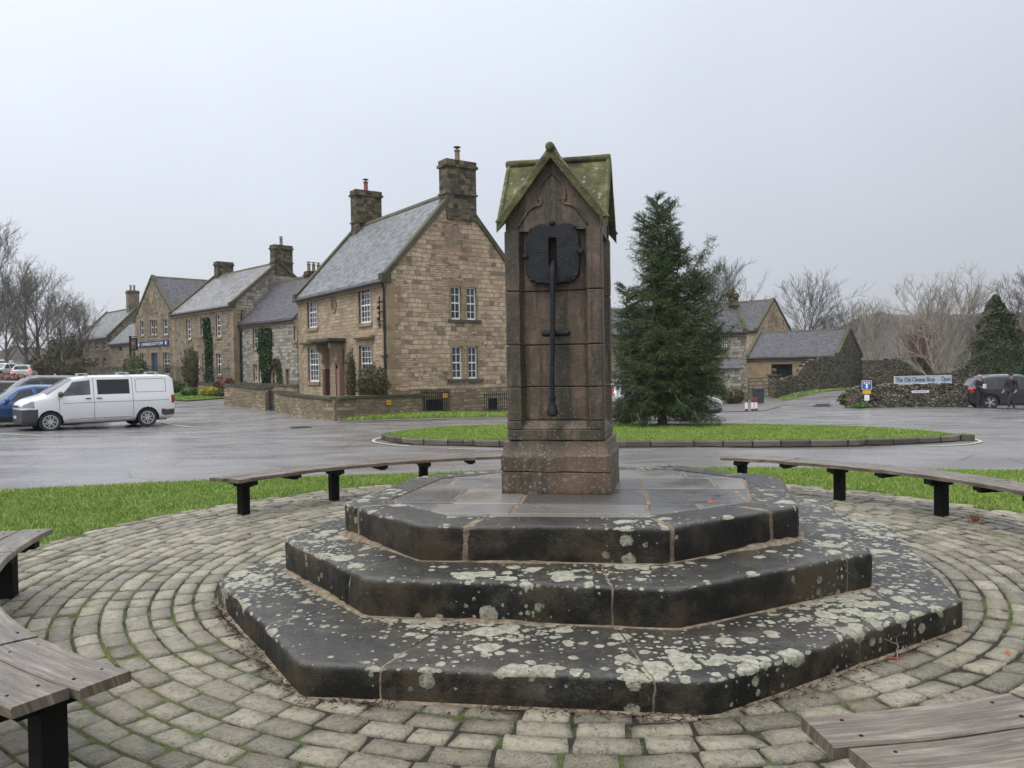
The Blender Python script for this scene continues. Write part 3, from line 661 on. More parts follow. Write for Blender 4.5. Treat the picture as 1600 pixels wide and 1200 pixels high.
# base terrain
def terrain():
    xs=np.concatenate([np.linspace(-900,-130,12),np.arange(-120,-32,4),np.arange(-32,32,1.0),np.arange(32,121,4),np.linspace(130,900,12)])
    ys=np.concatenate([np.linspace(-60,-4,8),np.arange(-3,60,1.0),np.arange(60,180,4),np.linspace(190,1500,16)])
    X,Y=np.meshgrid(xs,ys); Z=HT(np.clip(X,-200,200),np.clip(Y,-40,300))
    r=np.hypot(X-RC.x,Y-RC.y); Z=Z-.0-np.where(r<4.6,.02,0); Z[(Y>300)]=np.minimum(Z[Y>300],3)
    Z-= np.where(inpoly(X,Y,isl_in),.02,0)
    V=np.stack([X,Y,Z],-1).reshape(-1,3); nx=len(xs)
    i,j=np.meshgrid(np.arange(nx-1),np.arange(len(ys)-1)); b=(j*nx+i).ravel(); Q=np.stack([b,b+1,b+nx+1,b+nx],1)
    cx=V[Q,0].mean(1); cy=V[Q,1].mean(1)
    road=inpoly(cx,cy,ROADP)
    for nm,k,m in (('road',road,'road'),('ground',~road,'field')):
        q=Q[k]; u,inv=np.unique(q,return_inverse=True); struct(np_mesh(nm,V[u],inv.reshape(q.shape),M[m],smooth=True))
ROADP=[(-200,-60),(200,-60),(200,38),(60,42),(33,50),(32,64),(24,66),(19,61),(12,50),(8,46),(-2,42),(-8,45),(-14,52),(-20,60),(-33,70),(-55,110),(-70,140),(-78,140),(-66,100),(-62,60),(-120,40),(-200,40)]
terrain()

# ---------------------------------------------------------------- pump pillar
def pump_pillar():
    rz=math.radians(-12); BR=G(954.8,773.8,Z3); d=Vector((math.cos(rz),math.sin(rz),0)); nn=Vector((-d.y,d.x,0))
    def hit(px,py,y0,c):       # local (x, z) where a pixel ray meets the plane local y = y0
        r_=ray(px,py); o=Vector((0,0,HC))-c; tt=(y0-o.dot(nn))/r_.dot(nn); q=o+r_*tt; return q.dot(d),q.z
    W=.9
    for _ in range(6):
        c=BR-d*(W/2)+nn*(W/2); W+= (-W/2-hit(782.5,773.8,-W/2,c)[0])
    b=W/2; c=BR-d*b+nn*b; t=thing('pump_pillar','tall red sandstone village pump pillar with mossy gabled cap and black iron handle','pump',c,rz)
    depth=c.y-b; hs=b-.05
    for _ in range(4): hs=(hit(946.6,600,-hs,c)[0]-hit(794.6,600,-hs,c)[0])/2
    xo=(hit(946.6,600,-hs,c)[0]+hit(794.6,600,-hs,c)[0])/2; print('pump',W,hs,xo)
    def zz(py): return hit(868,py,-hs,c)[1]
    def fx(px): return hit(px,500,-hs-.04,c)[0]
    z1,z2=zz(712),zz(689)
    zt=zz(357)
    # base: two courses and chamfer
    mb=MB(); zj=zz(737)
    def worn(poly_levels, mb, seed):
        # poly_levels: list of (half, z); dense grid per side for wear
        n=12; rings=[]
        for h,z in poly_levels:
            ring=[]
            for sx,sy,ex,ey in ((-1,-1,1,-1),(1,-1,1,1),(1,1,-1,1),(-1,1,-1,-1)):
                for k in range(n):
                    f=k/n; x,y=(sx+(ex-sx)*f)*h,(sy+(ey-sy)*f)*h; 
                    if k==0: x*=.985;y*=.985
                    v=Vector((x,y,z)); v+=noise.noise_vector(v*5+Vector((seed,0,0)))*.008+noise.noise_vector(v*16)*.003
                    ring.append(v)
            rings.append(ring)
        m=4*n; vs=[v for r in rings for v in r]; fs=[(i*m+k,i*m+(k+1)%m,(i+1)*m+(k+1)%m,(i+1)*m+k) for i in range(len(rings)-1) for k in range(m)]
        fs.append(tuple(range((len(rings)-1)*m,len(rings)*m))); fs.append(tuple(reversed(range(m)))); mb.add(vs,fs)
    def lv(h0,za,zb,k): return [(h0,za+(zb-za)*i/k) for i in range(k+1)]
    worn([(b-.006,-.01)]+lv(b,.0,zj-.006,5)+[(b-.008,zj-.002)],mb,1)
    worn([(b-.008,zj+.001)]+lv(b,zj+.007,z1,5)+[(b-.012,z1+.012),(hs+.028,z2-.006),(hs-.02,z2)],mb,2)
    mb.build('base_block',M['pink'],t,smooth=45)
    # shaft blocks: plan with corner pilasters and recessed panels, joints
    pw=.125*hs/.42; rd=.062; ch=.03
    def plan(h,rec,chm=.012):
        p=[]; half=[(-h+chm,-h),(-h+pw,-h),(-h+pw+ch,-h+rec),(h-pw-ch,-h+rec),(h-pw,-h),(h-chm,-h)]
        for k in range(4):
            c_,s_=(1,0,-1,0)[k],(0,1,0,-1)[k]
            p+=[(x*c_-y*s_,x*s_+y*c_) for x,y in half]
        return p
    def block(za,zb,rec0,rec1,mb,levels=5,close=True):
        rings=[]; m=24
        L=[(za+.003,.006)]+[(za+.009+(zb-za-.018)*i/levels,0) for i in range(levels+1)]+[(zb-.003,.006)]
        for z,sh in L:
            f=(z-za)/(zb-za); pl=plan(hs-sh,rec0+(rec1-rec0)*f)
            rings.append([Vector((x,y,z))+noise.noise_vector(Vector((x,y,z))*6)*.003+noise.noise_vector(Vector((x,y,z))*19)*.0015 for x,y in pl])
        vs=[v for r in rings for v in r]; fs=[(i*m+k,i*m+(k+1)%m,(i+1)*m+(k+1)%m,(i+1)*m+k) for i in range(len(rings)-1) for k in range(m)]
        fs+= [tuple(range((len(rings)-1)*m,len(rings)*m)),tuple(reversed(range(m)))]; mb.add(vs,fs)
    zs0=zz(671); zs1=zz(657); j1=zz(604.5); j2=zz(538.5); j3=zz(453)
    mb=MB(); block(z2,zs0,.0,.0,mb,2); mb.build('shaft_block',M['pink'],t)
    mb=MB(); block(zs0-.004,zs1,.002,rd,mb,3); block(zs1-.003,j1,rd,rd,mb,3); mb.build('shaft_block',M['pink'],t)
    for a,c2 in ((j1,j2),(j2,j3)):
        mb=MB(); block(a,c2,rd,rd,mb); mb.build('shaft_block',M['pink'],t)
    mb=MB(); block(j3,zt,rd,rd,mb); sb=mb.build('shaft_block',M['pink'],t)
    co=hs-rd-.03; mb=MB(); mb.box(-co,co,-co,co,z1,zt); mb.build('core',M['pink'],t)
    # roof
    W_=hs+.05; zr=hit(864,231,-W_,c)[1]; ze=hit(790,349,-W_,c)[1]; k=(zr-ze)/W_; th=.068
    # gable walls
    gw=MB(); hh=hs-.015
    for q in range(4):
        c_,s_=(1,0,-1,0)[q],(0,1,0,-1)[q]
        f0=lambda x,z: (x*c_+hh*s_, x*s_-hh*c_, z); f1=lambda x,z: (x*c_+(hh-.09)*s_, x*s_-(hh-.09)*c_, z)
        gw.prism([(-hs+.01,zt-.01),(hs-.01,zt-.01),(hs-.01,zr-k*(hs-.01)-.06),(0,zr-.06),(-hs+.01,zr-k*(hs-.01)-.06)],f0,f1)
    gw.build('gable_wall',M['pink'],t)
    # carved arch moulding on each gable
    am=MB(); zb=zt-.0
    s=(zr-zb)
    right=[(.30,.03),(.255,.12),(.20,.20),(.145,.235),(.105,.245),(.085,.285),(.11,.31),(.12,.29)]
    up=[(.095,.25),(.115,.34),(.10,.42),(.06,.49),(.02,.535),(0,.56)]
    for q in range(4):
        c_,s_=(1,0,-1,0)[q],(0,1,0,-1)[q]
        for sg in (-1,1):
            for pl in (right,up):
                P3=[(sg*x*hs/.42,zb+z*s/.78) for x,z in pl]; P3=[(x*c_+(hh+.004)*s_, x*s_-(hh+.004)*c_, z) for x,z in P3]
                am.tube([tuple(p) for p in spline(P3,4)],.011,6)
    am.build('arch_moulding',M['pink'],t,smooth=True)
    rb=MB(); N=22; V=[];Fc=[]
    def zf(x,y): return zr-k*min(abs(x),abs(y))
    xs=[-W_+2*W_*i/(2*N) for i in range(2*N+1)]; m=2*N+1
    for lay in (0,1):
        for x in xs:
            for y in xs:
                v=Vector((x,y,zf(x,y)-(th if lay else 0)))
                nv=noise.noise_vector(v*7)*.004
                V.append(v+Vector((nv.x*.4,nv.y*.4,nv.z)))
    for lay in (0,1):
        for i in range(m-1):
            for j in range(m-1):
                a=lay*m*m+i*m+j; q=(a,a+m,a+m+1,a+1)
                x,y=(i+.5)/N-1,(j+.5)/N-1
                if abs(abs(x)-abs(y))<1e-6:   # valley cells: split along the diagonal
                    if x*y>0: Fc+= [(a,a+m,a+m+1),(a,a+m+1,a+1)]
                    else: Fc+= [(a,a+m,a+1),(a+m,a+m+1,a+1)]
                else: Fc.append(q)
    for i in range(m-1):
        for e in (lambda u:(0,u),lambda u:(m-1,u),lambda u:(u,0),lambda u:(u,m-1)):
            p,q=e(i),e(i+1); a=p[0]*m+p[1]; b2=q[0]*m+q[1]; Fc.append((a,b2,b2+m*m,a+m*m))
    rb.add(V,Fc); ro=rb.build('roof',M['proof'],t,smooth=35)
    # copings along the gable edges and rolled ridges
    cp=MB(); 
    for q in range(4):
        c_,s_=(1,0,-1,0)[q],(0,1,0,-1)[q]
        for sg in (-1,1):
            pts=[]
            for i in range(9):
                x=W_*1.0*i/8; z=zr-k*x+.006; y=-W_+.02
                v=Vector(((sg*x)*c_-y*s_,(sg*x)*s_+y*c_,z)); pts.append(v+noise.noise_vector(v*8)*.004)
            cp.tube(pts,.019,5)
    cp.build('gable_coping',M['proof'],ro,smooth=40)
    rr=MB()
    pr=[(.001,-1.06),(.024,-1.055),(.035,-1.03),(.037,-.97),(.033,-.5),(.035,0),(.033,.5),(.037,.97),(.035,1.02),(.001,1.03)]
    rr.lathe([(r,h*W_) for r,h in pr],(0,0,zr+.012),12,'y'); rr.lathe([(r*.9,h*W_*(.965)) for r,h in pr],(0,0,zr+.006),12,'x')
    rr.build('ridge_roll',M['proof'],ro,smooth=40)
    # iron plate with slot and studs (front)
    yp=-hs+rd-.03
    cxp=fx(864); zc=(zz(350)+zz(443))/2; hw=(fx(907)-fx(823))/2; hz=(zz(350)-zz(443))/2
    out=[]
    for i in range(48):
        a=2*math.pi*i/48; cs,sn=math.cos(a),math.sin(a); r=1/max(abs(cs),abs(sn)); oc=1.66/(abs(cs)+abs(sn)); r=min(r,oc)
        r*=1+.018*math.sin(7*a+1)+.012*math.sin(17*a); out.append((cxp+hw*r*cs,zc+hz*r*sn))
    sl=(-.042,.042,zz(416)-zc,zz(372)-zc)
    # plate as quads around slot: use bmesh with boolean-free ring bridging
    pm=MB(); sx0,sx1=cxp-.036,cxp+.030; sz0,sz1=zz(417),zz(371)
    hole=[]
    for (x,z) in out:
        dx,dz=x-cxp,z-(sz0+sz1)/2; sc_=min((.033/abs(dx)) if abs(dx)>1e-6 else 9,((sz1-sz0)/2/abs(dz)) if abs(dz)>1e-6 else 9); hole.append((cxp+dx*sc_,(sz0+sz1)/2+dz*sc_))
    n=48; 
    rings=[]
    for f,y in ((0,yp+.01),(0,yp-.034),(.04,yp-.042),(.35,yp-.043),(.7,yp-.042),(1,yp-.041),(1,yp+.02)):
        rings.append([Vector((o[0]*(1-f)+h[0]*f,y,o[1]*(1-f)+h[1]*f))+ (noise.noise_vector(Vector((o[0]*14,f*4,o[1]*14)))*.005 if 0<f<1 else Vector((0,0,0))) for o,h in zip(out,hole)])
    vs=[v for r in rings for v in r]; pm.add(vs,[(i*n+k2,i*n+(k2+1)%n,(i+1)*n+(k2+1)%n,(i+1)*n+k2) for i in range(len(rings)-1) for k2 in range(n)])
    for (x,z,r) in ((cxp-hw*1.02,zc-.01,.028),(cxp+hw*1.04,zc+.005,.028),(cxp,zc+hz*1.03,.024),(cxp-hw*.8,zc-hz*.86,.018),(cxp+hw*.82,zc+hz*.86,.016),(cxp-hw*.8,zc+hz*.84,.016),(cxp+hw*.78,zc-hz*.86,.016)):
        pm.ball((x,yp-.035,z),(r,r*.9,r),10,6)
    pl=pm.build('iron_plate',M['iron'],t,smooth=40)
    sm=MB(); sm.box(sx0-.01,sx1+.01,yp-.0,yp+.004,sz0-.01,sz1+.01); sm.build('slot',M['dark'],pl)
    # lever handle
    hm=MB(); yh=yp-.075
    P=[(fx(864.5),yp+.005,zz(409)),(fx(864.5),yp-.035,zz(414)),(fx(864.5),yh,zz(424)),(fx(864.3),yh-.01,zz(470)),(fx(864),yh-.015,zz(521)),(fx(862.5),yh-.012,zz(570)),(fx(861.5),yh-.01,zz(622))]
    hm.tube([tuple(p) for p in spline(P,4)],[.024]*6+[.023]*6+[.021]*6+[.0185]*7,8)
    bx,by=P[-1][0],P[-1][1]; zb_=zz(648); zt_=zz(622)
    hm.lathe([(.001,zt_+.012),(.026,zt_+.010),(.028,zt_),(.02,zt_-.012),(.022,zt_-.035),(.032,zt_-.07),(.042,zt_-.10),(.044,zt_-.125),(.036,zb_-.0),(.012,zb_-.012),(.001,zb_-.014)],(bx,by,0),14)
    ho=hm.build('pump_handle',M['iron'],t,smooth=50)
    cm=MB(); zcb=zz(521); cm.tube([(fx(850),yh+.01,zcb),(fx(855),yh+.01,zcb),(fx(862),yh+.012,zcb),(fx(874),yh+.012,zcb),(fx(881),yh+.01,zcb),(fx(886),yh+.01,zcb)],[.024,.026,.021,.021,.026,.024],10)
    cm.ball((fx(850),yh+.01,zcb),.026); cm.ball((fx(886),yh+.01,zcb),.026); cm.beam((fx(868),yh+.02,zcb),(fx(868),-hs+rd+.03,zcb),.03,.03)
    cm.build('guide_bar',M['iron'],ho,smooth=50)
    return t
pump_pillar()

# ---------------------------------------------------------------- benches
def bench(name,label,a0,a1,legs,joints,r0=4.09,zt=.455,seed=1):
    am=(a0+a1)/2; t=thing(name,label,'bench',(RC.x+4.3*math.cos(R(am)),RC.y+4.3*math.sin(R(am)),0),0,'curved timber benches round the paving')
    o0=t.location
    rnd=random.Random(seed)
    def seg(b0,b1,ra,rb,dz):
        mb=MB(); n=max(3,int(abs(b1-b0)*1.2)); uv=[]; th=.042
        for i in range(n+1):
            f=i/n; a=R(b0+(b1-b0)*f)
            for (r,z) in ((ra,zt-.006),(ra+.006,zt),((ra*2+rb)/3,zt+.001),((ra+rb*2)/3,zt+.001),(rb-.006,zt),(rb,zt-.006),(rb-.002,zt-th),(ra+.002,zt-th)):
                x,y=RC.x+r*math.cos(a),RC.y+r*math.sin(a); v=Vector((x,y,z+dz)); v+=noise.noise_vector(v*5)*.003
                mb.v.append(tuple(v-o0)); uv.append((a*4.3+seed*3.1+dz*900,(r-ra)+ra*3+dz*70+(zt-z)*.3))
        for i in range(n):
            for k in range(8): mb.f.append((i*8+k,i*8+(k+1)%8,(i+1)*8+(k+1)%8,(i+1)*8+k)); mb.m.append(0)
        mb.f.append(tuple(range(8))); mb.f.append(tuple(range(n*8,n*8+8))); mb.m+= [0,0]
        mb.uv=uv; p=mb.build('seat_plank',M['wood'],t,smooth=40)
        for b in (b0+1.6,b1-1.6) :
            for r in (ra+.05,rb-.05): 
                nl=MB(); a=R(b); nl.lathe([(.001,.0035),(.005,.003),(.008,.0)],(RC.x+r*math.cos(a)-o0.x,RC.y+r*math.sin(a)-o0.y,zt+dz-.0),8); nl.build('bolt_head',M['post'],p)
    js=[a0]+joints+[a1]
    for i in range(len(js)-1):
        g=.12
        seg(js[i]+(g if i else 0),js[i+1]-g*(i<len(js)-2),r0,r0+.212,rnd.uniform(-.003,.003))
        e0=.55 if i==0 else g; e1=.55 if i==len(js)-2 else g
        seg(js[i]+e0,js[i+1]-e1,r0+.225,r0+.435,rnd.uniform(-.004,.004))
    for a in legs:
        c,s=math.cos(R(a)),math.sin(R(a)); cen=Vector((RC.x+4.3*c,RC.y+4.3*s,0))-o0; e=Vector((c,s,0)); f=Vector((-s,c,0))
        mb=MB(); mb.obox(cen+Vector((0,0,.17)),e*.050,f*.050,Vector((0,0,.19)))
        lg=mb.build('leg',M['post'],t)
        bm=MB(); bm.obox(cen+Vector((0,0,zt-.07)),e*.20,f*.045,Vector((0,0,.025))); bm.obox(cen+Vector((0,0,zt-.105)),e*.13,f*.04,Vector((0,0,.012)))
        bm.build('bracket',M['post'],lg)
    for i in range(len(legs)-1):   # battens between the legs
        a=(legs[i]+legs[i+1])/2; c,s=math.cos(R(a)),math.sin(R(a)); cen=Vector((RC.x+4.3*c,RC.y+4.3*s,zt-.062))-o0; e=Vector((c,s,0)); f=Vector((-s,c,0))
        mb=MB(); mb.obox(cen,e*.2,f*.05,Vector((0,0,.018))); mb.obox(cen+Vector((0,0,-.025)),e*.17,f*.03,Vector((0,0,.012))); mb.build('batten',M['post'],t)
    return t
bench('curved_bench','curved timber bench behind the steps at left, its far end hidden by the pillar',149.4,93,[146.3,129.8,113.3,96.5][::1],[138,121,104],seed=1)
bench('curved_bench','curved timber bench right of the steps with the road island behind it',58.4,2,[55.5,39,22.5,6],[47,30.5,14.5],seed=2)
bench('curved_bench','curved timber bench cropped by the left edge, nearest bench on the left',188,240.3,[191.7,206.8,222,237.3],[199.5,214.8,229.7],seed=3)
bench('curved_bench','curved timber bench cropped by the bottom right corner, seen from above',276.2,332,[279.5,295,311,327],[287.5,303,319],seed=4)

# ---------------------------------------------------------------- buildings
class Bld:
    """local frame: gable wall on y=0 (x 0..W), facade on x=0 (y 0..L), ridge along y"""
    def __init__(s,name,label,cat,O,a,W,L,eave,ridge,group=None):
        s.O=Vector(O); s.a=R(a); s.W=W; s.L=L; s.e=eave; s.r=ridge
        s.gx=Vector((math.cos(s.a),math.sin(s.a),0)); s.fy=Vector((-math.sin(s.a),math.cos(s.a),0))
        s.t=thing(name,label,cat,s.O,s.a,group); s.holes={'G':[],'F':[]}; s.later=[]
    def inv(s,side,px,py):
        d=ray(px,py); v=s.gx if side=='G' else s.fy
        # t*d.xy = O + u*v
        det=d.x*(-v.y)+v.x*d.y; t=(s.O.x*(-v.y)+v.x*s.O.y)/det; u=(d.x*s.O.y-d.y*s.O.x)/det*-1
        u=((d.x*t-s.O.x)*v.x+(d.y*t-s.O.y)*v.y); return u, HC+d.z*t-s.O.z
    def wb(s,mb,side,u0,u1,z0,z1,d0,d1):
        if side=='G': mb.box(u0,u1,-d1,-d0,z0,z1)
        else: mb.box(-d1,-d0,u0,u1,z0,z1)
    def P(s,side,u,z,d): return (u,-d,z) if side=='G' else (-d,u,z)
    def rect(s,side,x0,y0,x1,y1):
        xm=(x0+x1)/2; u0=s.inv(side,x0,y0)[0]; u1=s.inv(side,x1,y0)[0]; z1=s.inv(side,xm,y0)[1]; z0=s.inv(side,xm,y1)[1]
        return min(u0,u1),max(u0,u1),z0,z1
    def window(s,side,rc,cols=2,rows=4,frame='white',sill=True,sur='dress',sash=True,rev=.14,surw=.13,bar=.028,hood=False):
        u0,u1,z0,z1=s.rect(side,*rc) if len(rc)==4 and rc[0]>60 and rc[2]>60 else rc
        s.holes[side].append((u0,u1,z0,z1))
        fr=MB(); f=.055; da,db=-rev,-rev+.05
        for q in ((u0,u0+f,z0,z1),(u1-f,u1,z0,z1),(u0+f,u1-f,z0,z0+f*1.5),(u0+f,u1-f,z1-f,z1)): s.wb(fr,side,*q,da,db)
        if sash: s.wb(fr,side,u0+f,u1-f,(z0+z1)/2-.03,(z0+z1)/2+.03,da,db-.005)
        for c in range(1,cols): x=u0+f+(u1-u0-2*f)*c/cols; s.wb(fr,side,x-bar/2,x+bar/2,z0+f*1.5,z1-f,da+.004,db-.012)
        for c in range(1,rows):
            z=z0+(z1-z0)*c/rows
            if abs(z-(z0+z1)/2)>.05 or not sash: s.wb(fr,side,u0+f,u1-f,z-bar/2,z+bar/2,da+.006,db-.014)
        w=fr.build('window',M[frame],s.t)
        p=MB(); s.wb(p,side,u0+.01,u1-.01,z0+.01,z1-.01,da-.02,da+.012); p.build('pane',M['glass'],w)
        if sill: q=MB(); s.wb(q,side,u0-.12,u1+.12,z0-.15,z0-.002,-.08,.07); q.build('sill',M[sur],w)
        if sur and surw:
            q=MB(); s.wb(q,side,u0-surw,u0,z0,z1,-.12,.012); s.wb(q,side,u1,u1+surw,z0,z1,-.12,.012); s.wb(q,side,u0-surw*1.2,u1+surw*1.2,z1,z1+.24,-.12,.014)
            if hood: s.wb(q,side,u0-.3,u1+.3,z1+.32,z1+.40,-.05,.20); s.wb(q,side,u0-.25,u1+.25,z1+.25,z1+.32,-.05,.12)
            q.build('surround',M[sur],w)
        return w
    def door(s,side,rc,mat='door',rev=.18,sur='dress',glass=False):
        u0,u1,z0,z1=s.rect(side,*rc) if rc[0]>60 and rc[2]>60 else rc
        z0=max(.0,z0); s.holes[side].append((u0,u1,z0,z1))
        m=MB(); s.wb(m,side,u0+.003,u1-.003,z0,z1-.003,-rev-.04,-rev); 
        for k in range(2):
            for j in range(2):
                a=u0+(u1-u0)*(.12+.44*k); c=z0+(z1-z0)*(.08+.48*j); s.wb(m,side,a,a+(u1-u0)*.32,c,c+(z1-z0)*.36,-rev,-rev+.015)
        d=m.build('door',M[mat],s.t)
        q=MB(); q.ball(s.P(side,u0+.1,z0+1.0,-rev+.03),.03,6,4); q.build('door_knob',M['iron'],d)
        if sur: q=MB(); s.wb(q,side,u0-.14,u0,z0,z1,-.12,.012); s.wb(q,side,u1,u1+.14,z0,z1,-.12,.012); s.wb(q,side,u0-.18,u1+.18,z1,z1+.22,-.12,.014); q.build('surround',M[sur],d)
        return d
    def opening(s,side,rc,mat='dark',name='opening'):
        u0,u1,z0,z1=s.rect(side,*rc) if rc[0]>60 and rc[2]>60 else rc
        s.holes[side].append((u0,u1,z0,z1)); m=MB(); s.wb(m,side,u0+.002,u1-.002,z0+.002,z1-.002,-.6,-.5 if mat=='dark' else -.08); return m.build(name,M[mat],s.t)
    def finish(s,wallG,wallF=None,roof='slate',cope='cope',overe=.18,overg=.0,coped=True,gutter=True,quoin=True,base=-1.2,slab=.10,backwalls=True):
        wallF=wallF or wallG; W,L,e,r=s.W,s.L,s.e,s.r
        for side,mat,U in (('G',wallG,W),('F',wallF,L)):
            hs=[(max(.02,a),min(U-.02,b),c,min(d,e-.02)) for a,b,c,d in s.holes[side]]
            us=sorted({0,U}|{x for h in hs for x in h[:2]}); zs=sorted({base,e}|{x for h in hs for x in h[2:]})
            mb=MB()
            def quad(pts): 
                if side=='F': pts=pts[::-1]
                mb.add(pts,[(0,1,2,3)[:len(pts)]])
            for i in range(len(us)-1):
                for j in range(len(zs)-1):
                    um,zm=(us[i]+us[i+1])/2,(zs[j]+zs[j+1])/2
                    if any(a<um<b and c<zm<d for a,b,c,d in hs): continue
                    quad([s.P(side,us[i],zs[j],0),s.P(side,us[i+1],zs[j],0),s.P(side,us[i+1],zs[j+1],0),s.P(side,us[i],zs[j+1],0)])
            for a,b,c,d in hs:
                for q in ([(a,c),(a,d)],[(b,c),(b,d)],[(a,c),(b,c)],[(a,d),(b,d)]):
                    (x0,y0),(x1,y1)=q; mb.add([s.P(side,x0,y0,0),s.P(side,x1,y1,0),s.P(side,x1,y1,-.2),s.P(side,x0,y0,-.2)],[(0,1,2,3)])
                    
            if side=='G': mb.add([(0,0,e),(W,0,e),(W/2,0,r)],[(0,1,2)])
            me=mb.build('wall',M[mat],s.t,fix=False)
        mb=MB(); mb.add([(W,0,base),(W,L,base),(W,L,e),(W,0,e)],[(0,1,2,3)]); mb.add([(0,L,base),(W,L,base),(W,L,e),(W/2,L,r),(0,L,e)],[(4,3,2,1,0)]); mb.build('wall',M[wallG],s.t,fix=False)
        # roof slabs
        sl=(r-e)/(W/2); n=Vector((-sl,0,1)).normalized()
        mb=MB(); g0=-overg; g1=L+overg
        for sg in (0,1):
            x0=-overe; z0=e-overe*sl; pts=[(x0,z0),(W/2,r),(W/2,r+slab/ math.cos(math.atan(sl))),(x0-.0,z0+slab/math.cos(math.atan(sl)))]
            if sg: pts=[(W-x,z) for x,z in pts]
            mb.prism(pts,lambda x,z:(x,g0,z+.01),lambda x,z:(x,g1,z+.01))
        ro=mb.build('roof',M[roof],s.t)
        zt=slab/math.cos(math.atan(sl))
        mb=MB(); mb.prism([(W/2-.16,r+zt-.12),(W/2,r+zt+.07),(W/2+.16,r+zt-.12),(W/2,r+zt-.02)],lambda x,z:(x,g0+.02,z),lambda x,z:(x,g1-.02,z)); mb.build('ridge_tiles',M[cope],ro)
        if coped:
            for y0,y1 in ((-.07,.26),(L-.26,L+.07)):
                mb=MB()
                for sg in (0,1):
                    x0=-overe*.6; z0=e-overe*.6*sl; pts=[(x0,z0+.02),(W/2,r+.02),(W/2,r+zt+.17),(x0,z0+zt+.15)]
                    if sg: pts=[(W-x,z) for x,z in pts]
                    mb.prism(pts,lambda x,z:(x,y0,z),lambda x,z:(x,y1,z))
                for xx in (-.26,W-.14): mb.box(xx,xx+.4,y0-.01,y1+.01,e-.22,e+.14)
                mb.build('gable_coping',M[cope],ro)
        if gutter:
            mb=MB(); mb.tube([(-overe-.05,g0,e-overe*sl+.02),(-overe-.05,g1,e-overe*sl+.02)],.065,8); mb.build('gutter',M['pipe'],ro)
            mb=MB(); mb.box(-.10,-.002,.02,L-.02,e-.34,e-.14); mb.build('eaves_cornice',M['dress'],s.t)
        if quoin:
            for c_ in (0,1):
                mb=MB(); k=0; z=0
                while z<e-.35:
                    l=(.55,.30)[k%2]; l2=(.30,.55)[k%2]
                    if c_==0: mb.box(-.012,l,-.012,-.0005,z,z+.297); mb.box(-.012,-.0005,0,l2,z,z+.297)
                    else: mb.box(-.012,-.0005,L-l2,L,z,z+.297)
                    k+=1; z+=.297
                mb.build('quoins',M['dress'],s.t)
        return ro
    def chimney(s,x,y,sx,sy,z0,z1,pots=1,parent=None,mat='chim',potm='red_pot'):
        mb=MB(); mb.box(x-sx/2,x+sx/2,y-sy/2,y+sy/2,z0,z1-.2)
        c=mb.build('chimney',M[mat],s.t)
        mb=MB(); h=z1-z0
        mb.box(x-sx/2-.07,x+sx/2+.07,y-sy/2-.07,y+sy/2+.07,z1-.30,z1-.19); mb.box(x-sx/2-.02,x+sx/2+.02,y-sy/2-.02,y+sy/2+.02,z1-.19,z1-.0); 
        m2=MB(); m2.box(x-sx/2-.05,x+sx/2+.05,y-sy/2-.05,y+sy/2+.05,z0+h*.42,z0+h*.42+.08); m2.build('chimney_band',M[mat],c)
        mb.build('chimney_cap',M['cope'] if mat!='chim' else M['chim'],c)
        for k in range(pots):
            px_=x+(k-(pots-1)/2)*min(.38,sx/max(1,pots)); 
            mb=MB(); mb.lathe([(.12,z1),(.14,z1+.04),(.11,z1+.10),(.10,z1+.42),(.13,z1+.45),(.13,z1+.5),(.09,z1+.51)],(px_,y,0),12); po=mb.build('chimney_pot',M[potm],c,smooth=40)
            mb=MB(); mb.lathe([(.01,z1+.66),(.15,z1+.63),(.15,z1+.60),(.04,z1+.59),(.04,z1+.5)],(px_,y,0),12); mb.build('cowl',M['pipe'],po)
        return c
    def pipe(s,side,u,z0,z1,d=.1):
        mb=MB(); mb.tube([s.P(side,u,z0,d),s.P(side,u,z1-.3,d),s.P(side,u,z1,d+.12)],.045,8)
        z=z0+.5
        while z<z1-.5: mb.tube([s.P(side,u,z,d),s.P(side,u,z+.08,d)],.062,8); z+=1.5
        mb.build('downpipe',M['pipe'],s.t,smooth=40)

# --- main house
B=Bld('stone_house','large honey coloured stone house with two tall chimneys, gable end facing the green','house',D(609,648,31.5),35,6.45,9.9,5.42,9.02)
mh=B
for rc in ((704.5,447,720,499.5),(729,449,744,500)): B.window('G',rc,2,4,sill=False,surw=.10)
for rc in ((706.5,541,722,592),(731.5,541,746,592)): B.window('G',rc,2,4,sill=False,surw=.10)
mb=MB()
for q in ((700,499.8,751,504),(700,592,755,597)):
    u0,u1,z0,z1=B.rect('G',*q); B.wb(mb,'G',u0,u1,z0,z1,-.05,.08)
mb.build('sill',M['cope'],B.t)
B.window('F',(560,448.5,579,505),4,6,bar=.022); B.window('F',(480,463,495,512.5),4,6,bar=.022)
B.window('F',(561,539.5,581,596),4,6,bar=.022,hood=True); B.window('F',(481,543,498,596.5),4,6,bar=.022)
B.door('F',(524,546,538,622),'door',rev=.45)
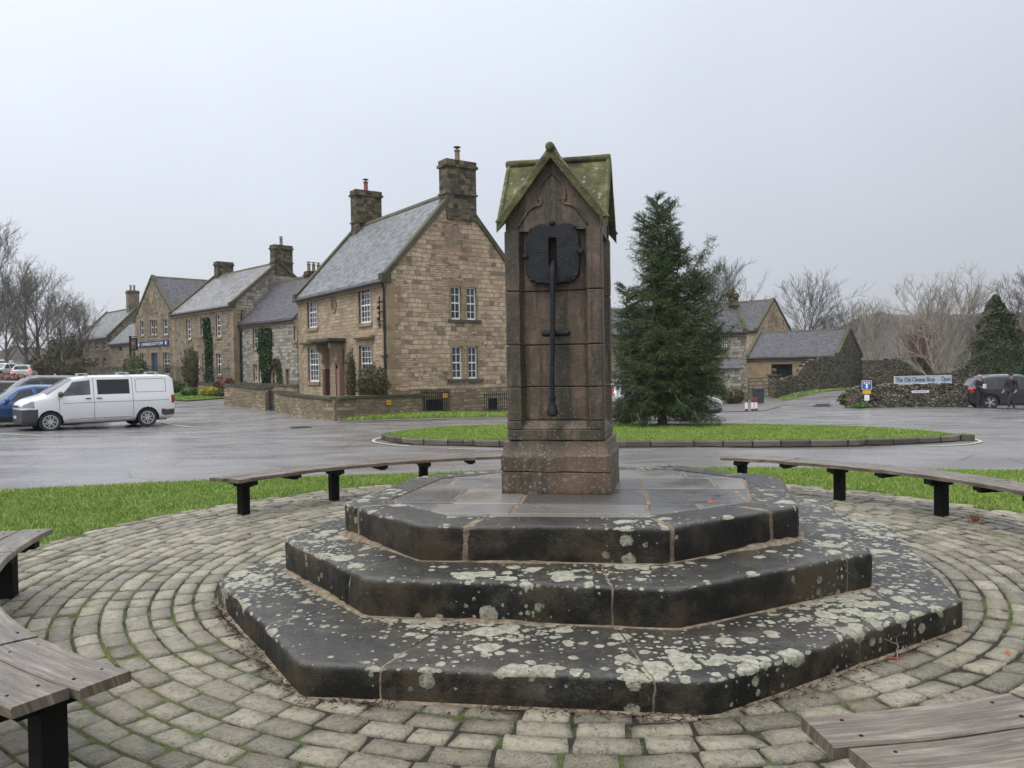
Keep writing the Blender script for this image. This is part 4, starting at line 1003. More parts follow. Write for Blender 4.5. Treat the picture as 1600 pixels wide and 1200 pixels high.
# porch
u0,u1,z0,z1=B.rect('F',502,540,546,560); um=(u0+u1)/2; zt=B.inv('F',525,534)[1]
mb=MB(); uL=B.inv('F',473,530)[0]; uR=B.inv('F',544,530)[0]
B.wb(mb,'F',um-1.25,um+1.25,zt,zt+.12,-.02,.80); B.wb(mb,'F',um-1.15,um+1.15,zt-.08,zt,-.02,.66); B.wb(mb,'F',um+1.25,uL,zt+.0,zt+.10,-.02,.18)
po=mb.build('porch_hood',M['cope'],B.t)
for sg in (-1,1):
    mb=MB(); uc=um+sg*.82; pr=[(0,zt-.09),(.60,zt-.09),(.62,zt-.25),(.50,zt-.42),(.34,zt-.50),(.30,zt-.68),(.34,zt-.86),(.22,zt-1.02),(.16,zt-1.2),(0,zt-1.2)]
    mb.prism(pr,lambda d,z:(-d,uc-.11,z),lambda d,z:(-d,uc+.11,z)); mb.build('porch_bracket',M['dress'],po,smooth=35)
    mb=MB(); B.wb(mb,'F',uc-.16,uc+.16,0,zt-1.2,-.02,.22); B.wb(mb,'F',uc-.2,uc+.2,0,.25,-.02,.27); mb.build('porch_pier',plain('pink_pier_stone',(.24,.14,.10),.8,var=.2) if sg<0 else M['door'],B.t)
# datestone ring, wires and brackets, downpipe
u,z=B.inv('F',522,477); mb=MB(); mb.tube([B.P('F',u+.27*math.cos(i*.3491),z+.33*math.sin(i*.3491),.02) for i in range(19)],.035,6); mb.lathe([(.25,.0),(.25,.015)],B.P('F',u,z,0),16,'x'); mb.build('oval_datestone',M['dress'],B.t)
B.pipe('F',B.inv('F',604,520)[0],-.1,5.25,.09)
mb=MB(); u,z=B.inv('F',598,490)
for k in range(3): mb.beam(B.P('F',u-.35,z+.45-.38*k,.14),B.P('F',u+.2,z+.45-.38*k,.14),.05,.05)
mb.beam(B.P('F',u,z-.6,.14),B.P('F',u,z+.7,.14),.04,.04)
for k in range(5): mb.lathe([(.02,0),(.06,.03),(.05,.1),(.02,.14)],B.P('F',u-.1+.1*(k%2),z-.5+.22*k,.2),8)
mb.build('insulator_rack',M['pipe'],B.t)
u,z=B.inv('F',602,556); mb=MB(); mb.beam(B.P('F',u-.3,z,.03),B.P('F',u+.3,z,.03),.06,.05); mb.beam(B.P('F',u,z-.45,.03),B.P('F',u,z+.35,.03),.06,.05); mb.build('wall_tie',M['pipe'],B.t)
B.finish('tan','tanf','slate')
zc=B.inv('G',715,249)[1]
B.chimney(B.W/2+.22,.22,1.42,.64,7.95,zc-.05,1,potm='pot'); B.chimney(B.W/2+.2,B.L-.72,1.42,.64,8.0,zc+.42,1)
# plinth and basement area openings
mb=MB(); B.wb(mb,'G',0,B.W,-.6,B.inv('G',780,604)[1],-.02,.05); mb.build('plinth',M['gard'],B.t)
for q in ((664,624,691,645),(762,622,776,640)):
    u0,u1,z0,z1=B.rect('G',*q); mb=MB(); B.wb(mb,'G',u0,u1,z0,z1,.0,.056); o=mb.build('basement_grille',M['dark'],B.t)
    mb=MB()
    for k in range(2): B.wb(mb,'G',u0-.08+(u1-u0+.08)*k,u0+(u1-u0+.08)*k,z0,z1,.0,.08)
    B.wb(mb,'G',u0-.08,u1+.08,z1,z1+.12,0,.08); mb.build('surround',M['dress'],o)

# --- low cottage
O=D(465,606,49.0); B=Bld('cottage','low pale stone cottage with ivy and a white door between two taller houses','cottage',O,44,5.6,7.6,4.35,7.2)
lc=B
for rc in ((395,512,403,545),(396,569,402,596),(459,510,463,532)): B.window('F',rc,2,3,frame='cream',bar=.03,surw=.10)
B.window('F',(404,569,409,596),2,3,frame='white',surw=.08)
B.door('F',(425.5,569,431,609),'white'); B.door('F',(447,577,451.5,606),'white')
B.finish('grey','grey','slated',overe=.2,coped=False,quoin=False,overg=-.02)
B.pipe('F',B.L-.15,0,4.2)
B.chimney(B.W/2+.4,3.3,1.1,.6,6.3,7.65,3,potm='pot')
# --- ivy covered middle house
O=D(367,609,54); B=Bld('stone_house','brown stone house with an ivy column and two broad chimneys beside the low cottage','house',O,44,7.0,10.6,5.75,8.75)
ih=B
for rc in ((337,491,345,526),(313,495,318,524),(291,498.5,298,530)): B.window('F',rc,2,4,bar=.03)
for rc in ((338,552,346,586),(316,552,320,582)): B.window('F',rc,2,4,bar=.03)
B.door('F',(306,560,312,598),'dark' if False else 'white')
B.finish('grey','brn','stile'); B.pipe('G',.55,0,5.4,.08)
B.chimney(B.W/2+.3,.32,1.4,.66,7.9,10.1,1,potm='pot'); B.chimney(B.W/2+.35,B.L-.8,1.3,.66,7.9,9.95,0)
# --- inn whose gable faces the street
rc_=D(272,600,69); g_=Vector((math.cos(R(-44)),math.sin(R(-44)),0)); O=rc_-g_*8.3
B=Bld('inn','stone inn with a steep street gable, blue door and dark blue name board','inn',O,-44,8.3,10,5.95,9.5); inn=B
for rc in ((218.5,501,224,524),(254.5,498.5,262,523)): B.window('G',rc,1,2,surw=.14)
for rc in ((234.5,499.5,239.5,523),(240.3,499.5,245,523)): B.window('G',rc,1,2,surw=.06)
for rc in ((219,552,228,580),(254.5,550.5,265,585)): B.window('G',rc,2,3,frame='cream')
B.door('G',(236.5,551,246.5,584),'blued')
u0,u1,z0,z1=B.rect('G',214.5,533,264,541.5)
mb=MB(); B.wb(mb,'G',u0,u1,z0,z1,.0,.06); sg=mb.build('name_board',plain('navy_board',(.018,.028,.10),.5),B.t)
def text(s_,name,loc,rot,w,h,mat,parent=None,depth=.01,squash=True):
    cu=bpy.data.curves.new(name,'FONT'); cu.body=s_; cu.align_x='CENTER'; cu.align_y='CENTER'; cu.extrude=depth; cu.offset=.0
    o=bpy.data.objects.new(name,cu); C.objects.link(o); bpy.context.view_layer.update()
    dg=bpy.context.evaluated_depsgraph_get(); me=bpy.data.meshes.new_from_object(o.evaluated_get(dg)); bpy.data.objects.remove(o)
    co=np.zeros(len(me.vertices)*3); me.vertices.foreach_get('co',co); co=co.reshape(-1,3); mn,mx=co.min(0),co.max(0)
    sx=w/(mx[0]-mn[0]); sy=h/(mx[1]-mn[1]); c_=(mn+mx)/2; co=(co-c_)*np.array([sx,sy,1]); me.vertices.foreach_set('co',co.ravel()); me.materials.clear(); me.materials.append(mat)
    o=bpy.data.objects.new(name,me); C.objects.link(o); o.location=loc; o.rotation_euler=rot; o.parent=parent; return o
text('CHARLES COTTON','lettering',((u0+u1)/2,-.075,(z0+z1)/2),(R(90),0,0),(u1-u0)*.66,(z1-z0)*.50,M['white'],sg)
for k in (-1,1): text('I','emblem',((u0+u1)/2+k*(u1-u0)*.43,-.075,(z0+z1)/2),(R(90),0,0),.22,(z1-z0)*.6,M['white'],sg)
u,z=B.inv('G',237,466); mb=MB(); B.wb(mb,'G',u-.45,u+.45,z-.1,z+.5,.0,.05); mb.prism([(u-.45,z-.1),(u+.45,z-.1),(u,z-.6)],lambda x,y:(x,-.05,y),lambda x,y:(x,0,y)); mb.build('crest_stone',M['dress'],B.t)
B.finish('brn',None,'slated')
B.chimney(.6,4.0,.9,.7,6.2,9.1,0)
def hang_sign():
    p=B.inv('G',211,548); O_=B.t.matrix_basis@Vector((0,0,0)); 
    t=thing('hanging_sign','dark framed hanging sign with a painted portrait beside the inn','sign',D(205,600,67),R(-20))
    z=D(205,538,67).z-t.location.z; mb=MB(); mb.box(-.06,.06,-.06,.06,0,z+.7); mb.beam((-.1,0,z+.62),(.75,0,z+.62),.06,.06); mb.build('post',M['post'],t)
    mb=MB(); mb.box(.02,.74,-.04,.04,z-.52,z+.52); b=mb.build('sign_board',M['post'],t)
    mb=MB(); mb.box(.10,.66,-.048,.048,z-.43,z+.43); b=mb.build('picture',plain('dark_brown_picture',(.05,.03,.02),.5,var=.6,scale=2),b)
    mb=MB(); mb.lathe([(.0,-.056),(.15,-.054),(.15,.054),(.0,.056)],(.38,0,z+.08),14,'y'); mb.build('painted_face',plain('ochre_picture',(.20,.12,.07),.6,var=.5,scale=3),b)
hang_sign()
# --- far cottages up the street
B=Bld('cottage','low annexe with a pale roof attached left of the inn','annexe',D(209,598,76),44,4.2,6.5,3.9,5.9)
B.opening('F',(186,536,190,548),'glass','window_pane'); B.finish('brn',None,'slate',coped=False,quoin=False)
B=Bld('cottage','two storey far cottage with three upper windows and a tall brick stack','cottage',D(173,592,86),44,6.0,10.5,4.6,7.7); fc=B
for x in (140.5,152,163.5):
    B.window('F',(x-3,533,x+3,546),2,2,frame='cream',surw=.1); B.window('F',(x-3,558.5,x+3,573),2,2,frame='cream',surw=.1)
B.finish('brn',None,'stile',quoin=False); B.chimney(B.W/2,1.6,1.15,.8,6.8,9.75,2,potm='pot',mat='brn')
B=Bld('cottage','dark roofed cottage furthest up the street behind bare trees','cottage',D(142,586,112),44,7,16,4.4,7.4)
for x in (104,113,122): B.window('F',(x-2,540,x+2,552),2,2,surw=.1); B.window('F',(x-2,563,x+2,575),2,2,surw=.1)
B.finish('brn',None,'slated',coped=False,quoin=False)
# --- right hand buildings
B=Bld('stone_house','grey stone house mostly hidden behind the spruce, two chimneys on its ridge','house',D(1167,622,60.5),84,5.2,10.5,5.05,7.0)
for rc in ((1128,528,1136,548),(1090,530,1099,550),(1050,532,1059,552)): B.window('F',rc,2,3)
B.window('F',(1094,580,1104,602),2,3); B.finish('grey',None,'slated',quoin=False); B.chimney(B.W/2,.5,.8,.7,6.4,8.15,1,potm='pot',mat='chim'); B.chimney(B.W/2,5.2,1.1,.7,6.4,8.2,1,potm='pot',mat='chim')
B=Bld('stone_house','tan stone house with a plain gable behind the five bar gate','house',D(1185,613,76),44,6.5,11,5.95,8.85)
B.window('F',(1169.5,575,1177.5,592),3,4,sill=False,surw=.0,sash=False,bar=.05); B.finish('tan','tan','slated',quoin=False)
B=Bld('lean_to','small stone outhouse with a dark roof at the end of the grey house','outhouse',D(1158,613,57),80,2.2,1.7,1.75,2.35); B.door('F',(1136,586,1141,612),'cream',sur=None); B.finish('grey',None,'slated',coped=False,gutter=False,quoin=False,overe=.15,slab=.06)
B=Bld('barn','stone barn with a dark slate roof, open cart bay and green loft shutter','barn',D(1311,606.5,66),47,5.1,8.2,2.72,4.85); barn=B
B.opening('F',(1205,569,1238,590)); B.opening('G',(1327.5,542,1336.5,566),'greend','loft_shutter')
B.finish('rub','dress','slated',quoin=False,gutter=True)

# ---------------------------------------------------------------- walls
def wall(name,label,pts,h,w,mat,cap=None,group=None,jag=.0,cat='wall',n=None,seed=0):
    P=[Vector((p[0],p[1])) for p in pts]; hs=h if hasattr(h,'__len__') else [h]*len(P); Q=[];Hh=[]
    for i in range(len(P)-1):
        k=max(1,int((P[i+1]-P[i]).length/.35)) 
        for j in range(k): Q.append(P[i].lerp(P[i+1],j/k)); Hh.append(hs[i]+(hs[i+1]-hs[i])*j/k)
    Q.append(P[-1]); Hh.append(hs[-1]); o=Vector((Q[0].x,Q[0].y,0)); mb=MB(); rows=[]
    for i,p in enumerate(Q):
        d=(Q[min(i+1,len(Q)-1)]-Q[max(i-1,0)]).normalized(); nn=Vector((-d.y,d.x)); z=H(p.x,p.y); t=z+Hh[i]; r=[]
        for off,zz in ((-w/2*1.12,z-.3),(-w/2*1.06,z+Hh[i]*.35),(-w/2,t),(w/2,t),(w/2*1.06,z+Hh[i]*.35),(w/2*1.12,z-.3)):
            q=p+nn*off; v=Vector((q.x,q.y,zz)); v+=noise.noise_vector(v*1.6+Vector((seed,0,0)))*jag+noise.noise_vector(v*5)*jag*.5; r.append(v-o)
        rows.append(r)
    mb.add([v for r in rows for v in r],[(i*6+k,(i+1)*6+k,(i+1)*6+k+1,i*6+k+1) for i in range(len(rows)-1) for k in range(5)]+[tuple(range(6)),tuple(reversed(range((len(rows)-1)*6,len(rows)*6)))])
    t=mb.build(name,M[mat],None,smooth=False); t.location=o; tag(t,label,cat,group)
    if cap:
        mb=MB(); rnd=random.Random(seed)
        s_=0; i=0
        while i<len(Q)-1:
            d=(Q[i+1]-Q[i]); l=d.length; d.normalize(); nn=Vector((-d.y,d.x)); z=H(Q[i].x,Q[i].y)+Hh[i]
            if cap=='cock':
                a=Q[i]; k=0
                while k<l:
                    ww=rnd.uniform(.10,.24); hh=rnd.uniform(.08,.20); c=a+d*(k+ww/2); mb.obox(Vector((c.x,c.y,z+hh/2-.03+rnd.uniform(-.03,.03)))-o,Vector((d.x,d.y,rnd.uniform(-.2,.2)))*ww*.46,Vector((nn.x,nn.y,0))*w*rnd.uniform(.42,.55),Vector((rnd.uniform(-.1,.1),0,hh/2))); k+=ww
            else:
                c=(Q[i]+Q[i+1])/2; mb.obox(Vector((c.x,c.y,z+.045))-o,Vector((d.x,d.y,0))*l*.497,Vector((nn.x,nn.y,0))*(w/2+.05),Vector((0,0,.05)))
            i+=1
        c_=mb.build('coping_stones',M['cope' if cap!='cock' else 'rub'],t)
    return t
gp=lambda x,y: onG(x,y)
wp=D(525,657,27.9); 
wall('garden_wall','low stone garden wall with flat coping in front of the large honey house',[D(436,647,34.3),wp,D(657,645,32.3)],[.80,.74,.68],.34,'gard','flat',jag=.02)
wall('garden_wall','short stretch of low wall left of the little iron gate',[D(357,641,38.5),D(421,646,35.1)],.90,.34,'gard','flat',jag=.02,seed=2)
wall('garden_wall','inner garden wall along the front of the low ivy cottage',[D(372,618,47),D(470,622,40.5)],.75,.3,'gard','flat',seed=3)
wall('stone_wall','dry stone wall under the painted shop banner at the road bend',[D(1338,634,41.5),D(1331,639,39.6),D(1345,640.5,38.3),D(1400,639,38.4),D(1455,637,38.6),D(1507,634,39)],[.6,.85,.95,.95,.97,1.0],.5,'rub','cock',jag=.07,seed=4)
wall('stone_wall','dry stone wall running behind the shop banner towards the birch',[D(1338,634,42.5),D(1400,630,46),D(1475,626,49),D(1530,622,51)],[.7,1.2,1.55,1.9],.45,'rub','cock',jag=.06,seed=5)
wall('stone_wall','tall curved rubble wall sweeping up to the barn gable',[D(1241,609,62),D(1248,609,62),D(1256,608.5,62.5),D(1266,608,63.3),D(1282,607.5,64.2),D(1309,607,65.9)],[1.05,1.6,2.15,2.32,2.36,2.4],.45,'rub','cock',jag=.05,seed=6)
wall('stone_wall','low rubble wall between the ball topped gate pier and the curved wall',[D(1214,612,59.5),D(1241,609,62)],[1.05,1.25],.4,'rub','cock',jag=.05,seed=7)
wall('stone_wall','long high yard wall to the right of the barn',[D(1346,604,67.9),D(1400,603,68),D(1448,602,68.5),D(1466,603,66)],[2.2,2.35,2.45,1.5],.45,'rub','cock',jag=.04,seed=8)
wall('stone_wall','low dark stone wall up the street beyond the white van',[D(97,583,86),D(135,583,80),D(172,588,74),D(205,596,66),D(222,600,61)],[1.1,1.2,1.3,1.3,1.2],.5,'rub','cock',jag=.04,seed=9)
wall('low_wall','dwarf wall carrying the iron railings before the ivy clad house',[D(226,601,60),D(270,606,56),D(360,612,50)],.45,.3,'gard','flat',seed=10)

def railings(name,label,a,b,h,n,base=None,zt=None):
    a=Vector(a);b=Vector(b); t=thing(name,label,'railings',a); d=b-a
    for f in (.12,.93): m=MB(); m.beam(Vector((0,0,h*f)),d+Vector((0,0,h*f)),.035,.03); m.build('rail',M['black'],t)
    for i in range(n+1):
        p=d*(i/n); mb=MB(); mb.tube([p,p+Vector((0,0,h))],.014,5); mb.lathe([(.022,h),(.02,h+.03),(.002,h+.10)],p,5); mb.build('bar',M['black'],t)
    return t
p0,p1=D(226,601,59.8),D(270,606,55.8); p2=D(360,612,49.8)
for q in (p0,p1,p2): q.z=H(q.x,q.y)+.5
railings('railings','black spear topped railings in front of the inn',p0,p1,1.05,26); railings('railings','black spear topped railings in front of the ivy clad house',p1,p2,1.05,44)
q0,q1=D(658,646,32.1),D(703,645.5,32.9)
railings('railings','black area railings beside the end of the garden wall, yellow plate on them',q0,q1,.92,16); railings('railings','black area railings over the right basement grille of the honey house gable',D(757,643,33.6),D(792,642,34.2),.75,11)
def yplate(label,c,rz,w,h):
    t=thing('hydrant_plate',label,'sign',c,rz,'yellow marker plates'); mb=MB(); mb.box(-w/2,w/2,-.02,0,-h/2,h/2); p=mb.build('plate',M['yellow'],t)
    mb=MB(); mb.box(-w*.28,w*.28,-.024,-.02,h*.12,h*.2); mb.box(-w*.28,-w*.2,-.024,-.02,-h*.3,h*.12);mb.box(w*.2,w*.28,-.024,-.02,-h*.3,h*.12);mb.box(-w*.28,w*.28,-.024,-.02,-h*.12,-h*.04); mb.build('letter',M['black'],p)
wd=(D(657,645,32.3)-wp); wa=math.atan2(wd.y,wd.x); f=(595-525)/(657-525)
c=wp.lerp(D(657,645,32.3),.53); c.z=D(595,629,c.y).z; nn=Vector((math.sin(wa),-math.cos(wa),0)); yplate('yellow marker plate fixed on the garden wall face',c+nn*.235,wa,.26,.17)
c=q0.lerp(q1,.84); c.z=D(695,618,c.y).z; yplate('yellow marker plate hung on the area railings',c+Vector((0,-.05,0)),math.atan2((q1-q0).y,(q1-q0).x),.21,.17)
def gate(name,label,a,b,h,bars,mat,vert=0,brace=True):
    a=Vector(a);b=Vector(b);t=thing(name,label,'gate',a); d=b-a
    for i in range(bars):
        z=.12+(h-.12)*i/(bars-1); mb=MB(); mb.beam(Vector((0,0,z)),d+Vector((0,0,z)),.05,.09 if bars<8 else .03); mb.build('rail',M[mat],t)
    for f in (0,1): mb=MB(); mb.beam(d*f,d*f+Vector((0,0,h+.08)),.08,.08); mb.build('stile',M[mat],t)
    for i in range(vert): p=d*((i+1)/(vert+1)); mb=MB(); mb.beam(p,p+Vector((0,0,h)),.025,.025); mb.build('bar',M[mat],t)
    if brace: mb=MB(); mb.beam(Vector((0,.03,.12)),d*.5+Vector((0,.03,h)),.05,.07); mb.beam(d+Vector((0,.03,.12)),d*.5+Vector((0,.03,h)),.05,.07); mb.build('brace',M[mat],t)
a,b=D(1170,616,59),D(1205,614.5,59); gate('field_gate','grey five bar timber gate across the yard of the tan house',a,b,1.15,5,'timber')
a,b=D(422.5,646,35),D(435,647,34.4); gate('garden_gate','small black iron gate in the garden wall',a,b,.95,2,'black',6,False)
t=thing('gate_pier','stone gate pier topped with a ball finial','gate pier',D(1210,614,59),0.7)
mb=MB(); mb.box(-.32,.32,-.32,.32,-.3,1.25); mb.build('pier',M['rub'],t); mb=MB(); mb.box(-.4,.4,-.4,.4,1.25,1.37); mb.lathe([(.1,1.37),(.08,1.44),(.1,1.47)],n=12); mb.ball((0,0,1.64),.19,14,8); mb.build('ball_finial',M['cope'],t,smooth=40)

# ---------------------------------------------------------------- foliage
def leafcloud(P, size, mat, name, parent=None, seed=0, asp=.6, core=None):
    rng=np.random.default_rng(seed); n=len(P); a=rng.normal(size=(n,3)); a/=np.linalg.norm(a,axis=1)[:,None]; b=rng.normal(size=(n,3)); b-=a*(a*b).sum(1)[:,None]; b/=np.linalg.norm(b,axis=1)[:,None]
    s=size*rng.uniform(.6,1.4,n)[:,None]; V=np.stack([P-a*s,P-b*s*asp*.9,P+a*s,P+b*s*asp*.9],1).reshape(-1,3)
    return np_mesh(name,V,np.arange(n*4).reshape(-1,4),mat,parent)
def blobpts(rng,c,r,n,lump=.25,shell=.55,flat=None,seed=0):
    d=rng.normal(size=(n,3)); d/=np.linalg.norm(d,axis=1)[:,None]
    f=np.array([1+lump*noise.noise(Vector(x)*2.3+Vector((seed,0,0)))+lump*.6*noise.noise(Vector(x)*5+Vector((0,seed,0))) for x in d])
    rr=(rng.uniform(shell**3,1,n)**(1/3))*f; return np.array(c)+d*rr[:,None]*np.array(r)
def bush(name,label,cat,base,r,mat,n=1500,leaf=.045,lump=.25,group=None,seed=1,square=False,stem=True):
    t=thing(name,label,cat,base,0,group); rng=np.random.default_rng(seed); c=(0,0,r[2]*.95)
    if square:
        P=rng.uniform(-1,1,(n,3)); ax=rng.integers(0,3,n); sg=rng.choice([-1,1],n); P[np.arange(n),ax]=sg*rng.uniform(.82,1.03,n); P=P*np.array(r)+np.array(c)
    else: P=blobpts(rng,c,r,n,lump,.72,seed=seed)
    P=P[P[:,2]>-.02]; leafcloud(P,leaf,M[mat],'foliage',t,seed)
    mb=MB(); mb.ball(c,(r[0]*.80,r[1]*.80,r[2]*.84),16,10)
    if square: mb=MB(); mb.box(-r[0]*.88,r[0]*.88,-r[1]*.88,r[1]*.88,0.02,c[2]+r[2]*.86)
    mb.v=[tuple(Vector(v)*(1+.14*noise.noise(Vector(v)*2.5))) for v in mb.v]; mb.build('stems',M[mat],t)  # one solid core, added behind the leaves to block see-through; no separate stems
    return t
def at(px,py,dep): p=D(px,py,dep); p.z=H(p.x,p.y); return p
bush('shrub','large dark evergreen shrub against the front corner of the honey house','shrub',at(583,640,30.4),(.62,.6,.78),'brl',3200,.04,.2,seed=3).location.z+=.45
bush('climber','narrow climbing shrub beside the porch','climber',at(549,640,33.3),(.24,.3,1.35),'brl',1500,.04,.3,seed=4)
bush('shrub','clipped round box ball on the verge by the street corner','shrub',at(296,627,46.5),(.50,.50,.30),'box',1700,.04,.05,seed=5)
bush('hedge','low clipped green hedge behind the box ball','hedge',at(262,624,50),(1.15,.9,.40),'leaf',2000,.06,.1,seed=6,square=False)
bush('shrub','golden variegated shrub on the planted bed','shrub',at(328,622,46.5),(.55,.45,.30),'yel',1500,.05,.2,seed=7)
bush('shrub','low green shrub to the right of the golden one','shrub',at(346,624,46),(.45,.5,.24),'leaf',900,.05,.2,seed=17)
bush('shrub','rounded russet red shrub at the foot of the ivy clad house','shrub',at(355,618,47.5),(.85,.7,.52),'redl',2600,.05,.15,seed=8)
bush('shrub','broad pale green shrub beside the inn door','shrub',at(211,598,63),(1.0,.8,1.25),'leaf',2200,.08,.3,seed=9)
bush('hedge','dark clipped hedge left of the road by the parked cars','hedge',at(8,602,60),(2.3,1.0,.55),'redl',1500,.09,.15,seed=10)
bush('shrub','bare brown twiggy shrub left of the ivy column','shrub',at(299,606,53),(.55,.5,1.5),'brl',2200,.06,.3,seed=11)
bush('shrub','dark round clipped bush behind the spruce trunk','shrub',at(979,662,23.5),(.38,.4,.36),'bush',2600,.03,.08,seed=12)
bush('shrub','small grey green shrub beside the stone outhouse','shrub',at(1145,622,55),(.8,.7,.55),'brl',1200,.07,.3,seed=13)
bush('hedge','dense dark evergreen hedge at the foot of the conifer','hedge',at(1551,604,51),(1.75,1.0,.85),'conif',5000,.075,.22,seed=14).location.z+=.25
bush('shrub','untidy green shrub growing over the rounded end of the dry stone wall','shrub',at(1331,640,40.6),(.62,.5,.42),'leaf',1300,.06,.4,seed=15)
bush('shrub','tuft of low green weeds at the foot of the sign post','weeds',at(1345,642,37.6),(.45,.25,.14),'box',600,.04,.4,seed=16)
def ivy(name,label,B,side,path,wd,n,mat='ivy',leaf=.07,d=.12,seed=1):
    rng=np.random.default_rng(seed); o=B.t; P=[]
    uz=[(*B.inv(side,x,y),w) for x,y,w in path]
    for i in range(n):
        f=rng.uniform(0,len(uz)-1); k=min(int(f),len(uz)-2); f-=k; u=uz[k][0]*(1-f)+uz[k+1][0]*f; z=uz[k][1]*(1-f)+uz[k+1][1]*f; w=uz[k][2]*(1-f)+uz[k+1][2]*f
        x=rng.uniform(-1,1); w*=1+.35*noise.noise(Vector((z*1.8,x*2,seed))); dd=abs(rng.normal())*.09*(1-x*x*.6)+.03+.16*(1-x*x)*(.6+.5*noise.noise(Vector((x*2,z*1.5,seed))))
        q=B.P(side,u+x*w,z,max(.02,dd)); P.append((o.matrix_basis@Vector(q)))
    P=np.array([tuple(p) for p in P]); t=thing(name,label,'ivy',tuple(P.mean(0)*[1,1,0]+[0,0,P[:,2].min()])); leafcloud(P-np.array(t.location),leaf,M[mat],'foliage',t,seed)
    m=MB(); q=[(B.t.matrix_basis@Vector(B.P(side,u,z,.04)))-t.location for u,z,w in uz]; m.tube(q,.05,5); m.build('stem',M['bark'],t)
bpy.context.view_layer.update()
ivy('ivy','tall ivy column up the front of the brown stone house',ih,'F',[(328,606,.62),(328,575,.55),(328,540,.5),(325,515,.55),(324,497,.35)],.5,5200,seed=1)
ivy('ivy','broad ivy patch up the front of the low pale cottage',lc,'F',[(418,606,.30),(417,575,.75),(415,545,1.0),(415,525,.9),(415,513,.7)],1,5200,seed=2)
ivy('ivy','sparse climber round the cottage doors',lc,'F',[(440,606,.3),(437,580,.4),(433,560,.3)],1,500,'brl',seed=3)

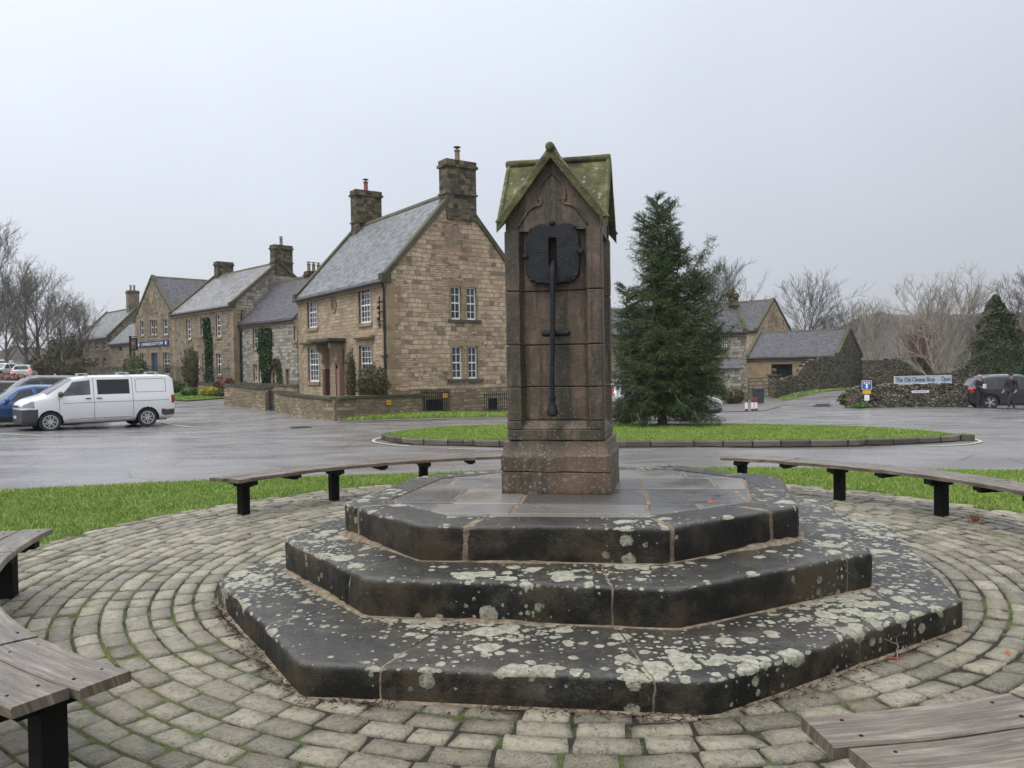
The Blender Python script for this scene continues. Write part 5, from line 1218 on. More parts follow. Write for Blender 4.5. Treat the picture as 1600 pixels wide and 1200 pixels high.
# spruce
def spruce():
    base=D(1034,664,20.6); base.z=.12; t=thing('spruce_tree','dark green spruce tree with two ragged leading tops on the grass island','tree',base)
    rng=random.Random(11); tw=[]; br=MB()
    def axis(x0,y0,z0,z1,rmax,rpow,nb,seed,shift=(0,0),r0=.10):
        pts=[Vector((x0+(shift[0])*i/10+.03*math.sin(i*1.7+seed),y0+shift[1]*i/10,z0+(z1-z0)*i/10)) for i in range(11)]
        br.tube(pts,[r0*(1-.93*i/10) for i in range(11)],7)
        for i in range(nb):
            f=(i+rng.random())/nb; z=z0+(z1-z0)*f; c=pts[int(f*10)].lerp(pts[min(10,int(f*10)+1)],f*10-int(f*10))
            if z<.35: continue
            L=rmax*((1-f)**rpow)*rng.uniform(.62,1.15)+.10; a=rng.uniform(0,6.283)
            elev=-.35+.95*f+rng.uniform(-.15,.15); P=[c]; d=Vector((math.cos(a),math.sin(a),elev*.8)).normalized(); n=6
            for k in range(n):
                q=k/n; d2=Vector((d.x,d.y,d.z-.28*math.sin(q*2.4)*(1-f)+(.55+.7*f)*q*q)).normalized(); P.append(P[-1]+d2*L/n)
            br.tube(P,[.022*(1-k/n)+.004 for k in range(n+1)],3,False)
            # laterals
            for k in range(1,n+1):
                for s_ in (-1,1,0):
                    if k<2 and L>.6: continue
                    q=P[k].lerp(P[k-1],rng.random()); l=(L*.36*(1.15-k/n)+.11)*rng.uniform(.6,1.25); side=Vector((-math.sin(a),math.cos(a),0))*s_
                    dd=(d*(.55 if s_ else 1.2)+side*rng.uniform(.5,.9)+Vector((0,0,rng.uniform(-.45,.05)-.35*(1-f)+.3*f))).normalized()
                    e=q+dd*l; tw.append((q,e,f))
                    if l>.22:
                        for m in range(int(l/.075)):
                            g=rng.uniform(.2,1); o=q.lerp(e,g); d3=(dd*.5+Vector((rng.uniform(-1,1),rng.uniform(-1,1),rng.uniform(-1.3,.2)-.3*(1-f)))).normalized(); tw.append((o,o+d3*rng.uniform(.09,.20),f))
    axis(0,0,0,5.85,1.10,.5,205,1,(-.02,0),.13)
    axis(.12,.1,3.6,5.7,.60,.4,46,7,(.22,0),.04); axis(-.15,.0,3.4,5.35,.64,.4,46,8,(-.22,0),.04)
    axis(-.15,-.25,.9,4.4,1.0,.5,80,2,(-.1,-.15),.08)
    axis(.55,-.1,.8,3.9,1.1,.50,115,3,(.45,.1),.07); axis(.3,0,2.4,4.7,.75,.45,60,13,(.25,0),.05); axis(1.05,-.2,.5,2.5,.75,.5,48,9,(.3,0),.06); axis(.7,-.45,.4,1.8,.95,.5,42,10,(.2,0),.05); axis(-.7,-.35,.4,2.1,.85,.5,44,12,(-.2,0),.05)
    axis(-.55,.1,.6,3.6,.95,.55,80,4,(-.35,0),.07)
    axis(.15,-.3,.5,2.6,1.3,.5,70,5,(0,-.2),.07)
    # the two strong side limbs on the right
    for (x1,z1,x2,z2) in ((.2,3.2,1.32,4.75),(.35,3.0,1.55,4.1),(.3,2.2,1.9,3.55),(.2,1.2,2.0,2.6)):
        n=9; P=[Vector((x1+(x2-x1)*i/n,.1*math.sin(i),z1+(z2-z1)*(i/n)**1.25)) for i in range(n+1)]; br.tube(P,[.03*(1-i/n)+.005 for i in range(n+1)],4)
        for i in range(2,n+1):
            for k in range(13):
                q=P[i-1].lerp(P[i],rng.random()); d=Vector((rng.uniform(-.6,1.0),rng.uniform(-1,1),rng.uniform(-.9,.7))).normalized(); e=q+d*rng.uniform(.14,.42)*(1.2-.5*i/n); tw.append((q,e,.6))
                for m in range(3): o=q.lerp(e,rng.uniform(.2,1)); tw.append((o,o+Vector((rng.uniform(-1,1),rng.uniform(-1,1),rng.uniform(-1,.5))).normalized()*rng.uniform(.08,.18),.6))
    br.build('trunk',M['bark'],t)
    nr=np.random.default_rng(5); A=np.array([tuple(a) for a,_,_ in tw]); E_=np.array([tuple(b) for _,b,_ in tw]); Lh=np.linalg.norm(E_-A,axis=1)
    cnt=np.maximum(6,(Lh/.0115).astype(int)); idx=np.repeat(np.arange(len(A)),cnt); n=len(idx)
    g=nr.uniform(0,1.04,n); o=A[idx]+(E_-A)[idx]*g[:,None]; D_=((E_-A)/np.maximum(Lh,1e-3)[:,None])[idx]
    rd=nr.normal(size=(n,3)); rd-=D_*(rd*D_).sum(1)[:,None]; rd/=np.linalg.norm(rd,axis=1)[:,None]
    nd=D_*.75+rd; nd/=np.linalg.norm(nd,axis=1)[:,None]; sd=np.cross(nd,nr.normal(size=(n,3))); sd/=np.linalg.norm(sd,axis=1)[:,None]
    l=(.036*nr.uniform(.7,1.3,n))[:,None]; w=.0045
    V=np.stack([o-sd*w,o+sd*w,o+nd*l+sd*w*.3,o+nd*l-sd*w*.3],1).reshape(-1,3); print('needles',n,'twigs',len(tw))
    np_mesh('crown',V,np.arange(n*4).reshape(-1,4),M['needle'],t)
spruce()
t=thing('bait_box','small dark green box at the foot of the spruce','box',D(1005,664,20.2)); t.location.z=.125
mb=MB(); mb.box(-.10,.10,-.09,.09,0,.24); b=mb.build('body',plain('dark_green_plastic',(.01,.05,.03),.4),t); mb=MB(); mb.box(-.11,.11,-.10,.10,.24,.27); mb.build('lid',M['greend'],t)

# bare trees
def bare(seed,h,tr=.3,spread=.5,first=.25,n1=13,n2=9,n3=7,n4=5,up=.42,droop=0,stems=1,lean=.1,tw=.012,fine=1.0):
    rg=random.Random(seed); tm=MB(); cm=MB()
    def grow(mb,p,d,L,r0,r1,seg,wig,upb,sides):
        P=[p.copy()]; d=d.normalized()
        for i in range(seg):
            d=(d+Vector((rg.gauss(0,wig),rg.gauss(0,wig),rg.gauss(0,wig*.6)+upb))).normalized(); P.append(P[-1]+d*L/seg)
        mb.tube(P,[r0+(r1-r0)*i/seg for i in range(seg+1)],sides,False); return P
    def sub(P,f): k=f*(len(P)-1); i=min(int(k),len(P)-2); return P[i].lerp(P[i+1],k-i),(P[i+1]-P[i]).normalized()
    def rdir(d,ang):
        v=Vector((rg.gauss(0,1),rg.gauss(0,1),rg.gauss(0,1))); v=(v-d*v.dot(d)).normalized(); return d*math.cos(ang)+v*math.sin(ang)
    for s_ in range(stems):
        d0=Vector((rg.uniform(-lean,lean),rg.uniform(-lean,lean),1)) if stems==1 else Vector((math.cos(s_*6.28/stems+seed)*lean*2.2,math.sin(s_*6.28/stems+seed)*lean*2.2,1))
        T=grow(tm,Vector((0,0,-.2)),d0,h*.74,tr/(stems**.5),tr*.10,10,.045,.03,8)
        for i in range(n1):
            f=first+(1-first)*(i+.5)/n1; p,d=sub(T,f); L1=h*spread*(.50+.42*math.sin(3.14*min(1,f)**1.1))*rg.uniform(.8,1.2); dd=rdir(d,rg.uniform(.55,.95)*(1.15-.75*f)); 
            B1=grow(cm,p,dd,L1,tr*.32*(1.1-f)+.015,.012,6,.07,up*.22,5)
            for j in range(n2):
                g=.2+.8*(j+rg.random())/n2; p2,d2=sub(B1,g); L2=L1*.5*(1.25-g*.6)*rg.uniform(.6,1.2); B2=grow(cm,p2,rdir(d2,rg.uniform(.4,.9)),L2,.026*(1.3-g)*fine+.007,.008,4,.08,up*.22-droop*.3,3)
                for k in range(n3):
                    q=.15+.85*(k+rg.random())/n3; p3,d3=sub(B2,q); L3=L2*.5*rg.uniform(.5,1.2); B3=grow(cm,p3,rdir(d3,rg.uniform(.35,.8)),L3,tw*1.0,tw*.6,3,.09,up*.2-droop,3)
                    for m in range(n4):
                        w,d4=sub(B3,.1+.9*rg.random()); grow(cm,w,rdir(d4,rg.uniform(.3,.8)),L3*.55*rg.uniform(.5,1.2),tw*.65,tw*.35,2,.10,up*.2-droop*1.4,3)
    return tm,cm
_tm={}
def tree(label,base,ht,key,bark='bark',twig=None,rz=0,group=None,cat='tree',name='bare_tree',**kw):
    if key not in _tm:
        tm,cm=bare(**kw); a=tm.build('trunk',M[bark],None,smooth=True); b=cm.build('crown',M[twig or bark],None,fix=False); _tm[key]=(a,b,kw['h'])
        first=True
    else: first=False
    a,b,h0=_tm[key]; t=thing(name,label,cat,base,rz,group); s_=ht/h0
    if not first:
        a=a.copy(); b=b.copy(); C.objects.link(a); C.objects.link(b)
        if a.data.materials[0]!=M[bark] or b.data.materials[0]!=M[twig or bark]:
            a.data=a.data.copy(); b.data=b.data.copy(); a.data.materials[0]=M[bark]; b.data.materials[0]=M[twig or bark]
    t.scale=(s_,s_,s_); a.parent=t; b.parent=t; return t
A_=dict(seed=1,h=11,tr=.34,spread=.56,tw=.0115,first=.2); B_=dict(seed=5,h=11,tr=.28,spread=.5,first=.25,n1=12,tw=.0115,up=.4)
GL='bare winter trees up the street'; GR='bare winter trees beyond the buildings'
tree('tall bare tree cropped by the left edge of the photo',at(-6,590,72),13.2,'A',rz=.4,group=GL,**A_)
tree('bare tree with a stout trunk behind the far white cars',at(40,582,84),11.8,'B',rz=1,group=GL,**B_)
tree('darker bare tree right of the stout trunked one',at(60,583,88),10.5,'A',rz=2.2,group=GL)
tree('smaller bare tree in front of the dark roofed far cottage',at(98,586,80),8.3,'B',rz=3.1,group=GL)
tree('bare tree crown over the far cottage wall',at(122,588,86),7.6,'A',rz=4.4,group=GL)
tree('thin bare tree at the far end of the street',at(80,586,105),10.0,'B',rz=5,group=GL)
tree('low bare tree by the kerb beyond the parked cars at far left',at(10,592,98),9.5,'A',rz=5.2,group=GL)
bush('ivy_thicket','ivy covered thicket round the trees up the street','thicket',at(98,588,82),(1.7,1.2,2.4),'brl',2600,.13,.6,seed=21)
bush('ivy_thicket','dark evergreen clump left of the ivy thicket','thicket',at(66,588,86),(1.7,1.2,1.2),'brl',2000,.13,.55,seed=22)
bush('ivy_thicket','low dark shrubbery along the street wall','thicket',at(120,588,80),(1.8,1.2,1.2),'brl',2200,.12,.5,seed=23)
tree('bare tree rising behind the grey house and spruce',at(1136,600,84),11.9,'A',rz=.2,group=GR)
tree('isolated bare tree with a rounded crown above the barn roof',at(1253,590,90),10.3,'C',rz=.9,group=GR,seed=10,h=11,tr=.3,spread=.64,first=.12,n1=15,tw=.013,up=.35)
tree('small bare tree just right of the isolated one',at(1318,590,112),10.3,'B',rz=2,group=GR)
tree('bare tree far behind the barn gable',at(1290,590,140),9.5,'A',rz=3,group=GR)
tree('pale birch group behind the long yard wall',at(1368,592,80),9.0,'D','birch','twig',rz=1,group='pale birches',seed=12,h=9,tr=.14,spread=.40,first=.12,n1=12,n2=7,n3=6,n4=4,up=.34,tw=.009,stems=2,lean=.08)
tree('large many stemmed pale birch beside the shop banner',at(1474,604,50),7.8,'E','birch','twig',rz=.5,group='pale birches',seed=15,h=8,tr=.19,spread=.52,first=.08,n1=10,n2=8,n3=7,n4=5,up=.32,tw=.0075,stems=3,lean=.13,fine=1.15)
tree('second pale birch between the yard wall and the large birch',at(1410,596,74),8.0,'D','birch','twig',rz=3,group='pale birches')
tree('russet leaved beech sapling over the yard wall',at(1432,596,71),5.2,'C','barkb','redl',rz=2,group='russet saplings')
tree('second russet sapling nearer the birch',at(1456,596,67),4.6,'C','barkb','redl',rz=4,group='russet saplings')
tree('brown bare tree at the right edge beside the conifer',at(1585,604,54),6.8,'C','barkb','barkb',rz=1,group=GR)
tree('brown bare tree cropped by the right edge above the parked dark car',at(1640,604,58),8.0,'A','barkb','barkb',rz=4,group=GR)
tree('low brown bare tree between the conifer and the birch',at(1532,600,60),5.4,'B','barkb','barkb',rz=4,group=GR)
# conifer on the right
def conifer():
    b=at(1556,604,53.5); t=thing('conifer_tree','yellowish green conical conifer at the right above the hedge','tree',b); h=6.55; rng=np.random.default_rng(8); n=13000
    f=rng.uniform(0,1,n)**.8; z=h*(.08+.92*f); a=rng.uniform(0,6.283,n); r=2.6*(1-f)**.75*(1+.28*np.array([noise.noise(Vector((math.cos(x)*1.8,math.sin(x)*1.8,y*.9))) for x,y in zip(a,z)]))*rng.uniform(.62,1.12,n)*(1+.16*np.sin(z*5.5+a*2))+.05
    leafcloud(np.stack([r*np.cos(a),r*np.sin(a)*.9,z+.12*np.sin(a*9+z*3)],1),.085,M['conif'],'crown',t,8)
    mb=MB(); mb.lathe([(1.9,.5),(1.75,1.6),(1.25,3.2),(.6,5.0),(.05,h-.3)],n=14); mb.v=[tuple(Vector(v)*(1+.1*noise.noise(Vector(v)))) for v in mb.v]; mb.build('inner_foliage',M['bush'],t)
    mb=MB(); mb.tube([(0,0,0),(0,0,h*.9)],[.16,.03],8); mb.build('trunk',M['bark'],t)
conifer()

# hills with woodland
def hill(name,ridge,dep,front,mat,zb,amp,seed):
    xs=[];
    P=[D(x,y,dep) for x,y in ridge]; X=np.linspace(P[0].x,P[-1].x,260); Zr=np.interp(X,[p.x for p in P],[p.z for p in P]); V=[];n=len(X); rows=40
    for j in range(rows+8):
        f=j/(rows-1); 
        for i in range(n):
            k=min(1,f); k=k*k*(3-2*k); y=front+(dep-front)*f; z=zb+(Zr[i]-zb)*k if f<=1 else Zr[i]-(f-1)*30
            v=Vector((X[i]*(y/dep)**.25,y,z)); nn=noise.noise(v*.11+Vector((seed,0,0)))*amp*.6+noise.noise(v*.35+Vector((seed,0,0)))*amp*.5
            V.append((v.x,v.y,z+max(0,nn+amp*.3)*min(1,f*6)))
    Q=[(j*n+i,j*n+i+1,(j+1)*n+i+1,(j+1)*n+i) for j in range(rows+7) for i in range(n-1)]
    return struct(np_mesh(name,np.array(V),np.array(Q),M[mat],smooth=True))
hill('hills',[(1120,566),(1200,556),(1262,545),(1305,522),(1335,500),(1360,497.5),(1420,499),(1500,501),(1570,497),(1650,492),(1900,480),(2300,500)],330,150,'wood_far',-3,3.2,1)
hill('hills',[(-500,560),(-200,545),(0,556),(60,553),(110,556),(170,572),(230,580)],230,165,'wood_far',3,3,4)

# ---------------------------------------------------------------- vehicles
def sm(x,a,b): t=max(0,min(1,(x-a)/(b-a))); return t*t*(3-2*t)
def vehicle(name,label,cat,loc,head,S,paint,group=None,res=.035,detail=True):
    """local: nose at x=0, tail at x=L, heading is the direction of travel"""
    t=thing(name,label,cat,loc,head+math.pi,group); L=S['L']; K=S['knots']; kx=[k[0] for k in K]; cx=L*.5
    def kn(i,x): return float(np.interp(x,kx,[k[i] for k in K]))
    def ks(i,x): return (kn(i,x-.05)+kn(i,x)*2+kn(i,x+.05))/4 if .06<x<L-.06 else kn(i,x)
    def surf(x,v):
        zb,w,zt,zr,wr=[ks(i,x) for i in range(1,6)]
        i=min(5,int(v)); f=v-i
        if i==0: y,z=.85*w*f,zb
        elif i==1: y,z=.85*w+.13*w*f**.6,zb+.13*f
        elif i==2: zm=zb+.13+(zt-zb-.13)*.55; y,z=.98*w+.02*w*math.sin(f*1.57),zb+.13+(zm-zb-.13)*f
        elif i==3: zm=zb+.13+(zt-zb-.13)*.55; y,z=w*(1-.045*f*f),zm+(zt-zm)*f
        elif i==4: e=min(.07,(zr-zt)*.35); y,z=.955*w+(wr-.955*w)*f**1.05,zt+(zr-e-zt)*f
        else: e=min(.07,(zr-zt)*.35); y,z=wr*(1-f),zr-e+e*(1-(1-f)**3)
        return y,z
    vv=[0,.5,1,1.3,1.6,2]+[2+i/12 for i in range(1,12)]+[3+i/12 for i in range(0,12)]+[4+i/22 for i in range(0,22)]+[5,5.06,5.13,5.22,5.35,5.5,5.7,5.85,6]
    nx=int(L/res); X=[L*i/nx for i in range(nx+1)]; RA=S['ra']; wc=S['wheels']; wr_=S['wr']
    cls=S['cls']; parts={}
    G_={}
    V=[]; nv=len(vv)
    for sg in (1,-1):
        for x in X:
            for v in vv:
                y,z=surf(x,v); xx=x
                if 1.5<v<4:
                    for c in wc:
                        dx,dz=xx-c,z-wr_*.98; r=math.hypot(dx,dz)
                        if abs(r-RA)<res*.75 and r>1e-6 and z>.12: xx=c+dx*RA/r; z=wr_*.98+dz*RA/r
                V.append((xx-cx,sg*y,z))
    def put(k,f): parts.setdefault(k,[]).append(f)
    for s_ in (0,1):
        for i in range(nx):
            for j in range(nv-1):
                a=s_*(nx+1)*nv+i*nv+j; q=(a,a+nv,a+nv+1,a+1)
                c=[sum(V[p][k] for p in q)/4 for k in range(3)]; x=c[0]+cx; vm=(vv[j]+vv[j+1])/2
                if vm<4 and any(math.hypot(x-w_,c[2]-wr_*.98)<RA-.01 for w_ in wc): continue
                put(cls(x,vm,c[2],abs(c[1]),surf),q if s_==0 else q[::-1])
    # end caps
    for end,xe,sg in ((0,0.0,-1),(1,L,1)):
        nc=14; base=len(V); bul=S.get('bulge',(.12,.05))[end]
        for v in vv:
            y,z=surf(xe,v)
            for c in range(nc+1):
                u=1-2*c/nc; V.append((xe-cx+sg*bul*(1-u*u)*(1-((z-.6)/2.2)**2),y*u,z))
        for j in range(nv-1):
            for c in range(nc):
                a=base+j*(nc+1)+c; q=(a,a+1,a+nc+2,a+nc+1); z=sum(V[p][2] for p in q)/4; y=abs(sum(V[p][1] for p in q)/4)
                put(S['cap'](end,y,z),q)
    mm={'body':paint,'glass':M['glassd'],'windscreen':M['carglass'],'black':M['plastic'],'grille':M['grille'],'head':M['headl'],'tail':M[S.get('tailm','taill')],'chrome':M['chrome'],'plate':M['plate_w'],'platey':M['plate_y']}
    nm={'body':'body','glass':'side_window','windscreen':'windscreen','black':'bumper_trim','grille':'grille','head':'headlight','tail':'tail_light','chrome':'trim','plate':'number_plate','platey':'number_plate'}
    for k,fs in parts.items():
        sides=[fs]
        if k in('head','tail','glass','windscreen'):
            if k in('windscreen','black'): sides=[[f for f in fs if V[f[0]][0]<.0],[f for f in fs if V[f[0]][0]>=.0]]
            else: sides=[[f for f in fs if V[f[0]][1]+V[f[2]][1]>0],[f for f in fs if V[f[0]][1]+V[f[2]][1]<=0]]
        for n_,g in enumerate(sides):
            if not g: continue
            idx=sorted({p for f in g for p in f}); mp={p:i for i,p in enumerate(idx)}
            m=MB(); m.add([V[p] for p in idx],[tuple(mp[p] for p in f) for f in g])
            nn=nm[k] if not(k=='windscreen' and n_==1) else 'rear_window'
            o=m.build(nn,mm[k],t,smooth=42)
            bm=bmesh.new(); bm.from_mesh(o.data); bmesh.ops.remove_doubles(bm,verts=bm.verts,dist=.0005); bmesh.ops.recalc_face_normals(bm,faces=bm.faces)
            bm.to_mesh(o.data); bm.free(); o.data.set_sharp_from_angle(angle=R(42))
            if k=='body': body=o
    # arches and floor
    m=MB(); m.box(-cx+.25,L-cx-.25,-S['hw']*.82,S['hw']*.82,.22,.30)
    for c in wc:
        for sg in (-1,1):
            n=16; y0=sg*S['hw']*.55; y1=sg*(S['hw']*.955); r=RA+.005
            a=[(c-cx+r*math.cos(math.pi*i/n*1.16-.25),wr_*.98+r*math.sin(math.pi*i/n*1.16-.25)) for i in range(n+1)]
            m.add([(x,y0,z) for x,z in a]+[(x,y1,z) for x,z in a],[(i,i+1,n+2+i,n+1+i) for i in range(n)]); m.add([(x,y0,z) for x,z in a],[tuple(range(n+1))])
    m.build('underbody',M['dark'],t,fix=False)
    for c in wc:
        for sg in (-1,1):
            y=sg*(S['hw']-.12); m=MB(); r=wr_; tw=.105
            m.lathe([(r*.66,-tw*.8),(r*.93,-tw),(r,-tw*.7),(r,tw*.7),(r*.93,tw),(r*.66,tw*.85)],(c-cx,y,r),28,'y'); w=m.build('wheel',M['tyre'],t,smooth=40)
            m=MB(); m.lathe([(r*.60,tw*.2*sg),(r*.60,tw*.25*sg)],(c-cx,y,r),24,'y'); m.build('brake_disc',M['dark'],w)
            m=MB(); m.lathe([(r*.70,tw*.55*sg),(r*.70,tw*.86*sg),(r*.62,tw*.84*sg),(r*.60,tw*.55*sg)],(c-cx,y,r),28,'y')
            ns=S.get('spokes',5)
            for k in range(ns*2):
                a=2*math.pi*(k//2)/ns+(.17 if k%2 else -.17)+c
                m.beam((c-cx+r*.10*math.cos(a),y+sg*tw*.80,r+r*.10*math.sin(a)),(c-cx+r*.66*math.cos(a*1.0),y+sg*tw*.66,r+r*.66*math.sin(a)),.022*wr_/.33,.05,(0,1,0))
            m.lathe([(.001,tw*.95*sg),(r*.17,tw*.92*sg),(r*.19,tw*.7*sg),(.001,tw*.65*sg)],(c-cx,y,r),12,'y')
            m.build('rim',M['alloy'],w)
    if detail:
        for sg in (-1,1):
            for xs,v0,v1 in S['seams']:
                pts=[]
                for i in range(15):
                    v=v0+(v1-v0)*i/14; x=xs if not hasattr(xs,'__len__') else xs[0]+(xs[1]-xs[0])*i/14; y,z=surf(x,v); 
                    if any(math.hypot(x-w_,z-wr_)<RA for w_ in wc): continue
                    pts.append((x-cx,sg*(y+.0005),z))
                if len(pts)>2: m=MB(); m.tube(pts,.0065,4); m.build('door_seam',M['dark'],body)
            for xh in S['handles']:
                y,z=surf(xh,3.82); m=MB(); m.obox((xh-cx,sg*(y+.018),z),(.085,0,0),(0,.014,0),(0,0,.016)); m.build('door_handle',M['plastic'] if S.get('blackh') else paint,body)
            xm,vm_=S['mirror']; y,z=surf(xm,vm_); m=MB(); m.ball((xm-cx,sg*(y+.15),z+.07),(.08,.14,.11),12,8); m.beam((xm-cx+.02,sg*y,z+.01),(xm-cx,sg*(y+.12),z+.03),.05,.04); m.build('door_mirror',M['plastic'] if S.get('blackh') else paint,t,smooth=True)
            if S.get('rails'):
                x0,x1=S['rails']; pts=[(x0+(x1-x0)*i/8-cx,sg*(surf(x0+(x1-x0)*i/8,5.1)[0]),surf(x0+(x1-x0)*i/8,5.1)[1]+(.05 if 0<i<8 else .0)) for i in range(9)]; m=MB(); m.tube(pts,.016,6); m.build('roof_rail',M['chrome'],t,smooth=True)
        for xb in S.get('bars',[]):
            y,z=surf(xb,5.1); m=MB(); z2=surf(xb,6)[1]+.075; m.beam((xb-cx,-y-.02,z2),(xb-cx,y+.02,z2),.07,.03,(0,0,1))
            for sg in (-1,1): m.obox((xb-cx,sg*(y-.02),z2-.05),(.05,0,0),(0,.025,0),(0,0,.045))
            m.build('roof_bar',M['alloy'],t)
    return t
def emis(name,col,st,rough=.3):
    m=plain(name,col,rough); b=[n for n in m.node_tree.nodes if n.type=='BSDF_PRINCIPLED'][0]; b.inputs['Emission Color'].default_value=(*col,1); b.inputs['Emission Strength'].default_value=st; return m
M['plastic']=plain('dark_grey_plastic',(.045,.047,.05),.5); M['grille']=plain('grille_black',(.012,.012,.013),.4); M['chrome']=plain('satin_silver',(.5,.5,.52),.28,.9); M['alloy']=plain('alloy_silver',(.55,.56,.58),.35,.6)
M['tyre']=plain('tyre_rubber',(.016,.016,.017),.75); M['headl']=plain('headlamp_glass',(.30,.32,.34),.12,.3); M['headon']=emis('lit_headlamp',(.9,.9,.85),1.2); M['taill']=plain('tail_lamp_red',(.28,.01,.012),.2); M['tailon']=emis('lit_brake_lamp',(.9,.03,.02),1.8)
M['plate_w']=plain('plate_white',(.6,.6,.58),.4); M['plate_y']=plain('plate_yellow',(.6,.42,.04),.4)
t_=NT('car_windscreen'); v_=t_.coord(); t_.fin(t_.ramp(t_.noise(v_,1.5,3),[(.35,(.03,.035,.04)),(.65,(.11,.12,.13))]),.05,spec=.7); M['carglass']=t_.m
def paintm(name,c,metal=0,rough=.28):
    t=NT(name); z=t.n('ShaderNodeSeparateXYZ',{0:t.coord()}).outputs[2]; dirt=t.math('MULTIPLY',t.mr(z,.25,.75,.5,0),t.noise(t.coord(),5,4,.6))
    t.fin(t.mix(dirt,c,(.12,.10,.08)),t.mr(dirt,0,.4,rough,.6),metal=metal); t.b.inputs['Coat Weight'].default_value=.7; t.b.inputs['Coat Roughness'].default_value=.05; return t.m
def inwin(x,v,wins):   # side windows: (front_low, front_top, rear_low, rear_top)
    f=(v-4)
    return any(a+(b-a)*f<x<c+(d-c)*f for a,b,c,d in wins)
# van
def van_cls(x,v,z,y,surf):
    if z<.78 and x<.46 and v>0: return 'black'
    if x>4.42 and .40<z<.62 and 1<v<4: return 'black'
    if x<.36 and 3.05<v<4.4 and .83<z<1.05: return 'head'
    if x>4.78 and 3.0<v and .80<z<1.14: return 'tail'
    if 4.07<v<4.86:
        if inwin(x,v,[(.98,1.62,2.08,2.08)]): return 'windscreen'
        if inwin(x,v,[(2.30,2.30,3.36,3.36)]): return 'glass'
    if v>5.02 and .74<x<1.54: return 'windscreen'
    if z<.34 and 1<v<2.4: return 'body'
    return 'body'
def van_cap(e,y,z):
    if e==0: return ('plate' if .46<z<.57 and y<.26 else 'black') if z<.78 else ('head' if y>.50 and .83<z<1.04 else ('grille' if .84<z<.96 else 'body'))
    return 'black' if z<.60 else ('tail' if y>.80 and .9<z<1.3 else ('windscreen' if 1.15<z<1.7 and y<.72 else ('plate' if .75<z<.87 and y<.26 else 'body')))
VAN=dict(L=4.9,hw=.95,wr=.335,ra=.405,wheels=(.82,3.94),spokes=7,bulge=(.07,.03),blackh=True,
 knots=[(0,.30,.82,.86,.92,.72),(.06,.24,.87,.95,1.03,.77),(.22,.22,.91,1.04,1.14,.80),(.50,.22,.94,1.10,1.23,.83),(.70,.24,.95,1.13,1.28,.84),(.80,.24,.95,1.14,1.35,.84),(1.52,.25,.95,1.16,1.84,.76),(2.1,.25,.95,1.17,1.92,.75),(4.5,.25,.95,1.17,1.93,.75),(4.8,.28,.94,1.17,1.90,.75),(4.9,.36,.90,1.17,1.82,.72)],
 cls=van_cls,cap=van_cap,seams=[((3.58,4.6),4.16,4.16),((3.58,4.6),4.86,4.86),(3.57,4.16,4.86),(4.61,4.16,4.86),(1.10,1.9,4.0),(2.18,1.6,4.95),(3.46,1.6,4.95),((1.2,4.7),3.42,3.42),((1.2,3.4),2.05,2.05)],handles=(2.0,2.34),mirror=(1.12,4.14),bars=(2.0,3.35,4.35))
vf=D(88,672,26.2); vr=D(233,668,28.1); hd=math.atan2(vf.y-vr.y,vf.x-vr.x); lft=Vector((-math.sin(hd),math.cos(hd),0)); fw=Vector((math.cos(hd),math.sin(hd),0))
mid=(vf+vr)/2-lft*.85*1; mid.z=(vf.z+vr.z)/2
pos=lambda f,l: mid+fw*f+lft*l
def setg(p,dz=0): return Vector((p.x,p.y,H(p.x,p.y)+dz))
v=vehicle('panel_van','white panel van with roof bars and a grey front bumper parked side on','van',setg(pos(.04,0)),hd,VAN,paintm('white_paint_van',(.70,.71,.72)),res=.02)
v.scale=(.965,.965,.95)
# blue suv, grey estate
def suv_cls(L,wins,ws,rw,trim=.36,hz=(.62,.82),tz=(.85,1.1)):
    def f(x,v,z,y,surf):
        if z<trim and v>=1: return 'black'
        if x<.45 and 3.0<v<4.3 and hz[0]<z<hz[1]: return 'head'
        if x>L-.42 and 3.0<v<4.9 and tz[0]<z<tz[1]: return 'tail'
        if 4.07<v<4.88 and inwin(x,v,wins): return 'glass'
        if v>5.05 and (ws[0]<x<ws[1] or rw[0]<x<rw[1]): return 'windscreen'
        return 'body'
    return f
def suv_cap(e,y,z):
    if e==0: return 'black' if z<.36 else ('head' if y>.56 and .62<z<.82 else ('grille' if .42<z<.78 and y<.52 else ('plate' if False else 'body')))
    return 'black' if z<.45 else ('tail' if y>.60 and .84<z<1.12 else ('platey' if .62<z<.74 and y<.27 else ('windscreen' if 1.05<z<1.45 and y<.62 else 'body')))
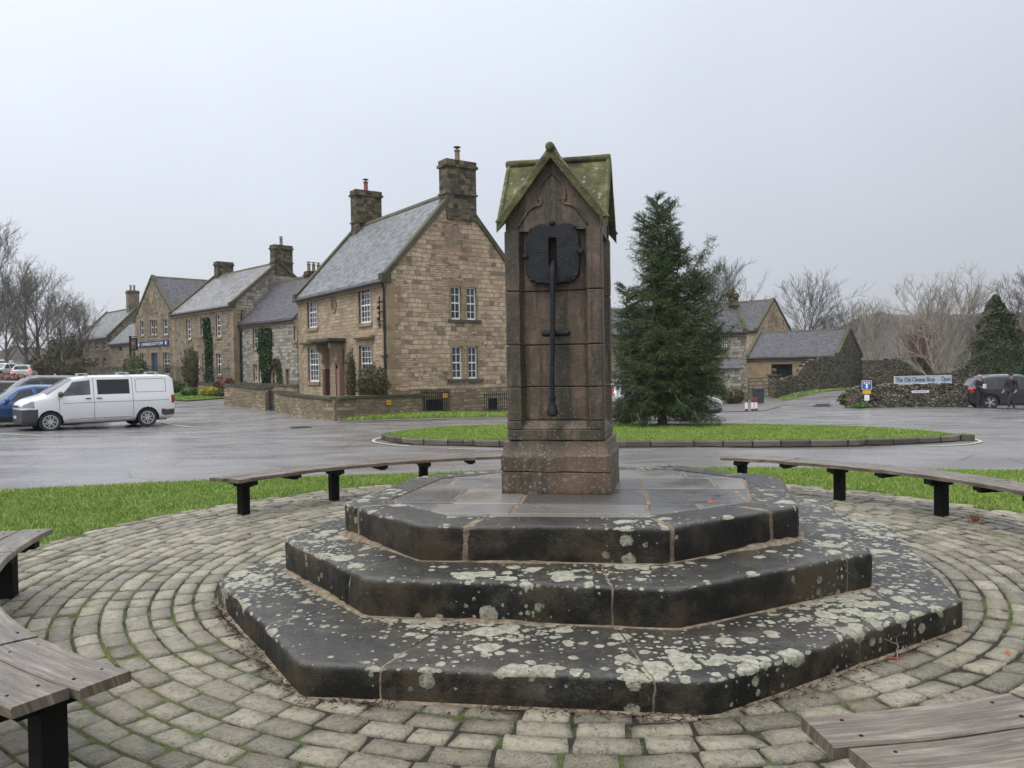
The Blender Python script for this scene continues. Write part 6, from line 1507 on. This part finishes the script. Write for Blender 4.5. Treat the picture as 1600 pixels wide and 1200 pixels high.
def SUV(L=4.55,H_=1.66,hw=.91,wr=.345,rails=False,low=False):
    b=H_-.60 if not low else H_-.56
    K=[(0,.30,.70,.62,.70,.62),(.08,.24,.80,.72,.82,.72),(.3,.22,.88,.80,.90,.76),(.8,.22,hw,.90,.98,.78),(1.20,.22,hw,.94,1.03,.78),(1.32,.22,hw,.95,1.10,.76),(1.95,.22,hw,.97,H_-.08,.64),(2.4,.22,hw,.98,H_,.63),(3.5,.22,hw,1.0,H_-.03,.63),(L-.35,.25,hw-.01,1.02,H_-.15,.62),(L-.12,.30,hw-.05,1.02,1.18,.64),(L,.40,hw-.12,.96,1.04,.66)]
    sc_=H_/1.66; K=[(k[0],k[1],k[2],k[3]*sc_,k[4] if k[4]>1.3 else k[4]*sc_,k[5]) for k in K]
    wins=[(1.42,2.02,2.38,2.32),(2.50,2.46,3.42,3.32),(3.56,3.46,L-.55,L-.85)]
    return dict(L=L,hw=hw,wr=wr,ra=wr+.06,wheels=(.88,L-.92),spokes=5,knots=K,cls=suv_cls(L,wins,(1.27,1.95),(L-.40,L-.08)),cap=suv_cap,seams=[(1.28,1.9,4),(2.44,1.7,4.9),(3.48,2.4,4.9)],handles=(2.25,3.3),mirror=(1.5,4.15),rails=(2.0,L-.55) if rails else None)
p=setg(pos(1.75,-2.7)); vehicle('suv_car','bright blue hatchback nose out beside the white van, cropped by the left edge','car',p,hd+.03,dict(SUV(4.4,1.46)),paintm('blue_metallic',(.015,.07,.22),.3))
p=setg(pos(.8,-5.5)); vehicle('suv_car','dark grey estate car behind the blue car, cropped by the left edge','car',p,hd+.02,dict(SUV(4.8,1.72,rails=True)),paintm('dark_grey_metallic',(.035,.036,.045),.3))
p=setg(pos(2.2,-7.9)); vehicle('suv_car','black low car roof just visible behind the dark grey estate','car',p,hd,dict(SUV(4.6,1.5)),paintm('black_metallic',(.012,.012,.014),.3))
# street cars
w1=paintm('white_paint_car',(.62,.63,.64)); d1=paintm('dark_navy_car',(.02,.025,.045),.3)
S_=dict(SUV(4.4,1.58)); S_['tailm']='tailon'
up_=math.atan2(1,-.42)
vehicle('suv_car','white hatchback seen from behind with red brake lights on, driving up the street','car',at(39,590,77),up_,S_,w1,'cars up the street',res=.08,detail=False)
S2=dict(SUV(4.3,1.5)); vehicle('suv_car','dark blue small car parked beyond the braking white hatchback','car',at(26,586,92),up_+.25,S2,d1,'cars up the street',res=.09,detail=False)
vehicle('suv_car','pale car at the extreme left edge up the street','car',at(3,586,88),up_+2.6,dict(SUV(4.3,1.6)),w1,'cars up the street',res=.09,detail=False)
VK=dict(VAN); vehicle('panel_van','small distant pale blue van with a red topped load at the far left','van',at(9,580,112),up_,VK,paintm('pale_blue_van',(.35,.42,.50)),'cars up the street',res=.09,detail=False)
# silver car behind the spruce
c=at(1046,662,25.2); vehicle('hatchback_car','silver car largely screened by the spruce branches','car',setg(c+Vector((-.25,.9,0))),0.12,dict(SUV(4.0,1.40,.86,.31)),paintm('silver_metallic',(.50,.51,.53),.35))
# big dark suv on the right
r_=D(1547,637,38.6); hd2=R(-13); f2=Vector((math.cos(hd2),math.sin(hd2),0)); l2=Vector((-f2.y,f2.x,0)); cen=r_+f2*(4.6/2-.92)+l2*.85
S3=dict(SUV(4.6,1.70,.93,.37,rails=True)); cc=setg(cen); vehicle('suv_car','black estate style four by four parked by the dry stone wall, tail towards the banner','car',cc,hd2,S3,paintm('black_blue_metallic',(.014,.015,.02),.4))

# ---------------------------------------------------------------- signs and street things
c=D(1354.5,640,37.9); c.z=H(c.x,c.y); zt=D(1354.5,594.5,c.y).z-c.z
t=thing('road_sign','blue square no through road sign with yellow and white plates below on a grey post','sign',c,-.35)
mb=MB(); mb.tube([(0,0,-.1),(0,0,zt-.05)],.038,8); mb.build('post',plain('galvanised_grey',(.30,.31,.32),.5,.3),t,smooth=40)
mb=MB(); mb.box(-.215,.215,-.065,-.045,zt-.43,zt); sb=mb.build('sign_face',M['white'],t); z0=zt-.43
mb=MB(); mb.box(-.195,.195,-.069,-.065,z0+.02,zt-.02); bl=mb.build('blue_panel',plain('sign_blue',(.01,.10,.42),.4),sb)
mb=MB(); mb.box(-.045,.045,-.073,-.069,z0+.06,z0+.26); mb.build('white_stem',M['white'],sb)
mb=MB(); mb.box(-.13,.13,-.073,-.069,z0+.26,z0+.36); rb=mb.build('red_bar',M['white'],sb); mb=MB(); mb.box(-.10,.10,-.077,-.073,z0+.285,z0+.335); mb.build('red_inset',plain('sign_red',(.6,.01,.01),.4),sb)
mb=MB(); mb.box(-.18,.18,-.06,-.045,z0-.20,z0-.03); mb.build('yellow_plate',M['yellow'],t)
mb=MB(); mb.box(-.11,.11,-.06,-.045,z0-.52,z0-.25); mb.build('white_plate',M['white'],t)
# banner
a,b=D(1397,600,41.8),D(1486.5,599,43.2); rzb=math.atan2((b-a).y,(b-a).x); w=(b-a).length; c=(a+b)/2; zb=D(1441,600,42.5).z; zt=D(1441,587,42.5).z
g=H(c.x,c.y); t=thing('shop_banner','long pale blue shop banner board with dark lettering standing above the dry stone wall','sign',(c.x,c.y,g),rzb)
mb=MB(); mb.box(-w/2,w/2,-.02,.02,zb-g,zt-g); bd=mb.build('banner_board',plain('pale_blue_board',(.56,.62,.66),.5,var=.06),t)
mb=MB(); 
for z in (zb-g,zt-g-.03): mb.box(-w/2,w/2,-.035,-.02,z,z+.03)
mb.build('border',M['white'],bd)
text('The Old Cheese Shop  -  Open','lettering',(0,-.035,(zb+zt)/2-g),(R(90),0,0),w*.95,(zt-zb)*.70,plain('ink_blue',(.10,.19,.30),.5),bd)
for x in (-w*.4,0,w*.4): mb=MB(); mb.box(x-.04,x+.04,.021,.10,-.2,zt-g); mb.build('post',M['timber'],t)
c=D(1438,612,38.0); q=c-Vector((0,0,0)); t=thing('street_name_plate','narrow white street name plate fixed low on the dry stone wall','sign',(c.x,c.y+.02,c.z),0.0)
mb=MB(); mb.box(-.40,.40,-.03,-.0,-.055,.055); p=mb.build('plate',M['white'],t)
mb=MB(); 
for k in range(9): mb.box(-.33+k*.075,-.29+k*.075,-.034,-.03,-.018,.02)
mb.build('lettering',M['black'],p)
red=plain('dark_red_band',(.16,.012,.015),.5)
for px,pb,pt,lb in ((1166.5,644.5,623,'leftmost of three short white bollards with dark red tops'),(1176,642.5,622,'middle one of three short white bollards with dark red tops'),(1181.5,641,620,'rightmost and rearmost of three short white bollards with dark red tops')):
    c=at(px,pb,43+(1181-px)*-.1); h=.74; t=thing('bollard',lb,'bollard',c,.3,'red and white bollards by the verge'); mb=MB(); mb.lathe([(.075,-.1),(.075,h*.66),(.0,h*.66)],n=12); mb.build('post',M['white'],t,smooth=40)
    mb=MB(); mb.lathe([(.077,h*.66),(.077,h*.97),(.06,h),(.0,h)],n=12); mb.build('top_band',red,t,smooth=40); mb=MB(); mb.lathe([(.078,h*.05),(.078,h*.2)],n=12); mb.build('lower_band',red,t,smooth=40)
t=thing('wheelie_bin','dark grey wheeled refuse bin by the field gate','bin',at(1185,624,54),.3); gb=plain('grey_bin_plastic',(.05,.055,.06),.45)
mb=MB(); mb.prism([(-.24,.06),(.24,.06),(.29,.95),(-.29,.95)],lambda x,z:(x,-.27,z),lambda x,z:(x,.30,z)); b=mb.build('body',gb,t); mb=MB(); mb.box(-.31,.31,-.33,.33,.95,1.02); mb.build('lid',gb,t)
for s_ in (-1,1): mb=MB(); mb.lathe([(.1,-.03),(.1,.03)],(s_*.25,.28,.1),12,'x'); mb.build('wheel',M['tyre'],t)
# verges
def verge(name,pts,dz,mat='turf',bl=None,dens=250,h=.06,w=.02,label='rough grass verge'):
    P=[onG(*p) if not isinstance(p,tuple) or len(p)==2 else D(*p) for p in pts]; poly=[(p.x,p.y) for p in P]
    a=sum(poly[i][0]*poly[(i+1)%len(poly)][1]-poly[(i+1)%len(poly)][0]*poly[i][1] for i in range(len(poly)))
    if a<0: poly=poly[::-1]
    struct(sheet(name,poly,dz,M[mat],1.0))
    if bl: blades('grass',[poly],dens,h,w,dz,random.Random(label).randint(1,99),None,label)
verge('verge',[(529,660,27.4),(640,662,28.2),(790,657,29.4),(830,656,29.6),(830,647,33.2),(660,646,32.0),(590,651,30.0)],.02,bl=True,dens=450,h=.10,w=.022,label='rough grass verge at the foot of the honey house wall')
verge('verge',[(1214,612.5,59),(1245,611,61),(1311,608,64.8),(1345,606,66.5),(1345,607,64.5),(1315,609.5,62.5),(1262,613,58.5),(1222,616,55.5)],.02,bl=True,dens=60,h=.09,w=.04,label='grass verge at the foot of the curved rubble wall')
verge('verge',[(268,634,43.5),(290,637,42.3),(358,631,45),(362,624,48.5),(300,622,50),(262,626,49)],.05,bl=True,dens=120,h=.07,w=.03,label='grassed planting bed at the street corner')
verge('pavement',[(1130,650,38.5),(1190,641,42.5),(1222,623,50),(1214,613,58.5),(1160,618,58),(1100,622,58),(1100,645,42)],.03,'path')
verge('pavement',[(530,661.5,26.8),(640,664.5,27.2),(800,660,28.3),(900,657,29),(900,650,32),(800,654,30.4),(640,661,28.6),(529,660,27.5)],.012,'path')

strip([onG(262,662),onG(300,668)],.10,'road_marking',.02); strip([onG(2,678),onG(60,681)],.10,'road_marking',.02); strip([onG(225,655),onG(262,662)],.10,'road_marking',.02)
struct(sheet('road_patch',[tuple(onG(*q)[:2]) for q in ((1268,636),(1300,635.5),(1296,630.5),(1276,631))],.012,plain('wet_tar_patch',(.03,.028,.028),.2),1.0))
t=thing('drain_cover','square iron drain cover set in the road between the garden wall and the island','drain cover',onG(470,668)+Vector((0,0,.008)),.4); mb=MB(); mb.box(-.3,.3,-.3,.3,0,.012); fr=mb.build('frame',M['black'],t)
for k in range(6):
    mb=MB(); mb.box(-.25,.25,-.24+k*.085,-.20+k*.085,.012,.02); mb.build('grate_bar',M['plastic'],fr)
# ---------------------------------------------------------------- fallen leaves, twigs
def leaf_mesh(seed):
    rg=random.Random(seed); mb=MB(); n=10; V=[(0,0,.004)]
    for i in range(n): a=6.283*i/n; r=.032*(1+.35*math.cos(2*a))*(1+.25*rg.uniform(-1,1)); V.append((r*math.cos(a),r*math.sin(a),.004+.012*rg.random()))
    mb.add(V,[(0,1+i,1+(i+1)%n) for i in range(n)]); mb.tube([(.03,0,.006),(.065,.01,.004)],.0015,3); return mb
red_l=leafmat('bright_red_leaf',(.30,.008,.008),(.42,.02,.012),.4)
LV_=[('bright red fallen leaf on the setts below the right front of the steps',1399,1031,0,1),('orange brown leaf at the left corner of the bottom step',346,953,0,0),('small orange leaf beside the left edge of the bottom step',398,1012,0,0),('orange leaf lying on the grass left of the sett paving',80,815,.045,0),
 ('brown leaf at the lawn edge above the left setts',215,808,.04,0),('rust leaf at the grass edge near the left bench end',107,841,.02,0),('dark red leaf cluster at the foot of the front step corner',1105,1114,0,1),('orange leaf on the outer ring of setts at the right',1556,967,0,0),
 ('yellow brown leaf on the right setts near the bottom right bench',1574,1023,0,0),('small leaf at the base of the left back bench leg',505,785,0,0),('crumpled dark leaf on the flagstones of the platform',1110,785,Z3,0),('rust leaf on the setts below the front left step',395,1018,0,0)]
for i,(lb,px,py,z,r) in enumerate(LV_):
    p=G(px,py,z+.014 if z<.1 else z); o=leaf_mesh(i).build('fallen_leaf',red_l if r else M['autumn'],None); o.location=p; o.rotation_euler=(random.Random(i).uniform(-.2,.2),random.Random(i+5).uniform(-.2,.2),i*1.7); o.scale=(.75,.75,.75); tag(o,lb,'leaf','fallen leaves')
def debris():
    rg=random.Random(3); mb=MB()
    P=[Vector(p) for p in OCT[0]]
    for e,a,b,n in ((0,.0,1.0,260),(1,.0,.25,90),(1,.45,.98,150),(2,.05,.9,120)):
        for k in range(n):
            f=a+(b-a)*rg.random(); q=P[e].lerp(P[e+1],f); d=(P[e+1]-P[e]).normalized(); nn=Vector((d.y,-d.x)); q=q+nn*abs(rg.gauss(.03,.04)); an=rg.uniform(0,6.28); l=rg.uniform(.008,.05)
            z=.012+rg.uniform(0,.018); mb.tube([(q.x,q.y,z),(q.x+l*.5*math.cos(an),q.y+l*.5*math.sin(an),z+rg.uniform(0,.012)),(q.x+l*math.cos(an+.4),q.y+l*math.sin(an+.4),z)],rg.uniform(.001,.0028),3)
    tag(mb.build('leaf_litter',plain('rotten_leaf',(.035,.016,.011),.7,var=.5),None),'dark twigs and rotten leaf litter along the foot of the bottom step','litter',kind='stuff')
debris()
def weeds():
    rg=random.Random(5)
    for lb,px,py,n,s_,mat in (('tuft of dead brown stalks on the setts beside the right bench leg',1523,818,70,.10,'autumn'),('small weed tuft between the setts right of the platform',1560,842,40,.05,'grass'),('dry stalks leaning on the right front face of the bottom step',1383,1022,16,.13,'twig'),('dry grass stalks against the front of the bottom step',1025,1108,14,.10,'twig'),('weedy tuft by the left back bench leg',662//1+0,742,10,.04,'autumn')):
        p=G(px,py,0); mb=MB()
        for k in range(n):
            a=rg.uniform(0,6.28); r=abs(rg.gauss(0,.05)); x,y=r*math.cos(a),r*math.sin(a); h=s_*rg.uniform(.4,1.2); mb.tube([(x,y,.01),(x+rg.gauss(0,.02),y+rg.gauss(0,.02),h*.6),(x+rg.gauss(0,.05),y+rg.gauss(0,.05),h)],[.0018,.0014,.0006],3,False)
        o=mb.build('weed_tuft',M[mat],None); o.location=p; tag(o,lb,'weeds')
weeds()
def scatter():
    rg=random.Random(8); mb=MB()
    for k in range(420):
        a=rg.uniform(0,6.283); r=rg.uniform(3.0,8.2); x,y=RC.x+r*math.cos(a),RC.y+r*math.sin(a)
        if y<3 or (r<5.05 and rg.random()<.55): continue
        z=.026 if r<5.05 else .04; s_=rg.uniform(.008,.026); b=rg.uniform(0,6.28); n_=6; V=[(x+s_*math.cos(b+i*6.283/n_)*(1.4 if i%3==0 else .8),y+s_*math.sin(b+i*6.283/n_)*(1.4 if i%3==0 else .8),z+rg.uniform(-.003,.010)) for i in range(n_)]
        mb.add(V,[tuple(range(n_))])
    tag(mb.build('leaf_scatter',M['deadleaf'],None,fix=False),'tiny scraps of dead brown leaf scattered over setts and lawn','litter',kind='stuff')
M['deadleaf']=leafmat('dead_leaf_scrap',(.035,.018,.010),(.24,.13,.055),.6,9)
scatter()

# ---------------------------------------------------------------- people
skin=plain('skin',(.42,.25,.18),.5,var=.05); coatm=plain('black_coat',(.014,.014,.018),.7,var=.3,scale=4); coat2=plain('dark_jacket',(.018,.020,.028),.65,var=.3); trou=plain('charcoal_trousers',(.02,.02,.024),.8,var=.3); shoe=plain('black_shoes',(.01,.01,.01),.5); hairg=plain('grey_hair',(.30,.29,.27),.8); capm=plain('black_cap',(.012,.012,.014),.8); whitec=plain('white_paper_cup',(.7,.7,.7),.5)
def skinned(name,verts,edges,rad,mat,parent,sub=2):
    me=bpy.data.meshes.new(name); me.from_pydata(verts,edges,[]); me.materials.append(mat); o=bpy.data.objects.new(name,me); C.objects.link(o); o.parent=parent
    m=o.modifiers.new('skin','SKIN'); m.use_smooth_shade=True
    sv=me.skin_vertices[0].data
    for i,r in enumerate(rad): sv[i].radius=(r,r) if not hasattr(r,'__len__') else r
    sv[0].use_root=True
    s=o.modifiers.new('sub','SUBSURF'); s.levels=sub; s.render_levels=sub; return o
def person(label,loc,rz,hair,coat,legL,legR,armL,armR,h=1.72,capped=False,headturn=0,long_coat=False):
    t=thing('person',label,'person',loc,rz); k=h/1.75
    # facing -Y; joints: legX = (knee, ankle, toe), armX = (elbow, wrist, hand)
    J={'pel':(0,0,.95),'wai':(0,0,1.08),'che':(0,-.01,1.28),'shc':(0,0,1.42),'nek':(0,-.01,1.50),'hed':(0,-.03,1.60),'top':(0,-.02,1.71)}
    hipL,hipR=(.10,0,.90),(-.10,0,.90); shL,shR=(.19,0,1.41),(-.19,0,1.41)
    V=[J['pel'],J['wai'],J['che'],J['shc'],J['nek'],J['hed'],J['top']]; E=[(0,1),(1,2),(2,3),(3,4),(4,5),(5,6)]; Rr=[(.15,.11),(.13,.095),(.16,.11),(.11,.08),(.055,.055),(.085,.10),(.06,.07)]
    for hip,leg in ((hipL,legL),(hipR,legR)):
        b=len(V); V+= [hip,leg[0],leg[1],leg[2]]; E+= [(0,b),(b,b+1),(b+1,b+2),(b+2,b+3)]; Rr+=[.09,.06,.042,.035]
    for sh,arm in ((shL,armL),(shR,armR)):
        b=len(V); V+= [sh,arm[0],arm[1],arm[2]]; E+= [(3,b),(b,b+1),(b+1,b+2),(b+2,b+3)]; Rr+=[.06,.045,.032,.034]
    S=lambda L: [tuple(c*k for c in v) for v in L]
    skinned('body',S(V),E,[tuple(x*k for x in r) if hasattr(r,'__len__') else r*k for r in Rr],skin,t)
    # hands: palm with five fingers each
    for arm in (armL,armR):
        w=Vector(arm[1]);p=Vector(arm[2]); d=(p-w).normalized(); sd=d.cross(Vector((0,1,0))); sd=sd.normalized() if sd.length>.1 else Vector((1,0,0)); VV=[tuple(p)]; EE=[];RR=[(.035,.018)]
        for q in range(4):
            o=p+sd*(-.03+.02*q); l=(.06,.07,.065,.05)[q]; b=len(VV); VV+=[tuple(o+d*.03),tuple(o+d*(.03+l*.55)+Vector((0,-.01,0))),tuple(o+d*(.03+l)+Vector((0,-.03,0)))]; EE+=[(0,b),(b,b+1),(b+1,b+2)]; RR+=[.009,.008,.007]
        b=len(VV); VV+=[tuple(p+sd*.045),tuple(p+sd*.06+d*.045)]; EE+=[(0,b),(b,b+1)]; RR+=[.011,.009]
        skinned('hand',S(VV),EE,RR,skin,t,1)
    # coat
    V=[(0,0,.84 if not long_coat else .72),(0,0,.98),(0,0,1.10),(0,-.01,1.28),(0,0,1.43),(0,-.01,1.50)]; E=[(0,1),(1,2),(2,3),(3,4),(4,5)]; Rr=[(.19,.15),(.185,.145),(.17,.13),(.19,.135),(.14,.10),(.075,.07)]
    for sh,arm in ((shL,armL),(shR,armR)):
        b=len(V); V+=[sh,arm[0],arm[1]]; E+=[(4,b),(b,b+1),(b+1,b+2)]; Rr+=[.085,.065,.052]
    skinned('jacket',S(V),E,[tuple(x*k for x in r) if hasattr(r,'__len__') else r*k for r in Rr],coat,t)
    V=[(0,0,.94)];E=[];Rr=[(.17,.125)]
    for hip,leg in ((hipL,legL),(hipR,legR)):
        b=len(V); an=Vector(leg[1]); V+=[hip,leg[0],tuple(an)]; E+=[(0,b),(b,b+1),(b+1,b+2)]; Rr+=[.105,.078,.06]
    skinned('trousers',S(V),E,[tuple(x*k for x in r) if hasattr(r,'__len__') else r*k for r in Rr],trou,t)
    for leg in (legL,legR):
        a=Vector(leg[1]);b=Vector(leg[2]); skinned('shoe',S([tuple(a+Vector((0,.03,-.03))),tuple((a+b)/2),tuple(b)]),[(0,1),(1,2)],[.055,.05,.042],shoe,t,1)
    # head details
    mb=MB(); mb.ball((0,-.005*k,1.655*k),(.092*k,.108*k,.085*k) ,16,10); mb.v=[v for v in mb.v]; 
    mb.build('hair' if not capped else 'cap',hair,t,smooth=True)
    if capped: mb=MB(); mb.ball((0,-.10*k,1.64*k),(.07*k,.07*k,.012*k),12,4); mb.build('cap_peak',hair,t,smooth=True)
    mb=MB(); mb.ball((0,-.125*k,1.585*k),(.014,.02,.022),8,5)
    for s_ in (-1,1): mb.ball((s_*.088*k,-.01*k,1.59*k),(.012,.02,.03),8,5)
    mb.build('nose_and_ears',skin,t,smooth=True)
    mb=MB()
    for s_ in (-1,1): mb.ball((s_*.032*k,-.112*k,1.612*k),(.012,.008,.007),8,4)
    mb.ball((0,-.112*k,1.545*k),(.022,.006,.005),8,4); mb.build('eyes_and_mouth',coatm,t,smooth=True)
    return t
c=D(1530.5,637.5,37.4); c.z=H(c.x,c.y)
t=person('grey haired person in a dark jacket holding something white, standing behind the parked black car',c,.35,hairg,coat2,((.11,-.02,.50),(.12,.02,.09),(.13,-.12,.04)),((-.10,-.05,.50),(-.11,.03,.09),(-.12,-.11,.04)),((.24,.02,1.15),(.10,-.22,1.10),(.04,-.28,1.12)),((-.25,.02,1.15),(-.14,-.22,1.08),(-.07,-.28,1.10)),1.60)
o=thing('paper_bag','white paper packet held by the grey haired person','bag',c+Vector((.08,-.28,1.0)),.35); mb=MB(); mb.prism([(-.07,0),(.07,0),(.085,.16),(.06,.2),(-.06,.19),(-.085,.16)],lambda x,z:(x,-.03,z-.05),lambda x,z:(x,.03,z-.05)); mb.build('packet',whitec,o)
c=D(1580,639.5,36.6); c.z=H(c.x,c.y)
person('person in a black cap and long dark coat striding past the parked black car',c,-1.25,capm,coatm,((.11,-.24,.52),(.12,-.30,.10),(.12,-.44,.07)),((-.10,.02,.50),(-.10,.33,.16),(-.10,.24,.07)),((.26,.10,1.16),(.25,.02,.93),(.25,-.03,.87)),((-.26,-.06,1.15),(-.24,-.16,.93),(-.24,-.20,.87)),1.70,True,0,True)
# ---------------------------------------------------------------- sky, light, camera
def world():
    w=bpy.data.worlds.new('World'); sc.world=w; w.use_nodes=True; t=w.node_tree; t.nodes.clear()
    N=t.nodes.new; L=t.links.new
    out=N('ShaderNodeOutputWorld'); bg=N('ShaderNodeBackground'); L(bg.outputs[0],out.inputs[0]); bg.inputs[1].default_value=.1
    sky=N('ShaderNodeTexSky'); sky.sky_type='NISHITA'; sky.sun_disc=False; sky.sun_elevation=R(SUN_E); sky.sun_rotation=R(SUN_R); sky.air_density=1; sky.dust_density=4
    hs=N('ShaderNodeHueSaturation'); hs.inputs['Saturation'].default_value=.25; hs.inputs['Value'].default_value=.8; L(sky.outputs[0],hs.inputs['Color'])
    tc=N('ShaderNodeTexCoord'); sp=N('ShaderNodeSeparateXYZ'); L(tc.outputs['Generated'],sp.inputs[0])
    rp=N('ShaderNodeValToRGB'); e=rp.color_ramp.elements
    stops=SKY
    while len(e)<len(stops): e.new(.5)
    for i,(p,c) in enumerate(stops): e[i].position=p; e[i].color=(*c,1)
    L(sp.outputs[2],rp.inputs[0])
    # lighter towards the left, soft cloud mottling
    mx=N('ShaderNodeMapRange'); L(sp.outputs[0],mx.inputs[0]); mx.inputs[1].default_value=-.6; mx.inputs[2].default_value=.65; mx.inputs[3].default_value=1.12; mx.inputs[4].default_value=.82
    nz=N('ShaderNodeTexNoise'); nz.inputs['Scale'].default_value=1.6; nz.inputs['Detail'].default_value=4; L(tc.outputs['Generated'],nz.inputs['Vector'])
    mn=N('ShaderNodeMapRange'); L(nz.outputs['Fac'],mn.inputs[0]); mn.inputs[1].default_value=.3; mn.inputs[2].default_value=.7; mn.inputs[3].default_value=.94; mn.inputs[4].default_value=1.06
    mm=N('ShaderNodeMath'); mm.operation='MULTIPLY'; L(mx.outputs[0],mm.inputs[0]); L(mn.outputs[0],mm.inputs[1])
    m2=N('ShaderNodeMath'); m2.operation='MULTIPLY'; L(mm.outputs[0],m2.inputs[0]); m2.inputs[1].default_value=10
    zz=N('ShaderNodeMapRange'); L(sp.outputs[2],zz.inputs[0]); zz.inputs[1].default_value=.5; zz.inputs[2].default_value=.9; zz.inputs[3].default_value=10; zz.inputs[4].default_value=19; L(zz.outputs[0],m2.inputs[1])
    vs=N('ShaderNodeVectorMath'); vs.operation='SCALE'; L(rp.outputs[0],vs.inputs[0]); L(m2.outputs[0],vs.inputs['Scale'])
    mix=N('ShaderNodeMix'); mix.data_type='RGBA'; mix.inputs[0].default_value=.10; L(vs.outputs[0],mix.inputs[6]); L(hs.outputs[0],mix.inputs[7])
    L(mix.outputs[2],bg.inputs[0])
SUN_E,SUN_R=48,-50
SKY=[(0,(.465,.48,.52)),(.06,(.49,.515,.56)),(.2,(.535,.58,.65)),(.45,(.65,.70,.79)),(.6,(.85,.89,.97)),(1,(1,1,1))]
world()
sl=bpy.data.lights.new('sun','SUN'); sl.energy=1.1; sl.angle=R(25); sl.color=(1,.97,.93); so=bpy.data.objects.new('sun',sl); C.objects.link(so)
_a=R(SUN_R); _e=R(SUN_E); sd=Vector((math.sin(_a)*math.cos(_e)*-1 if False else math.sin(R(-35))*math.cos(_e),-math.cos(R(-35))*math.cos(_e)*.6,math.sin(_e)))
so.rotation_euler=sd.to_track_quat('Z','Y').to_euler()
cam=bpy.data.cameras.new('camera'); cam.sensor_width=36; cam.lens=F/1600*36; cam.clip_end=4000; cam.clip_start=.05
co=bpy.data.objects.new('camera',cam); C.objects.link(co)
co.matrix_world=Matrix.Translation((0,0,HC))@Matrix.Rotation(R(90)-PIT,4,'X')@Matrix.Rotation(-ROL,4,'Z')
sc.camera=co
sc.view_settings.view_transform='Standard'; sc.view_settings.look='None'; sc.view_settings.exposure=.40; sc.view_settings.gamma=1
sc.cycles.max_bounces=6

def haze():
    mb=MB(); mb.box(-420,620,-70,700,-12,60); t_=bpy.data.materials.new('pale_mist'); t_.use_nodes=True; n_=t_.node_tree; n_.nodes.clear(); o_=n_.nodes.new('ShaderNodeOutputMaterial'); v_=n_.nodes.new('ShaderNodeVolumePrincipled')
    v_.inputs['Color'].default_value=(.86,.89,.95,1); v_.inputs['Density'].default_value=HAZE; v_.inputs['Anisotropy'].default_value=.2; n_.links.new(v_.outputs[0],o_.inputs['Volume'])
    o=mb.build('haze',t_,None); tag(o,'thin grey winter mist over the whole scene','mist',kind='stuff')
HAZE=.00035
haze()
